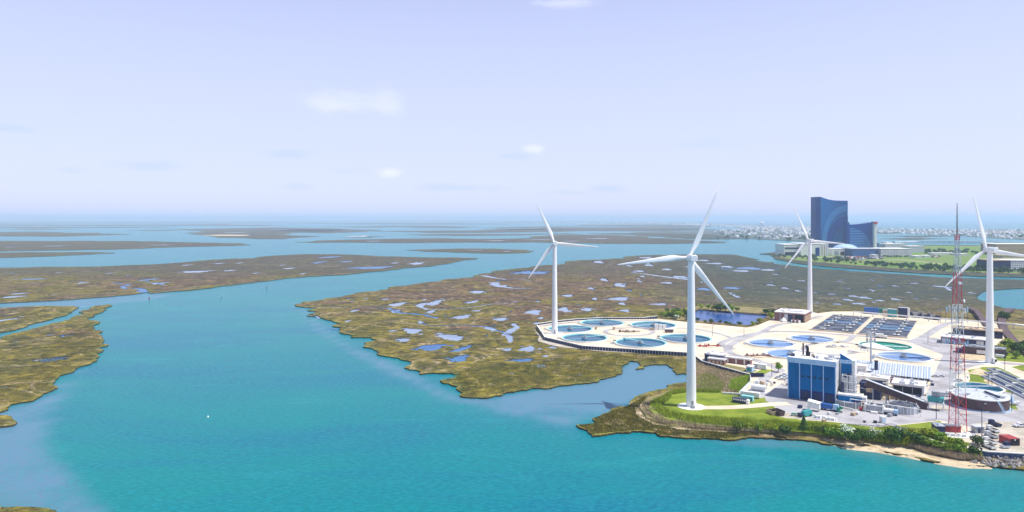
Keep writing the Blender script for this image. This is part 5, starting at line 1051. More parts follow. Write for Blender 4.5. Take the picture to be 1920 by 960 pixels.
t = thing('red_container', 'dusty red container with its open front painted as dark shade on the gravel yard', 'container', P(1893, 836, ZS), .05); MB().box(0, 4.6, 0, 6, 0, 3).build('container_wall', M['redpaint'], t); MB().box(.3, 4.3, -.15, -.003, .1, 2.8).build('front_shade_panel', M['dark'], t); MB().box(2, 2.5, -.3, -.16, 2.3, 2.8).build('white_tag', M['white'], t)  # flat near-black panel stands in for the shaded inside of the container
t = thing('utility_trailer', 'white and dark utility trailer by the seawall left of the red container', 'trailer', P(1881, 842, ZS), .05); MB().box(0, 3.4, 0, 2, .5, 1.3).build('trailer_bed', M['lgrey'], t); MB().box(1.4, 3.3, .1, 1.9, 1.31, 2.8).build('dark_box', M['navy'], t)
car(1905, 801, .1, 'car_white', 'white van-like car at the right edge of the gravel yard', 1.25)
t = thing('grey_shelter', 'small grey equipment cube right of the foot of the red and white mast', 'shelter', P(1829, 812.5, ZS), -.05); MB().box(0, 3.8, 0, 3, 0, 2.8).build('shelter_wall', M['grey'], t); MB().box(-.15, 3.95, -.15, 3.15, 2.81, 3.0).build('shelter_roof', M['lgrey'], t); MB().box(1.2, 2.2, -.06, -.003, .1, 2.2).build('door', M['navy'], t)
t = thing('pump_truck', 'pale blue pump truck with a raised tank right of the brown domed tank', 'truck', P(1889, 760, ZS), -.1); MB().box(0, 5.2, 0, 2.6, .6, 1.6).build('truck_bed', M['rim'], t); MB().cyl((2.4, 1.3, 1.6), (2.4, 1.3, 4.6), 1.5, 1.0, 14).build('raised_tank', M['blue_light'], t); MB().box(5.21, 6.4, .2, 2.4, .6, 2).build('cab', M['white'], t)
# service yard behind the basins
R = random.Random(3)
for k, (px, py, mt, w_, h, lab) in enumerate(((1620, 588, 'blue_paint', 13, 6, 'dark blue container behind the left aeration basin'), (1640, 587, 'green_paint', 14, 4.5, 'low green container behind the left aeration basin'), (1655, 591, 'tan', 8, 5, 'pale container left of the bright green box'), (1664, 594, 'teal_paint', 8, 7.5, 'bright green upright box behind the aeration basins'), (1684, 595, 'navy', 8, 9.5, 'tall dark navy box with a white side behind the right basin'))):
    t = thing('container', lab, 'container', P(px, py, ZS), RZ); MB().box(0, w_, 0, 4, 0, h).build('container_wall', M[mt], t); MB().box(-.1, w_ + .1, -.1, 4.1, h + .002, h + .4).build('container_lid', M['lgrey' if k > 1 else mt], t)
    if k == 4: MB().box(w_ + .01, w_ + 1.6, 0, 4, 0, h).build('white_end', M['white'], t)
for k in range(12):
    px = 1697 + k * 5.2; py = 593.5 + k * .75 - R.uniform(0, 2); t = thing('transformer', 'grey-blue transformer in the switchyard behind the right aeration basin', 'transformer', P(px, py, ZS), RZ, 'transformers in the switchyard')
    MB().box(0, 3.4, 0, 3, 0, R.uniform(3, 5.5)).build('casing', M['navy' if k % 3 else 'grey'], t)
    for x in (.6, 1.7, 2.8): MB().cyl((x, 1.5, 3), (x, 1.5, 7.2), .14, .1, 6).build('insulator', M['brown' if k % 2 else 'lgrey'], t)
# ------------------------------------------------------------------ walls, pipe bridge, seawall, riprap
def wall_thing(name, label, cat, px, z0, z1, thk, mt, capm, seg=4.0, zg=ZS, rib=True):
    c = [P(x, y, zg) for x, y in px]; o = c[0]; t = thing(name, label, cat, (o.x, o.y, 0)); n = 0
    for a, b in zip(c, c[1:]):
        L_ = (b - a).length; k = max(1, round(L_ / seg)); d = (b - a).normalized(); q = Vector((-d.y, d.x, 0))
        for i in range(k):
            p0, p1 = a.lerp(b, i / k) - o, a.lerp(b, (i + 1) / k) - o; n += 1
            m = MB().beam((p0.x, p0.y, (z0 + z1) / 2), (p1.x - d.x * .25, p1.y - d.y * .25, (z0 + z1) / 2), thk, z1 - z0); m.build('wall_panel', M[mt], t)
            if rib: MB().beam((p0.x - d.x * .15, p0.y - d.y * .15, z0), (p0.x - d.x * .15, p0.y - d.y * .15, z1 - .01), .3, thk * 1.5).build('pier', M[capm], t)
        p0, p1 = a - o, b - o; MB().beam((p0.x, p0.y, z1 + .2), (p1.x, p1.y, z1 + .2), thk * 1.8, .38).build('coping', M['rim'], t)
    return t
wall_thing('retaining_wall', 'dark ribbed retaining wall with pale coping along the front of the left tanks', 'retaining wall', [(1007, 611), (1022, 633.5), (1093, 650), (1190, 656.5), (1287, 662.5)], .7, 3.5, .5, 'navy', 'lgrey', 2.2)
wall_thing('retaining_wall', 'dark ribbed wall with pale coping along the back of the left tanks', 'retaining wall', [(1007, 609.5), (1040, 604.5), (1080, 600.5), (1130, 598), (1205, 598), (1232, 595)], 1.2, 4.2, .5, 'navy', 'lgrey', 3.0)
wall_thing('retaining_wall', 'low dark wall with pale coping between the reed bank and the brick workshop', 'retaining wall', [(1303, 668), (1317, 679), (1360, 691), (1406, 704)], 1.0, 3.6, .4, 'navy', 'lgrey', 3.2)
wall_thing('retaining_wall', 'low grey wall running from the corner bund to the lawn', 'retaining wall', [(1407, 722), (1386, 741), (1353, 738.5)], 1.2, 3.7, .4, 'lgrey', 'grey', 4)
sw = [(1736, 821), (1760, 827.5), (1800, 836.5), (1850, 845.5), (1900, 848.6), (1920, 849.6), (2080, 854)]
c = [P(x, y, 3.5) for x, y in sw]; o = c[0]; t = thing('seawall', 'blue corrugated sheet-pile seawall with a pale capping beam at the right shore', 'seawall', (o.x, o.y, 0)); n = 0
for a, b in zip(c, c[1:]):
    L_ = (b - a).length; k = max(1, round(L_ / 1.1)); d = (b - a).normalized(); q = Vector((-d.y, d.x, 0))
    for i in range(k):
        p0, p1 = a.lerp(b, i / k) - o, a.lerp(b, (i + 1) / k) - o; sft = q * (.22 if n % 2 else -.1); n += 1
        MB().beam((p0.x + sft.x, p0.y + sft.y, 1.65), (p1.x + sft.x, p1.y + sft.y, 1.65), .3, 2.9).build('sheet_pile', M['seawall'], t)
    p0, p1 = a - o, b - o; MB().beam((p0.x, p0.y, 3.3), (p1.x, p1.y, 3.3), .7, .36).build('capping_beam', M['rim'], t)
R = random.Random(9); rocks = []
for k in range(7):
    m = MB(); bm = bmesh.new(); bmesh.ops.create_icosphere(bm, subdivisions=1, radius=1)
    for v in bm.verts: v.co *= R.uniform(.65, 1.15); v.co.z *= .7
    me = bpy.data.meshes.new('rock'); bm.to_mesh(me); bm.free(); me.materials.append(M['rock']); rocks.append(me)
for k in range(290):
    px = R.uniform(1796, 1925) if k > 30 else R.uniform(1790, 1830); s0 = (px - 1800) / 120; y0 = np.interp(px, [1790, 1850, 1920], [850, 856, 860]); y1 = np.interp(px, [1790, 1850, 1920], [862, 872, 878])
    py = R.uniform(y0, y1); p = P(px, py, 1.0); o = link('rock', rocks[k % 7], None, (p.x, p.y, R.uniform(.3, 1.5)), (R.uniform(0, 3), R.uniform(0, 3), R.uniform(0, 3)), R.uniform(.5, 1.05)); props(o, 'grey riprap boulder piled below the blue seawall', 'boulder', 'boulders below the seawall')
t = thing('pipe_bridge', 'long thin white pipe bridge running behind the plant to the right edge', 'pipe bridge', P(1560, 585, ZS), 0); c = [P(x, y, 6.5) - P(1560, 585, ZS) for x, y in ((1600, 584), (1700, 592.5), (1760, 597), (1850, 603.5), (1862, 604.5), (1900, 608), (1990, 620))]
for a, b in zip(c, c[1:]):
    MB().beam(a, b, 1.6, 1.0).build('pipe_span', M['white'], t); L_ = (b - a).length
    for q in np.arange(0, 1, 18 / L_): p = a.lerp(b, float(q)); MB().beam((p.x, p.y, 0 if p.x < 400 else -2.3), (p.x, p.y, p.z - .5), .5).build('trestle', M['lgrey'], t)
# ------------------------------------------------------------------ lattice mast
B = P(1794.5, 812, ZS); t = thing('lattice_mast', 'tall red and white lattice telecom mast beside the round brown tank', 'radio mast', B, .35)
LH = 89.5
def half(z): return np.interp(z, [0, 40, 89.5], [3.9, 2.7, .95])
bands = [(0, 17.4, 'red'), (17.4, 28.2, 'white'), (28.2, 43, 'red'), (43, 58.2, 'white'), (58.2, 72.4, 'red'), (72.4, 87, 'lgrey'), (87, 89.5, 'red')]
cn = [(math.cos(a), math.sin(a)) for a in (math.radians(210), math.radians(330), math.radians(90))]
def cpt(k, z): r = half(z) * 1.05; return Vector((cn[k][0] * r, cn[k][1] * r, z))
for z0, z1, mt in bands:
    sg = MB(); br = MB(); nst = max(1, round((z1 - z0) / 5.0))
    for k in range(3): sg.beam(cpt(k, z0), cpt(k, z1), .25 if z0 < 43 else .2)
    sec = sg.build('leg_section', M[mt], t)
    for i in range(nst):
        a, b = z0 + (z1 - z0) * i / nst, z0 + (z1 - z0) * (i + 1) / nst
        for k in range(3):
            j = (k + 1) % 3; br.beam(cpt(k, a), cpt(j, b), .09); br.beam(cpt(j, a), cpt(k, b), .09); br.beam(cpt(k, b), cpt(j, b), .10)
    br.build('bracing', M[mt], sec)
MB().cyl((0, 0, LH), (0, 0, 104), .28, .12, 8).build('whip_antenna', M['brown'], t)
for k in range(9): MB().cyl((0, 0, LH + 1.5 * k), (.9 * (-1) ** k, 0, LH + .8 + 1.5 * k), .06, .06, 5).build('dipole', M['grey'], t)
for z, rr, nn, hh, mt in ((56, 3.9, 6, 2.6, 'white'), (41, 4.0, 6, 1.8, 'blue_light')):
    MB().ring((0, 0), half(z) + .3, half(z) + .8, z, z + .25, 12).build('antenna_platform', M['grey'], t)
    for k in range(nn):
        a = 6.283 * k / nn + .4; x, y = math.cos(a) * rr, math.sin(a) * rr; q = MB().beam((x * .5, y * .5, z), (x, y, z), .15).beam((x, y, z - hh / 2), (x, y, z + hh / 2), .16).build('antenna_mount', M['grey'], t)
        MB().box(-.3, .3, -.15, .15, -hh / 2, hh / 2, rz=a, c=(x * 1.05, y * 1.05, z)).build('panel_antenna', M[mt], q)
for a, z, r in ((-.9, 26, .9), (-2.2, 33, .8), (-1.2, 60, .8), (-2.0, 68, .7)):
    x, y = math.cos(a) * (half(z) + .6), math.sin(a) * (half(z) + .6); MB().cyl((x, y, z), (x * 1.15, y * 1.15, z), r, r * .9, 14).cyl((x * .8, y * .8, z), (x, y, z), .12, .12, 6).build('dish_antenna', M['white'], t)
MB().beam((.6, 0, 0), (.6, 0, 87), .12).beam((1.0, 0, 0), (1.0, 0, 87), .12).build('cable_ladder', M['grey'], t)
for k in range(3): MB().box(-.8, .8, -.8, .8, -.2, .5, c=(cpt(k, 0).x, cpt(k, 0).y, 0)).build('footing', M['rim'], t)
t = thing('mast_compound', 'pale concrete slab with dark equipment cabins around the foot of the lattice mast', 'equipment compound', P(1761, 819, ZS), -.22)
MB().box(0, 15, -.5, 8.5, -1.2, .25).build('slab', M['rim'], t); MB().box(.5, 4.2, 5, 10.5, .26, 3.2).build('equipment_cabin', M['navy'], t); MB().box(.4, 4.3, 4.9, 10.6, 3.21, 3.5).build('cabin_roof', M['lgrey'], t)
MB().box(5.2, 11.5, 7.5, 10.5, .26, 3.0).build('red_cabin', M['redpaint'], t); MB().box(5.0, 11.7, 7.3, 10.7, 3.01, 3.4).build('cabin_roof', M['grey'], t)
f = MB()
for k in range(11): f.beam((k * 1.5, -.4, .2), (k * 1.5, -.4, 2.3), .08)
f.beam((0, -.4, 2.3), (15, -.4, 2.3), .08).beam((0, -.4, 1.2), (15, -.4, 1.2), .05); f.build('mesh_fence', M['lgrey'], t)
for k in range(5): MB().box(1 + k * 2.2, 2.3 + k * 2.2, 1, 2, .26, 1.2 + .3 * (k % 2)).build('cabinet', M['white' if k % 2 else 'lgrey'], t)
# grey pole mast
t = thing('utility_mast', 'thick grey pole mast with a cluster of equipment near its top', 'mast', P(1633, 700, ZS)); MB().cyl((0, 0, 0), (0, 0, 25.5), .7, .5, 14).build('pole', M['lgrey'], t)
for z in (21, 23.5, 25.4):
    q = MB().beam((-3, 0, z), (3, 0, z), .25).beam((0, -2.4, z), (0, 2.4, z), .25).build('crossarm', M['lgrey'], t)
    for k in range(6): a = k * 1.05; MB().box(2.6 * math.cos(a) - .35, 2.6 * math.cos(a) + .35, 2 * math.sin(a) - .2, 2 * math.sin(a) + .2, z - 1.0, z + 1.0).build('panel_antenna', M['grey' if k % 2 else 'lgrey'], q)
MB().box(.6, 1.6, -.5, .5, 9, 11.4).build('junction_box', M['lgrey'], t); MB().cyl((0, 0, 0), (0, 0, .8), 1.2, 1.1, 14).build('base', M['rim'], t)
# lamp posts
def lamp(px, py, h, label, arm=1.6):
    t = thing('lamp_post', label, 'lamp post', P(px, py, ZS), random.uniform(-.4, .4), 'lamp posts of the plant')
    MB().cyl((0, 0, 0), (0, 0, h), .18, .11, 8).build('pole', M['navy'], t); MB().beam((0, 0, h - .1), (arm, 0, h + .2), .12).build('arm', M['navy'], t); MB().box(arm - .4, arm + .5, -.25, .25, h + .1, h + .35).build('lamp_head', M['grey'], t); MB().cyl((0, 0, 0), (0, 0, .5), .45, .4, 10).build('base', M['rim'], t)
for px, py, h, lab in ((1755.5, 788, 9, 'dark lamp post at the lawn corner left of the lattice mast'), (1841, 822, 15, 'tall dark lamp post in front of the brown domed tank'), (1897, 771, 9, 'thin lamp post right of the pale pump truck'), (1884, 696, 12, 'lamp post by the long channels on the right lawn'), (1447, 706, 8, 'lamp post on the small lawn beside the tree'), (1336, 630, 9, 'lamp post on open concrete right of the nearest turbine tower'), (1395, 632, 9, 'lamp post beside the road left of the pale tanks'), (1740, 644, 9, 'lamp post by the road right of the aeration basins'), (1834, 630, 17, 'lamp post on the garage roof line left of the fourth turbine'), (1764, 606, 12, 'thin post at the switchyard, left of the lattice mast'), (1773, 604, 12, 'thin post in the switchyard directly left of the lattice mast'), (1784, 606, 14, 'thin post in the switchyard behind the lattice mast'), (1814, 606, 17, 'thin post in the switchyard right of the lattice mast'), (1853, 724, 7, 'short post behind the open teal tank'), (1860, 726, 7, 'short post behind the open teal tank, nearer the channels')):
    lamp(px, py, h, lab)
# equipment on the left tank deck
t = thing('filter_units', 'three white upright filter boxes at the near rim of the tank with equipment', 'equipment', P(1228, 619.5, ZS), -.1)
for k in range(3): MB().box(k * 3.4, k * 3.4 + 2.8, 0, 2.6, 0, 5.6 - k * .4).build('filter_box', M['white'], t)
MB().box(-4.2, -1, 0, 2.4, 0, 2.2).build('tan_box', M['tan'], t)
t = thing('dark_trailer', 'dark brown trailer with a white top parked right of the white filter boxes', 'trailer', P(1247, 624, ZS), -.08); MB().box(0, 7, 0, 2.6, .6, 2.8).build('trailer_body', M['brown'], t); MB().box(-.1, 7.1, -.1, 2.7, 2.81, 3.4).build('trailer_roof', M['white'], t)
for x in (1.2, 5.6):
    for y in (.2, 2.4): MB().cyl((x, y - .15, .45), (x, y + .15, .45), .45, .45, 10).build('wheel', M['black'], t)
for px, py, lab in ((1232, 634, 'small tan pump cabinet left of the half-hidden teal tank'), (1149, 618, 'small brown control cabinet at the rim of the rearmost teal tank'), (1115, 618, 'small control cabinet right of the tank behind the leftmost turbine'), (1150, 642, 'small tan cabinet at the left rim of the front middle teal tank'), (1612, 688, 'small white cabinet at the back left corner of the ribbed shed')):
    t = thing('control_cabinet', lab, 'cabinet', P(px, py, ZS), RZ); MB().box(0, 1.8, 0, 1.2, 0, 1.8).build('cabinet_body', M['tan'], t); MB().box(-.1, 1.9, -.1, 1.3, 1.81, 2.0).build('cabinet_top', M['brown'], t)
# navigation marks
def mark(px, py, mt, h, label):
    t = thing('channel_marker', label, 'channel marker', P(px, py, 0)); MB().cyl((0, 0, -2), (0, 0, h * .75), .28, .22, 8).build('pile', M['black'], t); MB().box(-.8, .8, -.12, .12, h * .6, h).build('day_board', M[mt], t); MB().cyl((0, 0, h * .75), (0, 0, h + .8), .15, .15, 6).build('light', M['grey'], t)
mark(280, 565, 'red', 4.6, 'red channel marker standing in the water off the left marsh'); mark(415, 559, 'white', 3.4, 'white channel marker in the open channel'); mark(500, 544, 'grey', 5, 'slender grey channel post near the far marsh bank')
t = thing('buoy', 'small white mooring buoy floating alone in the foreground bay', 'buoy', P(390, 782, 0)); bmx = MB().cyl((0, 0, -.2), (0, 0, .5), .55, .3, 10); bmx.build('float', M['white'], t); MB().cyl((0, 0, .5), (0, 0, 1.1), .08, .08, 6).build('staff', M['rim'], t)

# loose crates, pallets and drums lying about the yard
R = random.Random(41); cr = [MB().box(-.7, .7, -.6, .6, 0, .9).box(-.75, .75, -.65, .65, .901, 1.0).mesh('crate', M[m_]) for m_ in ('tan', 'grey', 'white', 'navy')]
spots = [(1618, 764), (1606, 758), (1640, 762), (1648, 768), (1664, 766), (1631, 756), (1658, 757), (1676, 756), (1690, 755), (1702, 748), (1716, 750), (1722, 744), (1735, 741), (1746, 745), (1752, 752), (1762, 756), (1600, 778), (1570, 776), (1555, 776), (1500, 764), (1448, 722), (1440, 716), (1436, 728), (1452, 718), (1756, 737), (1764, 742), (1712, 764), (1722, 772), (1780, 752), (1772, 738), (1736, 724), (1748, 722), (1545, 790), (1669, 780), (1608, 776)]
for k, (px, py) in enumerate(spots):
    o = link('crate', cr[k % 4], None, P(px, py, ZS + .3), (0, 0, R.uniform(0, 3)), R.uniform(.6, 1.4)); o.location.z = ZS + .1
    props(o, ('tan', 'grey', 'white', 'dark blue')[k % 4] + ' crate lying loose in the works yard', 'crate', ('tan', 'grey', 'white', 'dark blue')[k % 4] + ' crates lying about the works yard')
for k, (a, b, r) in enumerate(((P(1566, 762, ZS), P(1600, 770, ZS), .35), (P(1700, 741, ZS), P(1736, 752, ZS), .3), (P(1655, 741, ZS), P(1690, 750, ZS), .35), (P(1500, 776, ZS), P(1530, 780, ZS), .25))):
    t = thing('loose_pipe', ('white pipe lying before the round white-topped tank', 'pale pipe lying behind the low end of the conveyor', 'pale pipe lying under the middle of the conveyor', 'thin pale pipe on the paving left of the white bulk bags')[k], 'pipe', a); MB().cyl((0, 0, .6), (b - a) + Vector((0, 0, .6)), r, r, 8).build('pipe', M['rim'], t)
R = random.Random(42)
for k in range(26):      # oil stains and patched asphalt, flat marks of their own shape
    px, py = R.uniform(1430, 1880), R.uniform(690, 800)
    c = P(px, py, ZS); q = np.array([(c.x, c.y)])
    if not pip(q, np.array(wpoly(yard, ZS)))[0]: continue
    rr = R.uniform(1, 3.5); LY[0] += 1
    land('stain', [(c.x + x, c.y + y) for x, y in blob(0, 0, rr * 1.8, rr, 14, .4, R.uniform(0, 3))], ZS + .16 + .004 * k, M['patch_dark' if k % 2 else 'gravel'], attrs=False)
# ------------------------------------------------------------------ vegetation
def leaf_mesh(name, mt, n, rad, hgt, z0, size, seed, lobes=7, flat=1.0):
    R = np.random.default_rng(seed); L = [(0, 0, z0 + hgt * .5, rad * .6)]
    for k in range(lobes):
        a = R.uniform(0, 6.28); q = R.uniform(.3, .75) * rad; L.append((q * math.cos(a), q * math.sin(a), z0 + hgt * R.uniform(.25, .85), rad * R.uniform(.3, .55)))
    L = np.array(L); wgt = L[:, 3] ** 2; k = R.choice(len(L), n, p=wgt / wgt.sum()); d = R.normal(size=(n, 3)); d /= np.linalg.norm(d, axis=1)[:, None]
    c = L[k, :3] + d * L[k, 3:4] * R.uniform(.6, 1.08, (n, 1)) * np.array([1, 1, flat * hgt / rad / 1.6]); c[:, 2] = np.clip(c[:, 2], z0 * .6 + .05, None)
    a = R.normal(size=(n, 3)) + d * .6; a /= np.linalg.norm(a, axis=1)[:, None]; b = np.cross(a, R.normal(size=(n, 3))); b /= np.linalg.norm(b, axis=1)[:, None]; b2 = np.cross(a, b); s = size * R.uniform(.6, 1.4, (n, 1))
    V = np.stack([c - b * s, c + b2 * s * .7, c + b * s, c - b2 * s * .7], 1).reshape(-1, 3)
    me = bpy.data.meshes.new(name); me.from_pydata(V.tolist(), [], [(4 * i, 4 * i + 1, 4 * i + 2, 4 * i + 3) for i in range(n)]); me.materials.append(M[mt])
    vv_ = np.repeat(R.uniform(0, 1, n) ** 1.3, 4); at_ = me.attributes.new('v', 'FLOAT', 'POINT'); at_.data.foreach_set('value', vv_.astype(np.float32)); me.update(); return me
STEM = MB().cyl((0, 0, -.3), (.1, .05, 1.4), .16, .1, 7).cyl((.1, .05, 1.0), (.7, .3, 2.2), .08, .04, 5).cyl((.1, .05, 1.0), (-.5, .4, 2.1), .08, .04, 5).mesh('stem', M['bark'])
TRUNK = MB().cyl((0, 0, -.3), (.1, .1, 3.2), .3, .2, 8).cyl((.1, .1, 2.6), (1.2, .5, 4.8), .14, .06, 6).cyl((.1, .1, 2.6), (-1.0, .8, 4.6), .14, .06, 6).cyl((.1, .1, 3.0), (.2, -1.0, 4.9), .12, .05, 6).mesh('trunk', M['bark'])
SH = {}
for mt in ('leaf', 'leaf_dark', 'leaf_yellow', 'leaf_pale'):
    SH[mt] = [leaf_mesh('foliage', mt, 620, 2.2, 2.9, .3, .27, 10 * k + len(mt), 7) for k in range(3)]
TR = {mt: [leaf_mesh('crown', mt, 900, 2.6, 3.8, 2.2, .32, 50 + 7 * k + len(mt), 9) for k in range(3)] for mt in ('leaf', 'leaf_dark')}
FT = [leaf_mesh('crown', 'leaf_far', 260, 5.0, 6.5, 1.5, .95, 90 + k, 7) for k in range(5)]; FTD = [leaf_mesh('crown', 'leaf_dark', 260, 4.6, 7.5, 1.5, .9, 190 + k, 7) for k in range(3)]
NS = [0]
def shrub(px, py, s, mt, label, z=2.0, grp='shrubs along the shore', hs=1.0):
    NS[0] += 1; t = thing('shrub', label, 'shrub', P(px, py, z), random.uniform(0, 6), grp); t.scale = (s, s, s * hs); link('foliage', SH[mt][NS[0] % 3], t); link('stem', STEM, t)
shore = [(1382, 806, 1.3, 'leaf', 'rounded green shrub in the reeds below the turbine lawn'), (1468, 815, 1.35, 'leaf_dark', 'dark low shrub on the sand edge below the tan skip'), (1424, 808, 1.0, 'leaf', 'small green shrub in the reeds left of the dark shore shrub'),
  (1530, 812, 1.1, 'leaf', 'green shrub right of the dark conifer-like shrub'), (1543, 815, 1.3, 'leaf_dark', 'blue-green dark shrub between the conifer and the white-blossom shrub'), (1556, 818, 1.2, 'leaf', 'bushy green shrub two left of the first white-blossom shrub'), (1572, 822, 1.3, 'leaf', 'green shrub immediately left of the first white-blossom shrub'),
  (1593, 822, 1.9, 'leaf_pale', 'large shrub with whitish blossom, leftmost of the pale shrubs by the beach'), (1598, 829, 1.3, 'leaf_dark', 'dark green shrub leaning onto the sand under the first white-blossom shrub'), (1617, 824, 1.4, 'leaf_dark', 'dark shrub between the two white-blossom shrubs'), (1637, 823, 1.5, 'leaf_pale', 'round shrub with pale blossom, second from the left by the beach'),
  (1627, 828, 1.3, 'leaf_dark', 'dark shrub at the foot of the second pale shrub'), (1652, 826, 1.2, 'leaf', 'mid green shrub right of the second pale shrub'), (1672, 830, 1.8, 'leaf_dark', 'large dark green shrub in the middle of the beach bank'), (1686, 831, 1.7, 'leaf_dark', 'large dark green shrub touching the middle one on its right'), (1666, 820, 1.4, 'leaf_yellow', 'yellow-green shrub behind the large dark shrubs'),
  (1690, 818, 1.3, 'leaf_pale', 'pale greyish shrub at the lawn edge behind the dark shrubs'), (1700, 824, 1.4, 'leaf_yellow', 'bright yellow-green shrub right of the pale greyish one'), (1716, 832, 1.6, 'leaf_dark', 'dark shrub below the start of the seawall'), (1714, 824, 1.4, 'leaf_yellow', 'bright shrub on the bank above the dark shrub near the seawall start'), (1730, 833, 1.2, 'leaf', 'green shrub at the left end of the blue seawall'),
  (1742, 838, 1.1, 'leaf', 'small green shrub below the left part of the seawall'), (1756, 842, 1.1, 'leaf', 'small green shrub below the seawall, left of the boulders'), (1772, 846, 1.0, 'leaf', 'low green shrub just left of the first boulders'), (1800, 850, 1.2, 'leaf', 'low shrub above the first boulders'), (1825, 853, 1.2, 'leaf_dark', 'dark shrub where the seawall meets the riprap'),
  (1735, 818, 1.3, 'leaf_yellow', 'bright shrub behind the seawall start'), (1750, 822, 1.3, 'leaf_yellow', 'bright green shrub behind the seawall, below the mast slab'), (1765, 828, 1.2, 'leaf', 'green shrub directly below the mast slab'), (1780, 833, 1.1, 'leaf_yellow', 'bright low shrub right below the mast slab'), (1796, 838, 1.1, 'leaf', 'green shrub between mast slab and seawall'), (1808, 840, .9, 'leaf_yellow', 'small bright shrub at the right end of the green bank behind the seawall'),
  (1833, 836, 1.2, 'leaf_dark', 'dark upright bush on the gravel beside the parked trucks')]
for px, py, s, mt, lab in shore: shrub(px, py, s, mt, lab, 2.6 if py > 815 else 2.2)
R = random.Random(21)
for k in range(20):   # filler bushes in the thicket
    px = R.uniform(1400, 1725); py = 805 + max(0, px - 1540) * .13 + R.uniform(-2, 5); shrub(px, py, R.uniform(.6, 1.05), R.choice(['leaf', 'leaf_yellow', 'leaf', 'leaf_yellow']), 'bush in the dense green thicket along the beach bank', 2.3, 'bushes of the thicket on the beach bank')
def tree(px, py, s, mt, label, z=ZS, hs=1.0, grp=None):
    NS[0] += 1; t = thing('tree', label, 'tree', P(px, py, z), random.uniform(0, 6), grp); t.scale = (s, s, s * hs); link('crown', TR[mt][NS[0] % 3], t); link('trunk', TRUNK, t)
tree(1459, 698, .95, 'leaf', 'single round green tree on the small lawn left of the blue building')
Rb = random.Random(77)
for k in range(26):
    px = Rb.uniform(1735, 1838); py = np.interp(px, [1735, 1838], [833, 855]) + Rb.uniform(-3, 5); shrub(px, py, Rb.uniform(.45, .8), Rb.choice(['leaf', 'leaf_yellow', 'leaf']), 'low green bush on the bank between the seawall and the beach', 1.9, 'low bushes between the seawall and the beach', .8)
# conifer with drooping boughs
t = thing('conifer', 'dark pine tree with layered drooping branches behind the reeds', 'tree', P(1507, 810, 2.2)); MB().cyl((0, 0, -.5), (0, 0, 7), .3, .08, 8).build('trunk', M['bark'], t)
Rn = np.random.default_rng(4); V = []; F = []
for k in range(1500):
    z = Rn.uniform(.8, 7.2); a = round(Rn.uniform(0, 9)) * .7 + z * 1.3 + Rn.normal(0, .22); rmax = 3.3 * (1 - z / 8.0); r = rmax * Rn.uniform(.15, 1) ** .6; zz = z - r * .28
    c = np.array([r * math.cos(a), r * math.sin(a), zz]); b = Rn.normal(size=3); b /= np.linalg.norm(b); d = np.cross(b, Rn.normal(size=3)); d /= np.linalg.norm(d); s = .3; V += [c - b * s, c + d * s * .6, c + b * s]; F.append((3 * k, 3 * k + 1, 3 * k + 2))
me = bpy.data.meshes.new('foliage'); me.from_pydata([tuple(v) for v in V], [], F); me.materials.append(M['leaf_dark']); at_ = me.attributes.new('v', 'FLOAT', 'POINT'); at_.data.foreach_set('value', np.repeat(Rn.uniform(0, 1, 1500), 3).astype(np.float32)); link('foliage', me, t)
pondside = [(1241, 594, 1.5, 'leaf_yellow'), (1248, 596, 1.4, 'leaf'), (1254, 593, 1.7, 'leaf_yellow'), (1259, 597, 1.5, 'leaf_dark'), (1266, 597, 1.7, 'leaf'), (1263, 590, 1.6, 'leaf'), (1271, 590, 1.6, 'leaf_dark'), (1274, 595, 1.7, 'leaf_yellow'), (1281, 592, 1.7, 'leaf_yellow'), (1285, 588, 1.6, 'leaf_yellow'), (1268, 598.5, 1.2, 'leaf_pale'), (1252, 586, 1.2, 'leaf_dark'), (1288, 593, 1.6, 'leaf_dark'), (1293, 598, 1.5, 'leaf_dark')]
for px, py, s, mt in pondside: shrub(px, py, s * 1.15, mt, 'bush in the green clump left of the dark blue pond', 1.8, 'bushes left of the dark blue pond')
for px, py, s, mt, lab in ((1335, 606, 1.3, 'leaf_dark', 'round dark bush on the near bank of the blue pond'), (1308, 602, .9, 'leaf_dark', 'dark bush on the near pond bank just right of the turbine tower'), (1350, 606, .9, 'leaf_dark', 'spindly bush on the near pond bank, right of the round dark one'), (1362, 608, 1.0, 'leaf_dark', 'bush in the middle of the near pond bank'), (1368, 609, .8, 'leaf', 'small green bush at the middle of the near pond bank'), (1387, 610, 1.1, 'leaf_dark', 'tall thin dark bush at the right of the near pond bank'), (1412, 609, 1.1, 'leaf_yellow', 'pale yellowish bush at the right corner of the pond'), (1424, 604, 1.4, 'leaf_yellow', 'yellowish bush near the pond inlet'), (1322, 605, .8, 'leaf', 'low bush left of the round dark pond bush'), (1447, 596, 1.8, 'leaf_yellow', 'green bush between the pond and the brick pump house'), (1449, 590, 1.7, 'leaf_dark', 'dark bush behind the left corner of the brick pump house')):
    shrub(px, py, s, mt, lab, 2.0, 'bushes around the dark blue pond')
for k, (px, py, s, mt) in enumerate(((1345, 583, 2.3, 'leaf_dark'), (1352, 584, 2.6, 'leaf_dark'), (1360, 583, 2.3, 'leaf_dark'), (1338, 581, 1.5, 'leaf_yellow'), (1328, 579, 1.5, 'leaf'), (1372, 584, 1.8, 'leaf'), (1303, 576, 1.5, 'leaf'), (1315, 577, 1.4, 'leaf_yellow'), (1382, 583, 1.3, 'leaf'), (1435, 588, 1.6, 'leaf_dark'))): shrub(px, py, s, mt, 'bush on the far pond bank, ' + ('left of the big dark one', 'the big dark one in the middle', 'right of the big dark one', 'low and yellowish', 'low and left', 'low on the right', 'leftmost', 'yellowish at the left', 'small, right of the blade tip', 'at the far right corner')[k], 1.8, 'bushes on the far bank of the pond')
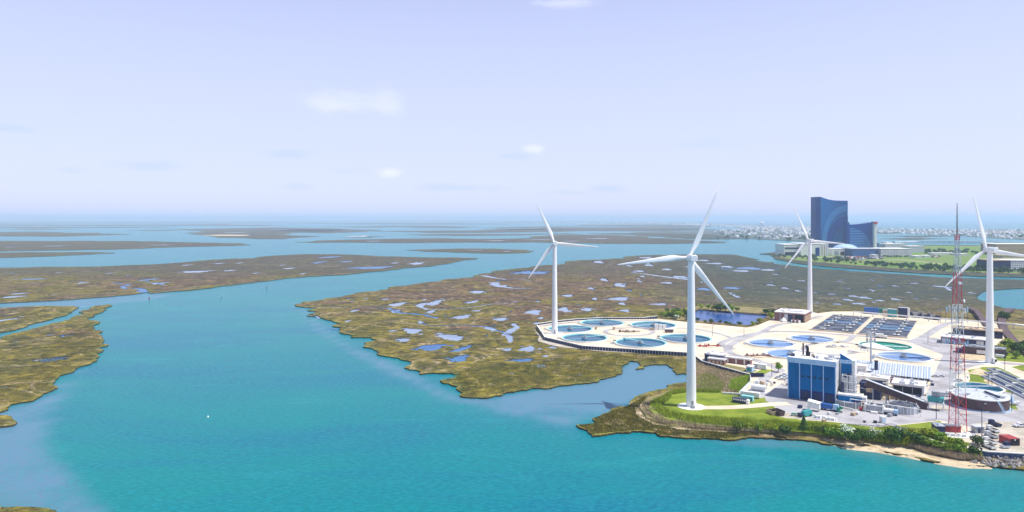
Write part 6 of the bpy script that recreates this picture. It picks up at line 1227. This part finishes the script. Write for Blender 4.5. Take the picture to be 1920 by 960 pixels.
for k, (px, py, s, mt, lab) in enumerate(((1872, 664, 2.0, 'leaf_yellow', 'bright green bush right of the brown office'), (1879, 662, 2.1, 'leaf_yellow', 'bright green bush by the curved embankment'), (1890, 656, 2.0, 'leaf_dark', 'dark bush beside the curved embankment'), (1900, 660, 2.0, 'leaf', 'green bush near the right edge beside the embankment'), (1912, 664, 2.2, 'leaf_dark', 'dark green bush at the right edge'), (1920, 658, 2.4, 'leaf_dark', 'tall dark bush cut by the right edge of the photo'), (1884, 666, 1.6, 'leaf_yellow', 'low bright bush on the right lawn'), (1905, 672, 1.5, 'leaf', 'low green bush on the right lawn near the edge'))): shrub(px, py, s, mt, lab, ZS, 'bushes on the right-hand lawn')
shrub(1885, 601, 2.6, 'leaf_dark', 'dark bush on the bank behind the pipe bridge at the right', 2.0); shrub(1895, 648, 1.8, 'leaf_yellow', 'yellowish bush inside the curve of the embankment', 2.5)
# trees around the hotel and the field
R = random.Random(31); rowz = []
for k in range(170):
    px = R.uniform(1480, 1960); base = np.interp(px, [1480, 1560, 1640, 1720, 1800, 1960], [484, 491, 499, 504, 508, 513]); rowz.append((px, base + R.uniform(-4.5, 1.5), R.uniform(.65, 1.35), R.random() < .3))
for k, (px, py, s, dk) in enumerate(rowz):
    t = thing('tree', ('dark' if dk else 'mid green') + ' tree in the row between the field and the far channel', 'tree', P(px, py, 2), R.uniform(0, 6), 'dark trees in the row along the field' if dk else 'green trees in the row along the field'); t.scale = (s, s, s * .9); link('crown', (FTD if dk else FT)[k % 3], t); link('trunk', TRUNK, t, None, None, 1.6)
for k in range(70):
    px = R.uniform(1735, 1960); py = R.uniform(470, 477.5); s = R.uniform(.8, 1.3)
    t = thing('tree', 'tree in the belt beyond the green field', 'tree', P(px, py, 2), R.uniform(0, 6), 'trees beyond the green field'); t.scale = (s, s, s * .85); link('crown', FT[k % 5], t); link('trunk', TRUNK, t, None, None, 1.6)
for k in range(34):
    px = R.uniform(1655, 1735) if k % 2 else R.uniform(1450, 1500); py = (482.5 + R.uniform(-.4, .4)) if k % 2 else R.uniform(478.5, 483); s = R.uniform(.45, .8)
    t = thing('tree', 'small tree in front of the hotel buildings', 'tree', P(px, py, 2), R.uniform(0, 6), 'small trees in front of the hotel buildings'); t.scale = (s, s, s * .85); link('crown', FT[k % 5], t); link('trunk', TRUNK, t, None, None, 1.4)
for k in range(40):
    px = R.uniform(1470, 1535) if k % 2 else R.uniform(1340, 1540); py = R.uniform(449, 451.5) if k % 2 else R.uniform(443, 449); s = R.uniform(1.2, 2.2)
    t = thing('tree', 'tree on the shore in front of the far town', 'tree', P(px, py, 2), R.uniform(0, 6), 'trees on the shore of the far town'); t.scale = (s, s, s * .8); link('crown', FTD[k % 3], t); link('trunk', TRUNK, t, None, None, 1.6)

# ------------------------------------------------------------------ grass and reeds
def tufts(name, px, n, z, mt, hmin, hmax, wid, seed, kind='stuff'):
    R = np.random.default_rng(seed); pl = np.array(wpoly(px, z)); lo, hi = pl.min(0), pl.max(0); pts = R.uniform(lo, hi, (n * 4, 2)); pts = pts[pip(pts, pl)][:n]; n = len(pts)
    clump = np.sin(pts[:, 0] * .35 + 2 * np.sin(pts[:, 1] * .2)) * np.sin(pts[:, 1] * .31 + pts[:, 0] * .11)
    h = R.uniform(hmin, hmax, n) * (1 + .3 * clump); a = R.uniform(0, 6.28, n); ln = R.normal(0, .25, (n, 2)) * h[:, None]; dx, dy = np.cos(a) * wid, np.sin(a) * wid
    V = np.zeros((n, 3, 3)); V[:, 0] = np.stack([pts[:, 0] - dx, pts[:, 1] - dy, np.full(n, z - .1)], 1); V[:, 1] = np.stack([pts[:, 0] + dx, pts[:, 1] + dy, np.full(n, z - .1)], 1); V[:, 2] = np.stack([pts[:, 0] + ln[:, 0], pts[:, 1] + ln[:, 1], z + h], 1)
    me = bpy.data.meshes.new(name); me.from_pydata(V.reshape(-1, 3).tolist(), [], [(3 * i, 3 * i + 1, 3 * i + 2) for i in range(n)]); me.materials.append(M[mt])
    at_ = me.attributes.new('v', 'FLOAT', 'POINT'); at_.data.foreach_set('value', np.repeat(np.clip(R.uniform(0, 1, n) * .7 + .3 * clump, 0, 1), 3).astype(np.float32)); me.update()
    o = link(name, me); props(o, kind=kind); return o
tufts('reeds', [(1218, 758), (1250, 742), (1262, 738), (1256, 750), (1238, 764), (1255, 776), (1300, 784), (1400, 790), (1500, 796), (1600, 806), (1680, 818), (1740, 834), (1700, 834), (1600, 822), (1500, 811), (1400, 804), (1300, 796), (1240, 782)], 34000, 2.4, 'reed_green', 1.2, 2.8, .17, 1)
tufts('reeds', [(1205, 757), (1220, 752), (1226, 768), (1244, 780), (1300, 792), (1400, 800), (1500, 809), (1500, 813), (1400, 808), (1300, 801), (1240, 792), (1208, 774)], 15000, 1.9, 'reed_brown', .9, 2.0, .15, 2)
tufts('reeds', [(1304, 672), (1318, 683), (1360, 694), (1402, 706), (1405, 721), (1382, 736), (1353, 735), (1294, 734), (1293, 712), (1298, 692)], 15000, 1.6, 'reed_brown', .6, 1.5, .18, 3)
tufts('reeds', [(1366, 728), (1372, 714), (1404, 706), (1405, 721), (1384, 736), (1370, 733)], 5500, 1.6, 'reed_green', .9, 2.0, .17, 4)
tufts('reeds', [(1310, 706), (1330, 700), (1350, 712), (1362, 724), (1350, 732), (1320, 730), (1305, 722)], 3200, 1.6, 'reed_green', .6, 1.5, .16, 44)
tufts('reeds', [(1294, 730), (1352, 732), (1352, 737), (1294, 736)], 2200, 1.8, 'reed_green', .8, 1.6, .17, 5)
tufts('reeds', [(1258, 742), (1285, 736), (1290, 730), (1268, 732), (1240, 745), (1240, 752)], 3500, 2.0, 'reed_green', .8, 1.8, .17, 6)
tufts('beach_grass', [(1700, 834), (1736, 836), (1790, 848), (1840, 856), (1845, 862), (1800, 860), (1740, 848)], 7000, 2.0, 'reed_brown', .6, 1.5, .17, 7)
tufts('beach_grass', [(1735, 824), (1800, 842), (1835, 853), (1835, 858), (1790, 848), (1736, 832)], 6000, 2.2, 'reed_green', .6, 1.5, .17, 8)
tufts('marsh_grass', [(1085, 797), (1118, 794), (1114, 784), (1142, 774), (1180, 760), (1215, 740), (1200, 760), (1200, 776), (1240, 797), (1300, 806), (1400, 812), (1500, 816), (1430, 815), (1400, 817), (1360, 823), (1300, 820), (1240, 815), (1228, 808), (1200, 806), (1150, 810), (1112, 815), (1104, 808)], 24000, .8, 'cordgrass', .3, .7, .2, 9)
tufts('marsh_grass', [(880, 742), (948, 734), (1060, 720), (1140, 706), (1165, 693), (1180, 676), (1240, 680), (1280, 690), (1260, 672), (1100, 664), (1000, 680), (900, 690), (850, 700), (865, 725), (866, 740)], 26000, .8, 'cordgrass', .25, .6, .22, 10)
tufts('marsh_grass', [(-10, 765), (20, 755), (60, 749), (110, 702), (165, 680), (185, 655), (185, 630), (172, 605), (100, 640), (60, 690), (-20, 720)], 24000, .8, 'cordgrass', .2, .5, .18, 11)

# ------------------------------------------------------------------ hotel district (about 2 km away)
def zat(py, D): return CH - (py - HY) / FOC * D
def xat(px, D): return (px - CX) / FOC * D
D0 = 2080.0; HG = 2.0
t = thing('hotel_tower', 'tall curved blue glass hotel tower with pale arcs across its face', 'hotel tower', (xat(1531, D0), D0, HG), 0)
W0 = xat(1590, D0) - xat(1531, D0); tops = [(0, 369), (9, 369), (16, 371.3), (26, 374.2), (38, 375.8), (50, 376.2), (59, 376.2)]
def topz(x): return zat(np.interp(x / W0 * 59, [a for a, _ in tops], [b for _, b in tops]), D0) - HG
def yface(x): q = (x / W0 - .55) * 2; return 9 * (1 - q * q) * -1 * -1     # concave face
xs = np.linspace(W0 * 9 / 59, W0, 17); m = MB()
f_ = [(x, yface(x), 0) for x in xs] + [(x, yface(x), topz(x)) for x in xs] + [(x, 42, 0) for x in xs] + [(x, 42, topz(x)) for x in xs]; n = len(xs)
m.add(f_, [(i, i + 1, n + i + 1, n + i) for i in range(n - 1)] + [(n + i, n + i + 1, 3 * n + i + 1, 3 * n + i) for i in range(n - 1)] + [(2 * n + i + 1, 2 * n + i, 3 * n + i, 3 * n + i + 1) for i in range(n - 1)] + [(n - 1, 3 * n - 1, 4 * n - 1, 2 * n - 1)])
m.build('glass_facade', M['hotel_a'], t)
xe = W0 * 9 / 59; m = MB(); m.add([(0, 6, 0), (xe - .02, yface(xe), 0), (xe - .02, yface(xe), topz(0)), (0, 6, topz(0)), (0, 40, 0), (xe - .02, 41, 0), (xe - .02, 41, topz(0)), (0, 40, topz(0))], [(0, 1, 2, 3), (5, 4, 7, 6), (4, 0, 3, 7), (1, 5, 6, 2), (3, 2, 6, 7)]); m.build('dark_end_bay', M['hotel_dark'], t)
def arc(name, cx, cz, r0, r1, mt, off, xl, xr, zmin=0.5, vs_=1.5):
    "a curved band of paler glass, proud of the facade"
    m = MB(); V = []; n = 40
    for i in range(n + 1):
        a = math.pi * .5 + math.pi * .5 * i / n
        for r in (r0, r1):
            x = min(max(cx + r * math.cos(a), xl), xr); z = max(cz + r * vs_ * math.sin(a), zmin); V.append((x, yface(x) - off, min(z, topz(x) - 2)))
    m.add(V, [(2 * i, 2 * i + 1, 2 * i + 3, 2 * i + 2)[::-1] for i in range(n)]); m.build(name, M[mt], t)
PXM = D0 / FOC
cxr = W0 + 1 * PXM
arc('pale_glass_arc', cxr, 30, 39 * PXM, 48 * PXM, 'hotel_b', .8, xe, W0 - .1, vs_=1.42); arc('deep_glass_arc', cxr, 18, 27 * PXM, 40 * PXM, 'hotel_c', 1.2, xe, W0 - .1, vs_=1.35); arc('inner_glass_arc', cxr, 8, 0, 28 * PXM, 'hotel_a', 1.6, xe, W0 - .1, vs_=1.15)
D1 = 2020.0
t = thing('hotel_block', 'shorter dark blue hotel block with a swept roof right of the tall curved tower', 'hotel', (xat(1589, D1), D1, HG), 0)
W1 = xat(1635, D1) - xat(1589, D1)
def top1(x): return zat(np.interp(x / W1, [0, .04, .05, .09, .10, .35, .7, 1], [416, 416, 417, 417, 421.3, 421, 419.5, 416.8]), D1) - HG
xs = np.linspace(0, W1, 30); n = 30; m = MB(); m.add([(x, 3 * math.sin(3.1 * x / W1), 0) for x in xs] + [(x, 3 * math.sin(3.1 * x / W1), top1(x)) for x in xs] + [(x, 30, 0) for x in xs] + [(x, 30, top1(x)) for x in xs], [(i, i + 1, n + i + 1, n + i) for i in range(n - 1)] + [(n + i, n + i + 1, 3 * n + i + 1, 3 * n + i) for i in range(n - 1)] + [(2 * n + i + 1, 2 * n + i, 3 * n + i, 3 * n + i + 1) for i in range(n - 1)] + [(0, n, 3 * n, 2 * n), (n - 1, 3 * n - 1, 4 * n - 1, 2 * n - 1)]); m.build('glass_facade', M['hotel_c'], t)
m = MB(); V = []; k_ = 24
for i in range(k_ + 1):
    a = i / k_; x = W1 * (.1 + .88 * a); V += [(x, 3 * math.sin(3.1 * x / W1) - .7, .5), (x, 3 * math.sin(3.1 * x / W1) - .7, (zat(428, D1) - HG) * math.sqrt(max(0, 1 - a ** 2.2)) + .6)]
m.add(V, [(2 * i, 2 * i + 2, 2 * i + 3, 2 * i + 1) for i in range(k_)]); m.build('lined_glass_arc', M['hotel_d'], t)
t = thing('elevator_shaft', 'slim white shaft with a red cap at the right side of the hotel block', 'tower', (xat(1636, D1), D1 - 4, HG)); hh_ = zat(420, D1) - HG; MB().box(.02, 2.6, 0, 12, 0, hh_ + 4).build('glass_fin', M['blue_light'], t); MB().box(2.61, 9.5, -2, 14, 0, hh_).build('shaft', M['white'], t); MB().box(1.6, 11, -4, 16, hh_ + .01, hh_ + 7).build('red_cap', M['red'], t)
def farbld(px0, px1, pyb, pyt, depth, mt, roof, label, name='building', cat='building', extra=None, D=None):
    D = D or P(0, pyb, HG).y; x0, x1 = xat(px0, D), xat(px1, D); h = zat(pyt, D) - HG; t = thing(name, label, cat, (x0, D, HG)); MB().box(0, x1 - x0, 0, depth, 0, h).build('wall', M[mt], t); MB().box(-.5, x1 - x0 + .5, -.5, depth + .5, h + .01, h + 1.2).build('roof', M[roof], t)
    for e in extra or []:
        a, b, c, d, m2 = e; MB().box((x1 - x0) * a, (x1 - x0) * b, -.6, -.01, h * c, h * d).build('facade_panel', M[m2], t)
    return t, x1 - x0, h
farbld(1470, 1501, 479.5, 459, 60, 'rim', 'roof_white', 'pale grey hall with dark window bands at the left end of the hotel complex', extra=[(.06, .94, .62, .76, 'navy'), (.06, .94, .04, .34, 'navy')])
farbld(1501.5, 1537, 480, 457.5, 70, 'rim', 'roof_white', 'large pale windowless hall in front of the tall hotel tower', extra=[(.78, .98, .02, .7, 'hotel_dark')])
farbld(1537.5, 1553, 480, 458, 50, 'white', 'roof_white', 'white block with pinkish strips between the big hall and the glass dome', extra=[(.2, .3, .05, .9, 'tan'), (.5, .6, .05, .9, 'tan'), (.8, .9, .05, .9, 'lgrey')])
farbld(1552.5, 1563, 477.5, 466, 40, 'white', 'redpaint', 'low entrance block with a red roof beside the white block', extra=[(.1, .9, .1, .5, 'redpaint')])
farbld(1561, 1598, 479, 467, 40, 'white', 'roof_white', 'pale low block underneath the glass dome', extra=[(.1, .3, .1, .7, 'grey'), (.4, .6, .1, .6, 'brown'), (.7, .95, .1, .8, 'lgrey')])
t = thing('glass_dome', 'broad pale glass dome in front of the tall hotel tower', 'dome', (xat(1585, 1900), 1900, zat(468, 1900))); rd = 23 * 1900 / FOC; V = []; F = []; nn, nr = 28, 6
for k in range(nr + 1):
    a = math.pi / 2 * k / nr
    for i in range(nn): V.append((rd * math.cos(a) * math.cos(6.2832 * i / nn), .7 * rd * math.cos(a) * math.sin(6.2832 * i / nn), 16 * math.sin(a)))
for k in range(nr):
    for i in range(nn): F.append((k * nn + i, k * nn + (i + 1) % nn, (k + 1) * nn + (i + 1) % nn, (k + 1) * nn + i))
m = MB(); m.add(V, F); m.build('dome_glass', M['blue_light'], t)
m = MB()
for i in range(0, nn, 2):
    for k in range(nr): m.beam(V[k * nn + i], V[(k + 1) * nn + i], .7)
m.build('dome_rib', M['lgrey'], t)
farbld(1598, 1651, 480.5, 467, 60, 'deck_blue', 'lgrey', 'blue-grey parking deck below the shorter hotel block', 'parking_garage', 'parking garage')
farbld(1651.3, 1710, 481, 467, 60, 'deck_white', 'roof_white', 'white parking deck with open floors right of the blue-grey one', 'parking_garage', 'parking garage')
farbld(1704, 1733, 473.5, 462, 40, 'lgrey', 'roof_white', 'pale flat building behind the right end of the white parking deck'); farbld(1660, 1700, 466, 458, 40, 'lgrey', 'roof_white', 'pale low building with a white penthouse behind the parking decks'); farbld(1662, 1672, 465, 454.5, 30, 'white', 'roof_white', 'small white penthouse block behind the parking decks'); farbld(1640, 1648, 466, 456, 40, 'blue_paint', 'grey', 'small dark block just right of the white shaft')
farbld(1868, 1990, 478, 458, 60, 'tan_grid', 'roof_white', 'wide tan building with rows of windows at the right edge', 'office_building', 'office building'); farbld(1862, 1880.5, 476, 457, 50, 'grey', 'roof_white', 'grey block behind the left end of the tan building')
farbld(1862, 1894.5, 509, 489, 45, 'navy', 'tan', 'dark glass parking block right of the fourth turbine', 'parking_garage', 'parking garage'); farbld(1895, 1960, 509, 489, 45, 'deck_white', 'roof_white', 'striped pale parking deck cut by the right edge of the photo', 'parking_garage', 'parking garage')
farbld(1880, 1990, 484.5, 479.5, 40, 'tan', 'tan', 'low tan building between the parking deck and the wide tan building')
for k, (a, b, y, yt, lab) in enumerate(((1717, 1730, 484, 480.5, 'small pale building at the left end of the green field'), (1733, 1745, 483, 480, 'small white shed near the top of the green field'), (1750, 1790, 478, 475, 'low pale building with a white roof among the far trees'), (1795, 1815, 479, 476.5, 'low greenish building right of the far pale one'), (1640, 1647, 484, 478.5, 'tiny white guard house in front of the parking deck'))): farbld(a, b, y, yt, 25, 'white', 'roof_white', lab)
# cars around the hotel, too small to show parts
R = random.Random(8); cb = [MB().box(0, 4.6, 0, 1.9, 0, 1.0).box(.8, 3.6, .1, 1.8, 1.001, 1.6, taper=.2).mesh('parked_car', M[m_]) for m_ in ('white', 'car_dark', 'lgrey', 'redpaint')]
for k in range(110):
    px = R.uniform(1560, 1652) if k < 80 else R.uniform(1720, 1760); py = R.uniform(481.5, 486) if k < 80 else R.uniform(479, 483); i = k % 4; o = link('parked_car', cb[i], None, P(px, py, 2.2), (0, 0, R.uniform(-.3, .3)), 1.35); props(o, ('white', 'dark', 'grey', 'red')[i] + ' car in the open lot below the hotel', 'car', ('white', 'dark', 'grey', 'red')[i] + ' cars in the open lot below the hotel')
land('car_park', wpoly([(1552, 481.2), (1655, 481.4), (1660, 486), (1600, 487.5), (1560, 486), (1540, 483)], 2.1), 2.12, M['town'], attrs=False)
land('field', wpoly([(1600, 488), (1660, 484.5), (1760, 482), (1860, 480), (2100, 483), (2200, 508), (1900, 506), (1800, 502), (1720, 497.5), (1650, 493.5)], 2.1), 2.16, M['lawn_far'], attrs=False)
for pxl, wd in (([(1655, 487.5), (1690, 487), (1730, 491), (1790, 498), (1860, 499)], 5), ([(1480, 484), (1520, 483.3), (1560, 481.5)], 9)):
    c = wpoly(pxl, 2.2); m = MB()
    for a, b in zip(c, c[1:]): m.beam((a[0], a[1], 2.25), (b[0], b[1], 2.25), wd, .1)
    props(m.build('path', M['concrete']), kind='structure')
# causeway
t = thing('causeway_bridge', 'long low white causeway bridge crossing the far inlet', 'bridge', P(1690, 455, 0)); c = [P(x, y, 5) - P(1690, 455, 0) for x, y in ((1676, 453.6), (1720, 452.6), (1780, 453), (1850, 454), (1930, 455.5))]
for a, b in zip(c, c[1:]):
    MB().beam(a, b, 12, 5).build('deck', M['far_road'], t)
    for q in np.linspace(0, 1, 7)[:-1]: p = a.lerp(b, float(q)); MB().beam((p.x, p.y, -2), (p.x, p.y, p.z - 1.5), 3).build('pier', M['lgrey'], t)
# town
def house_mesh(w_, d, h, rf, wall, roof, gable=True):
    V = [(0, 0, 0), (w_, 0, 0), (w_, d, 0), (0, d, 0), (0, 0, h), (w_, 0, h), (w_, d, h), (0, d, h), (0, d / 2, h + rf), (w_, d / 2, h + rf)]
    F = [(0, 1, 5, 4), (1, 2, 6, 9, 5), (2, 3, 7, 6), (3, 0, 4, 8, 7), (4, 5, 9, 8), (6, 7, 8, 9)] if gable else [(0, 1, 5, 4), (1, 2, 6, 5), (2, 3, 7, 6), (3, 0, 4, 7), (4, 5, 6, 7)]
    me = bpy.data.meshes.new('house'); me.from_pydata(V, [], F); me.materials.append(M[wall]); me.materials.append(M[roof])
    for i in ((4, 5) if gable else (4,)): me.polygons[i].material_index = 1
    me.update(); return me
HM = [(house_mesh(16, 11, 8, 4.5, 'white', 'grey'), 'white'), (house_mesh(14, 11, 7, 4.5, 'rim', 'brown'), 'cream'), (house_mesh(15, 12, 8.5, 4, 'lgrey', 'grey'), 'grey'), (house_mesh(18, 12, 10, 4, 'white', 'lgrey'), 'white'), (house_mesh(14, 10, 7.5, 4, 'tan', 'grey'), 'tan'), (house_mesh(34, 20, 13, 0, 'white', 'roof_white', False), 'flat-roofed white')]
zones = [([(1250, 422), (1340, 424), (1400, 430), (1335, 433), (1345, 440), (1372, 444), (1430, 448), (1530, 449), (1530, 426), (1400, 423), (1300, 420)], 1.0), ([(1640, 436), (1720, 439), (1800, 443), (1860, 447), (1930, 449), (1930, 432), (1640, 430)], .6), ([(1000, 418.6), (1250, 420.9), (1340, 424), (1300, 419), (1000, 417.2)], .35)]
R = np.random.default_rng(17); cand = []
for px, wt in zones:
    pl = np.array(wpoly(px, 1.6)); lo, hi = pl.min(0), pl.max(0); p = R.uniform(lo, hi, (9000, 2)); p = p[pip(p, pl)]; cand.append(p[:int(650 * wt)])
cand = np.concatenate(cand); g = 26.0; th = .5; rot = np.array([[math.cos(th), -math.sin(th)], [math.sin(th), math.cos(th)]]); q = cand @ rot; q = np.round(q / np.array([g, g * 2.2])) * np.array([g, g * 2.2]) + R.normal(0, 1.5, q.shape); q = np.unique(np.round(q), axis=0); cand = q @ rot.T
cand = cand[np.argsort(cand[:, 1])]
stuff = MB(); sv, sf, smi = [], [], []
for k, (x, y) in enumerate(cand):
    me, colr = HM[int(R.choice(6, p=[.34, .14, .16, .2, .1, .06]))]; s = R.uniform(.8, 1.25) if y < 5200 else R.uniform(1.0, 1.6); sz = s * R.uniform(.45, .75)
    if R.random() < .012: sz *= 2.2
    if k < 300:
        o = link('house', me, None, (x, y, 1.6), (0, 0, th + (math.pi / 2 if k % 3 == 0 else 0)), (s, s, sz)); props(o, colr + ' house in the low town across the inlet', 'house', colr + ' houses of the town across the inlet')
    else:
        c_, s_ = math.cos(th), math.sin(th); n0 = len(sv); sv += [((v.co.x * c_ - v.co.y * s_) * s + x, (v.co.x * s_ + v.co.y * c_) * s + y, v.co.z * sz + 1.6) for v in me.vertices]
        for p_ in me.polygons: sf.append(tuple(n0 + i for i in p_.vertices)); smi.append({'white': 0, 'cream': 1, 'grey': 2, 'tan': 3, 'flat-roofed white': 0}[colr] if p_.material_index == 0 else 4)
me = bpy.data.meshes.new('distant_houses'); me.from_pydata(sv, [], sf)
for m_ in ('white', 'rim', 'lgrey', 'tan', 'grey'): me.materials.append(M[m_])
me.polygons.foreach_set('material_index', smi); me.update(); o = link('distant_houses', me); props(o, kind='stuff')
for k in range(260):
    z_ = zones[0 if k % 3 else 1][0]; pl = np.array(wpoly(z_, 1.6)); c_ = R.uniform(pl.min(0), pl.max(0)); c_[1] = min(c_[1], R.uniform(3000, 6500))
    if not pip(np.array([c_]), pl)[0]: continue
    s = R.uniform(.9, 1.7); t = link('tree', FTD[k % 3] if k % 2 else FT[k % 5], None, (c_[0], c_[1], 1), (0, 0, R.uniform(0, 6)), (s * 1.5, s * 1.5, s)); props(t, 'tree among the houses of the town across the inlet', 'tree', 'trees among the houses of the far town')
# water towers and tall blocks of the skyline
for px, py, w_, h, lab in ((1333, 424.5, 14, 34, 'white water tower standing out of the far town'), (1428, 425, 26, 40, 'pinkish domed block standing out of the far town')):
    b = P(px, py, 1.6); t = thing('water_tower', lab, 'water tower', b); MB().cyl((0, 0, 0), (0, 0, h), w_ * .3, w_ * .3, 12).build('shaft', M['lgrey'], t); MB().cyl((0, 0, h), (0, 0, h + 8), w_ * .5, w_, 14).cyl((0, 0, h + 8), (0, 0, h + 20), w_, w_ * .7, 14).build('tank_head', M['white'], t)
# ------------------------------------------------------------------ haze
m = bpy.data.materials.new('haze'); m.use_nodes = True; nt = m.node_tree; nt.nodes.clear()
o_ = nt.nodes.new('ShaderNodeOutputMaterial'); v_ = nt.nodes.new('ShaderNodeVolumePrincipled'); nt.links.new(v_.outputs[0], o_.inputs['Volume'])
v_.inputs['Color'].default_value = HAZE_C; v_.inputs['Density'].default_value = HAZE_D; v_.inputs['Anisotropy'].default_value = 0.0
hz = MB().box(-46000, 46000, -2000, 61000, -9, 200).build('haze', m); props(hz, kind='stuff')
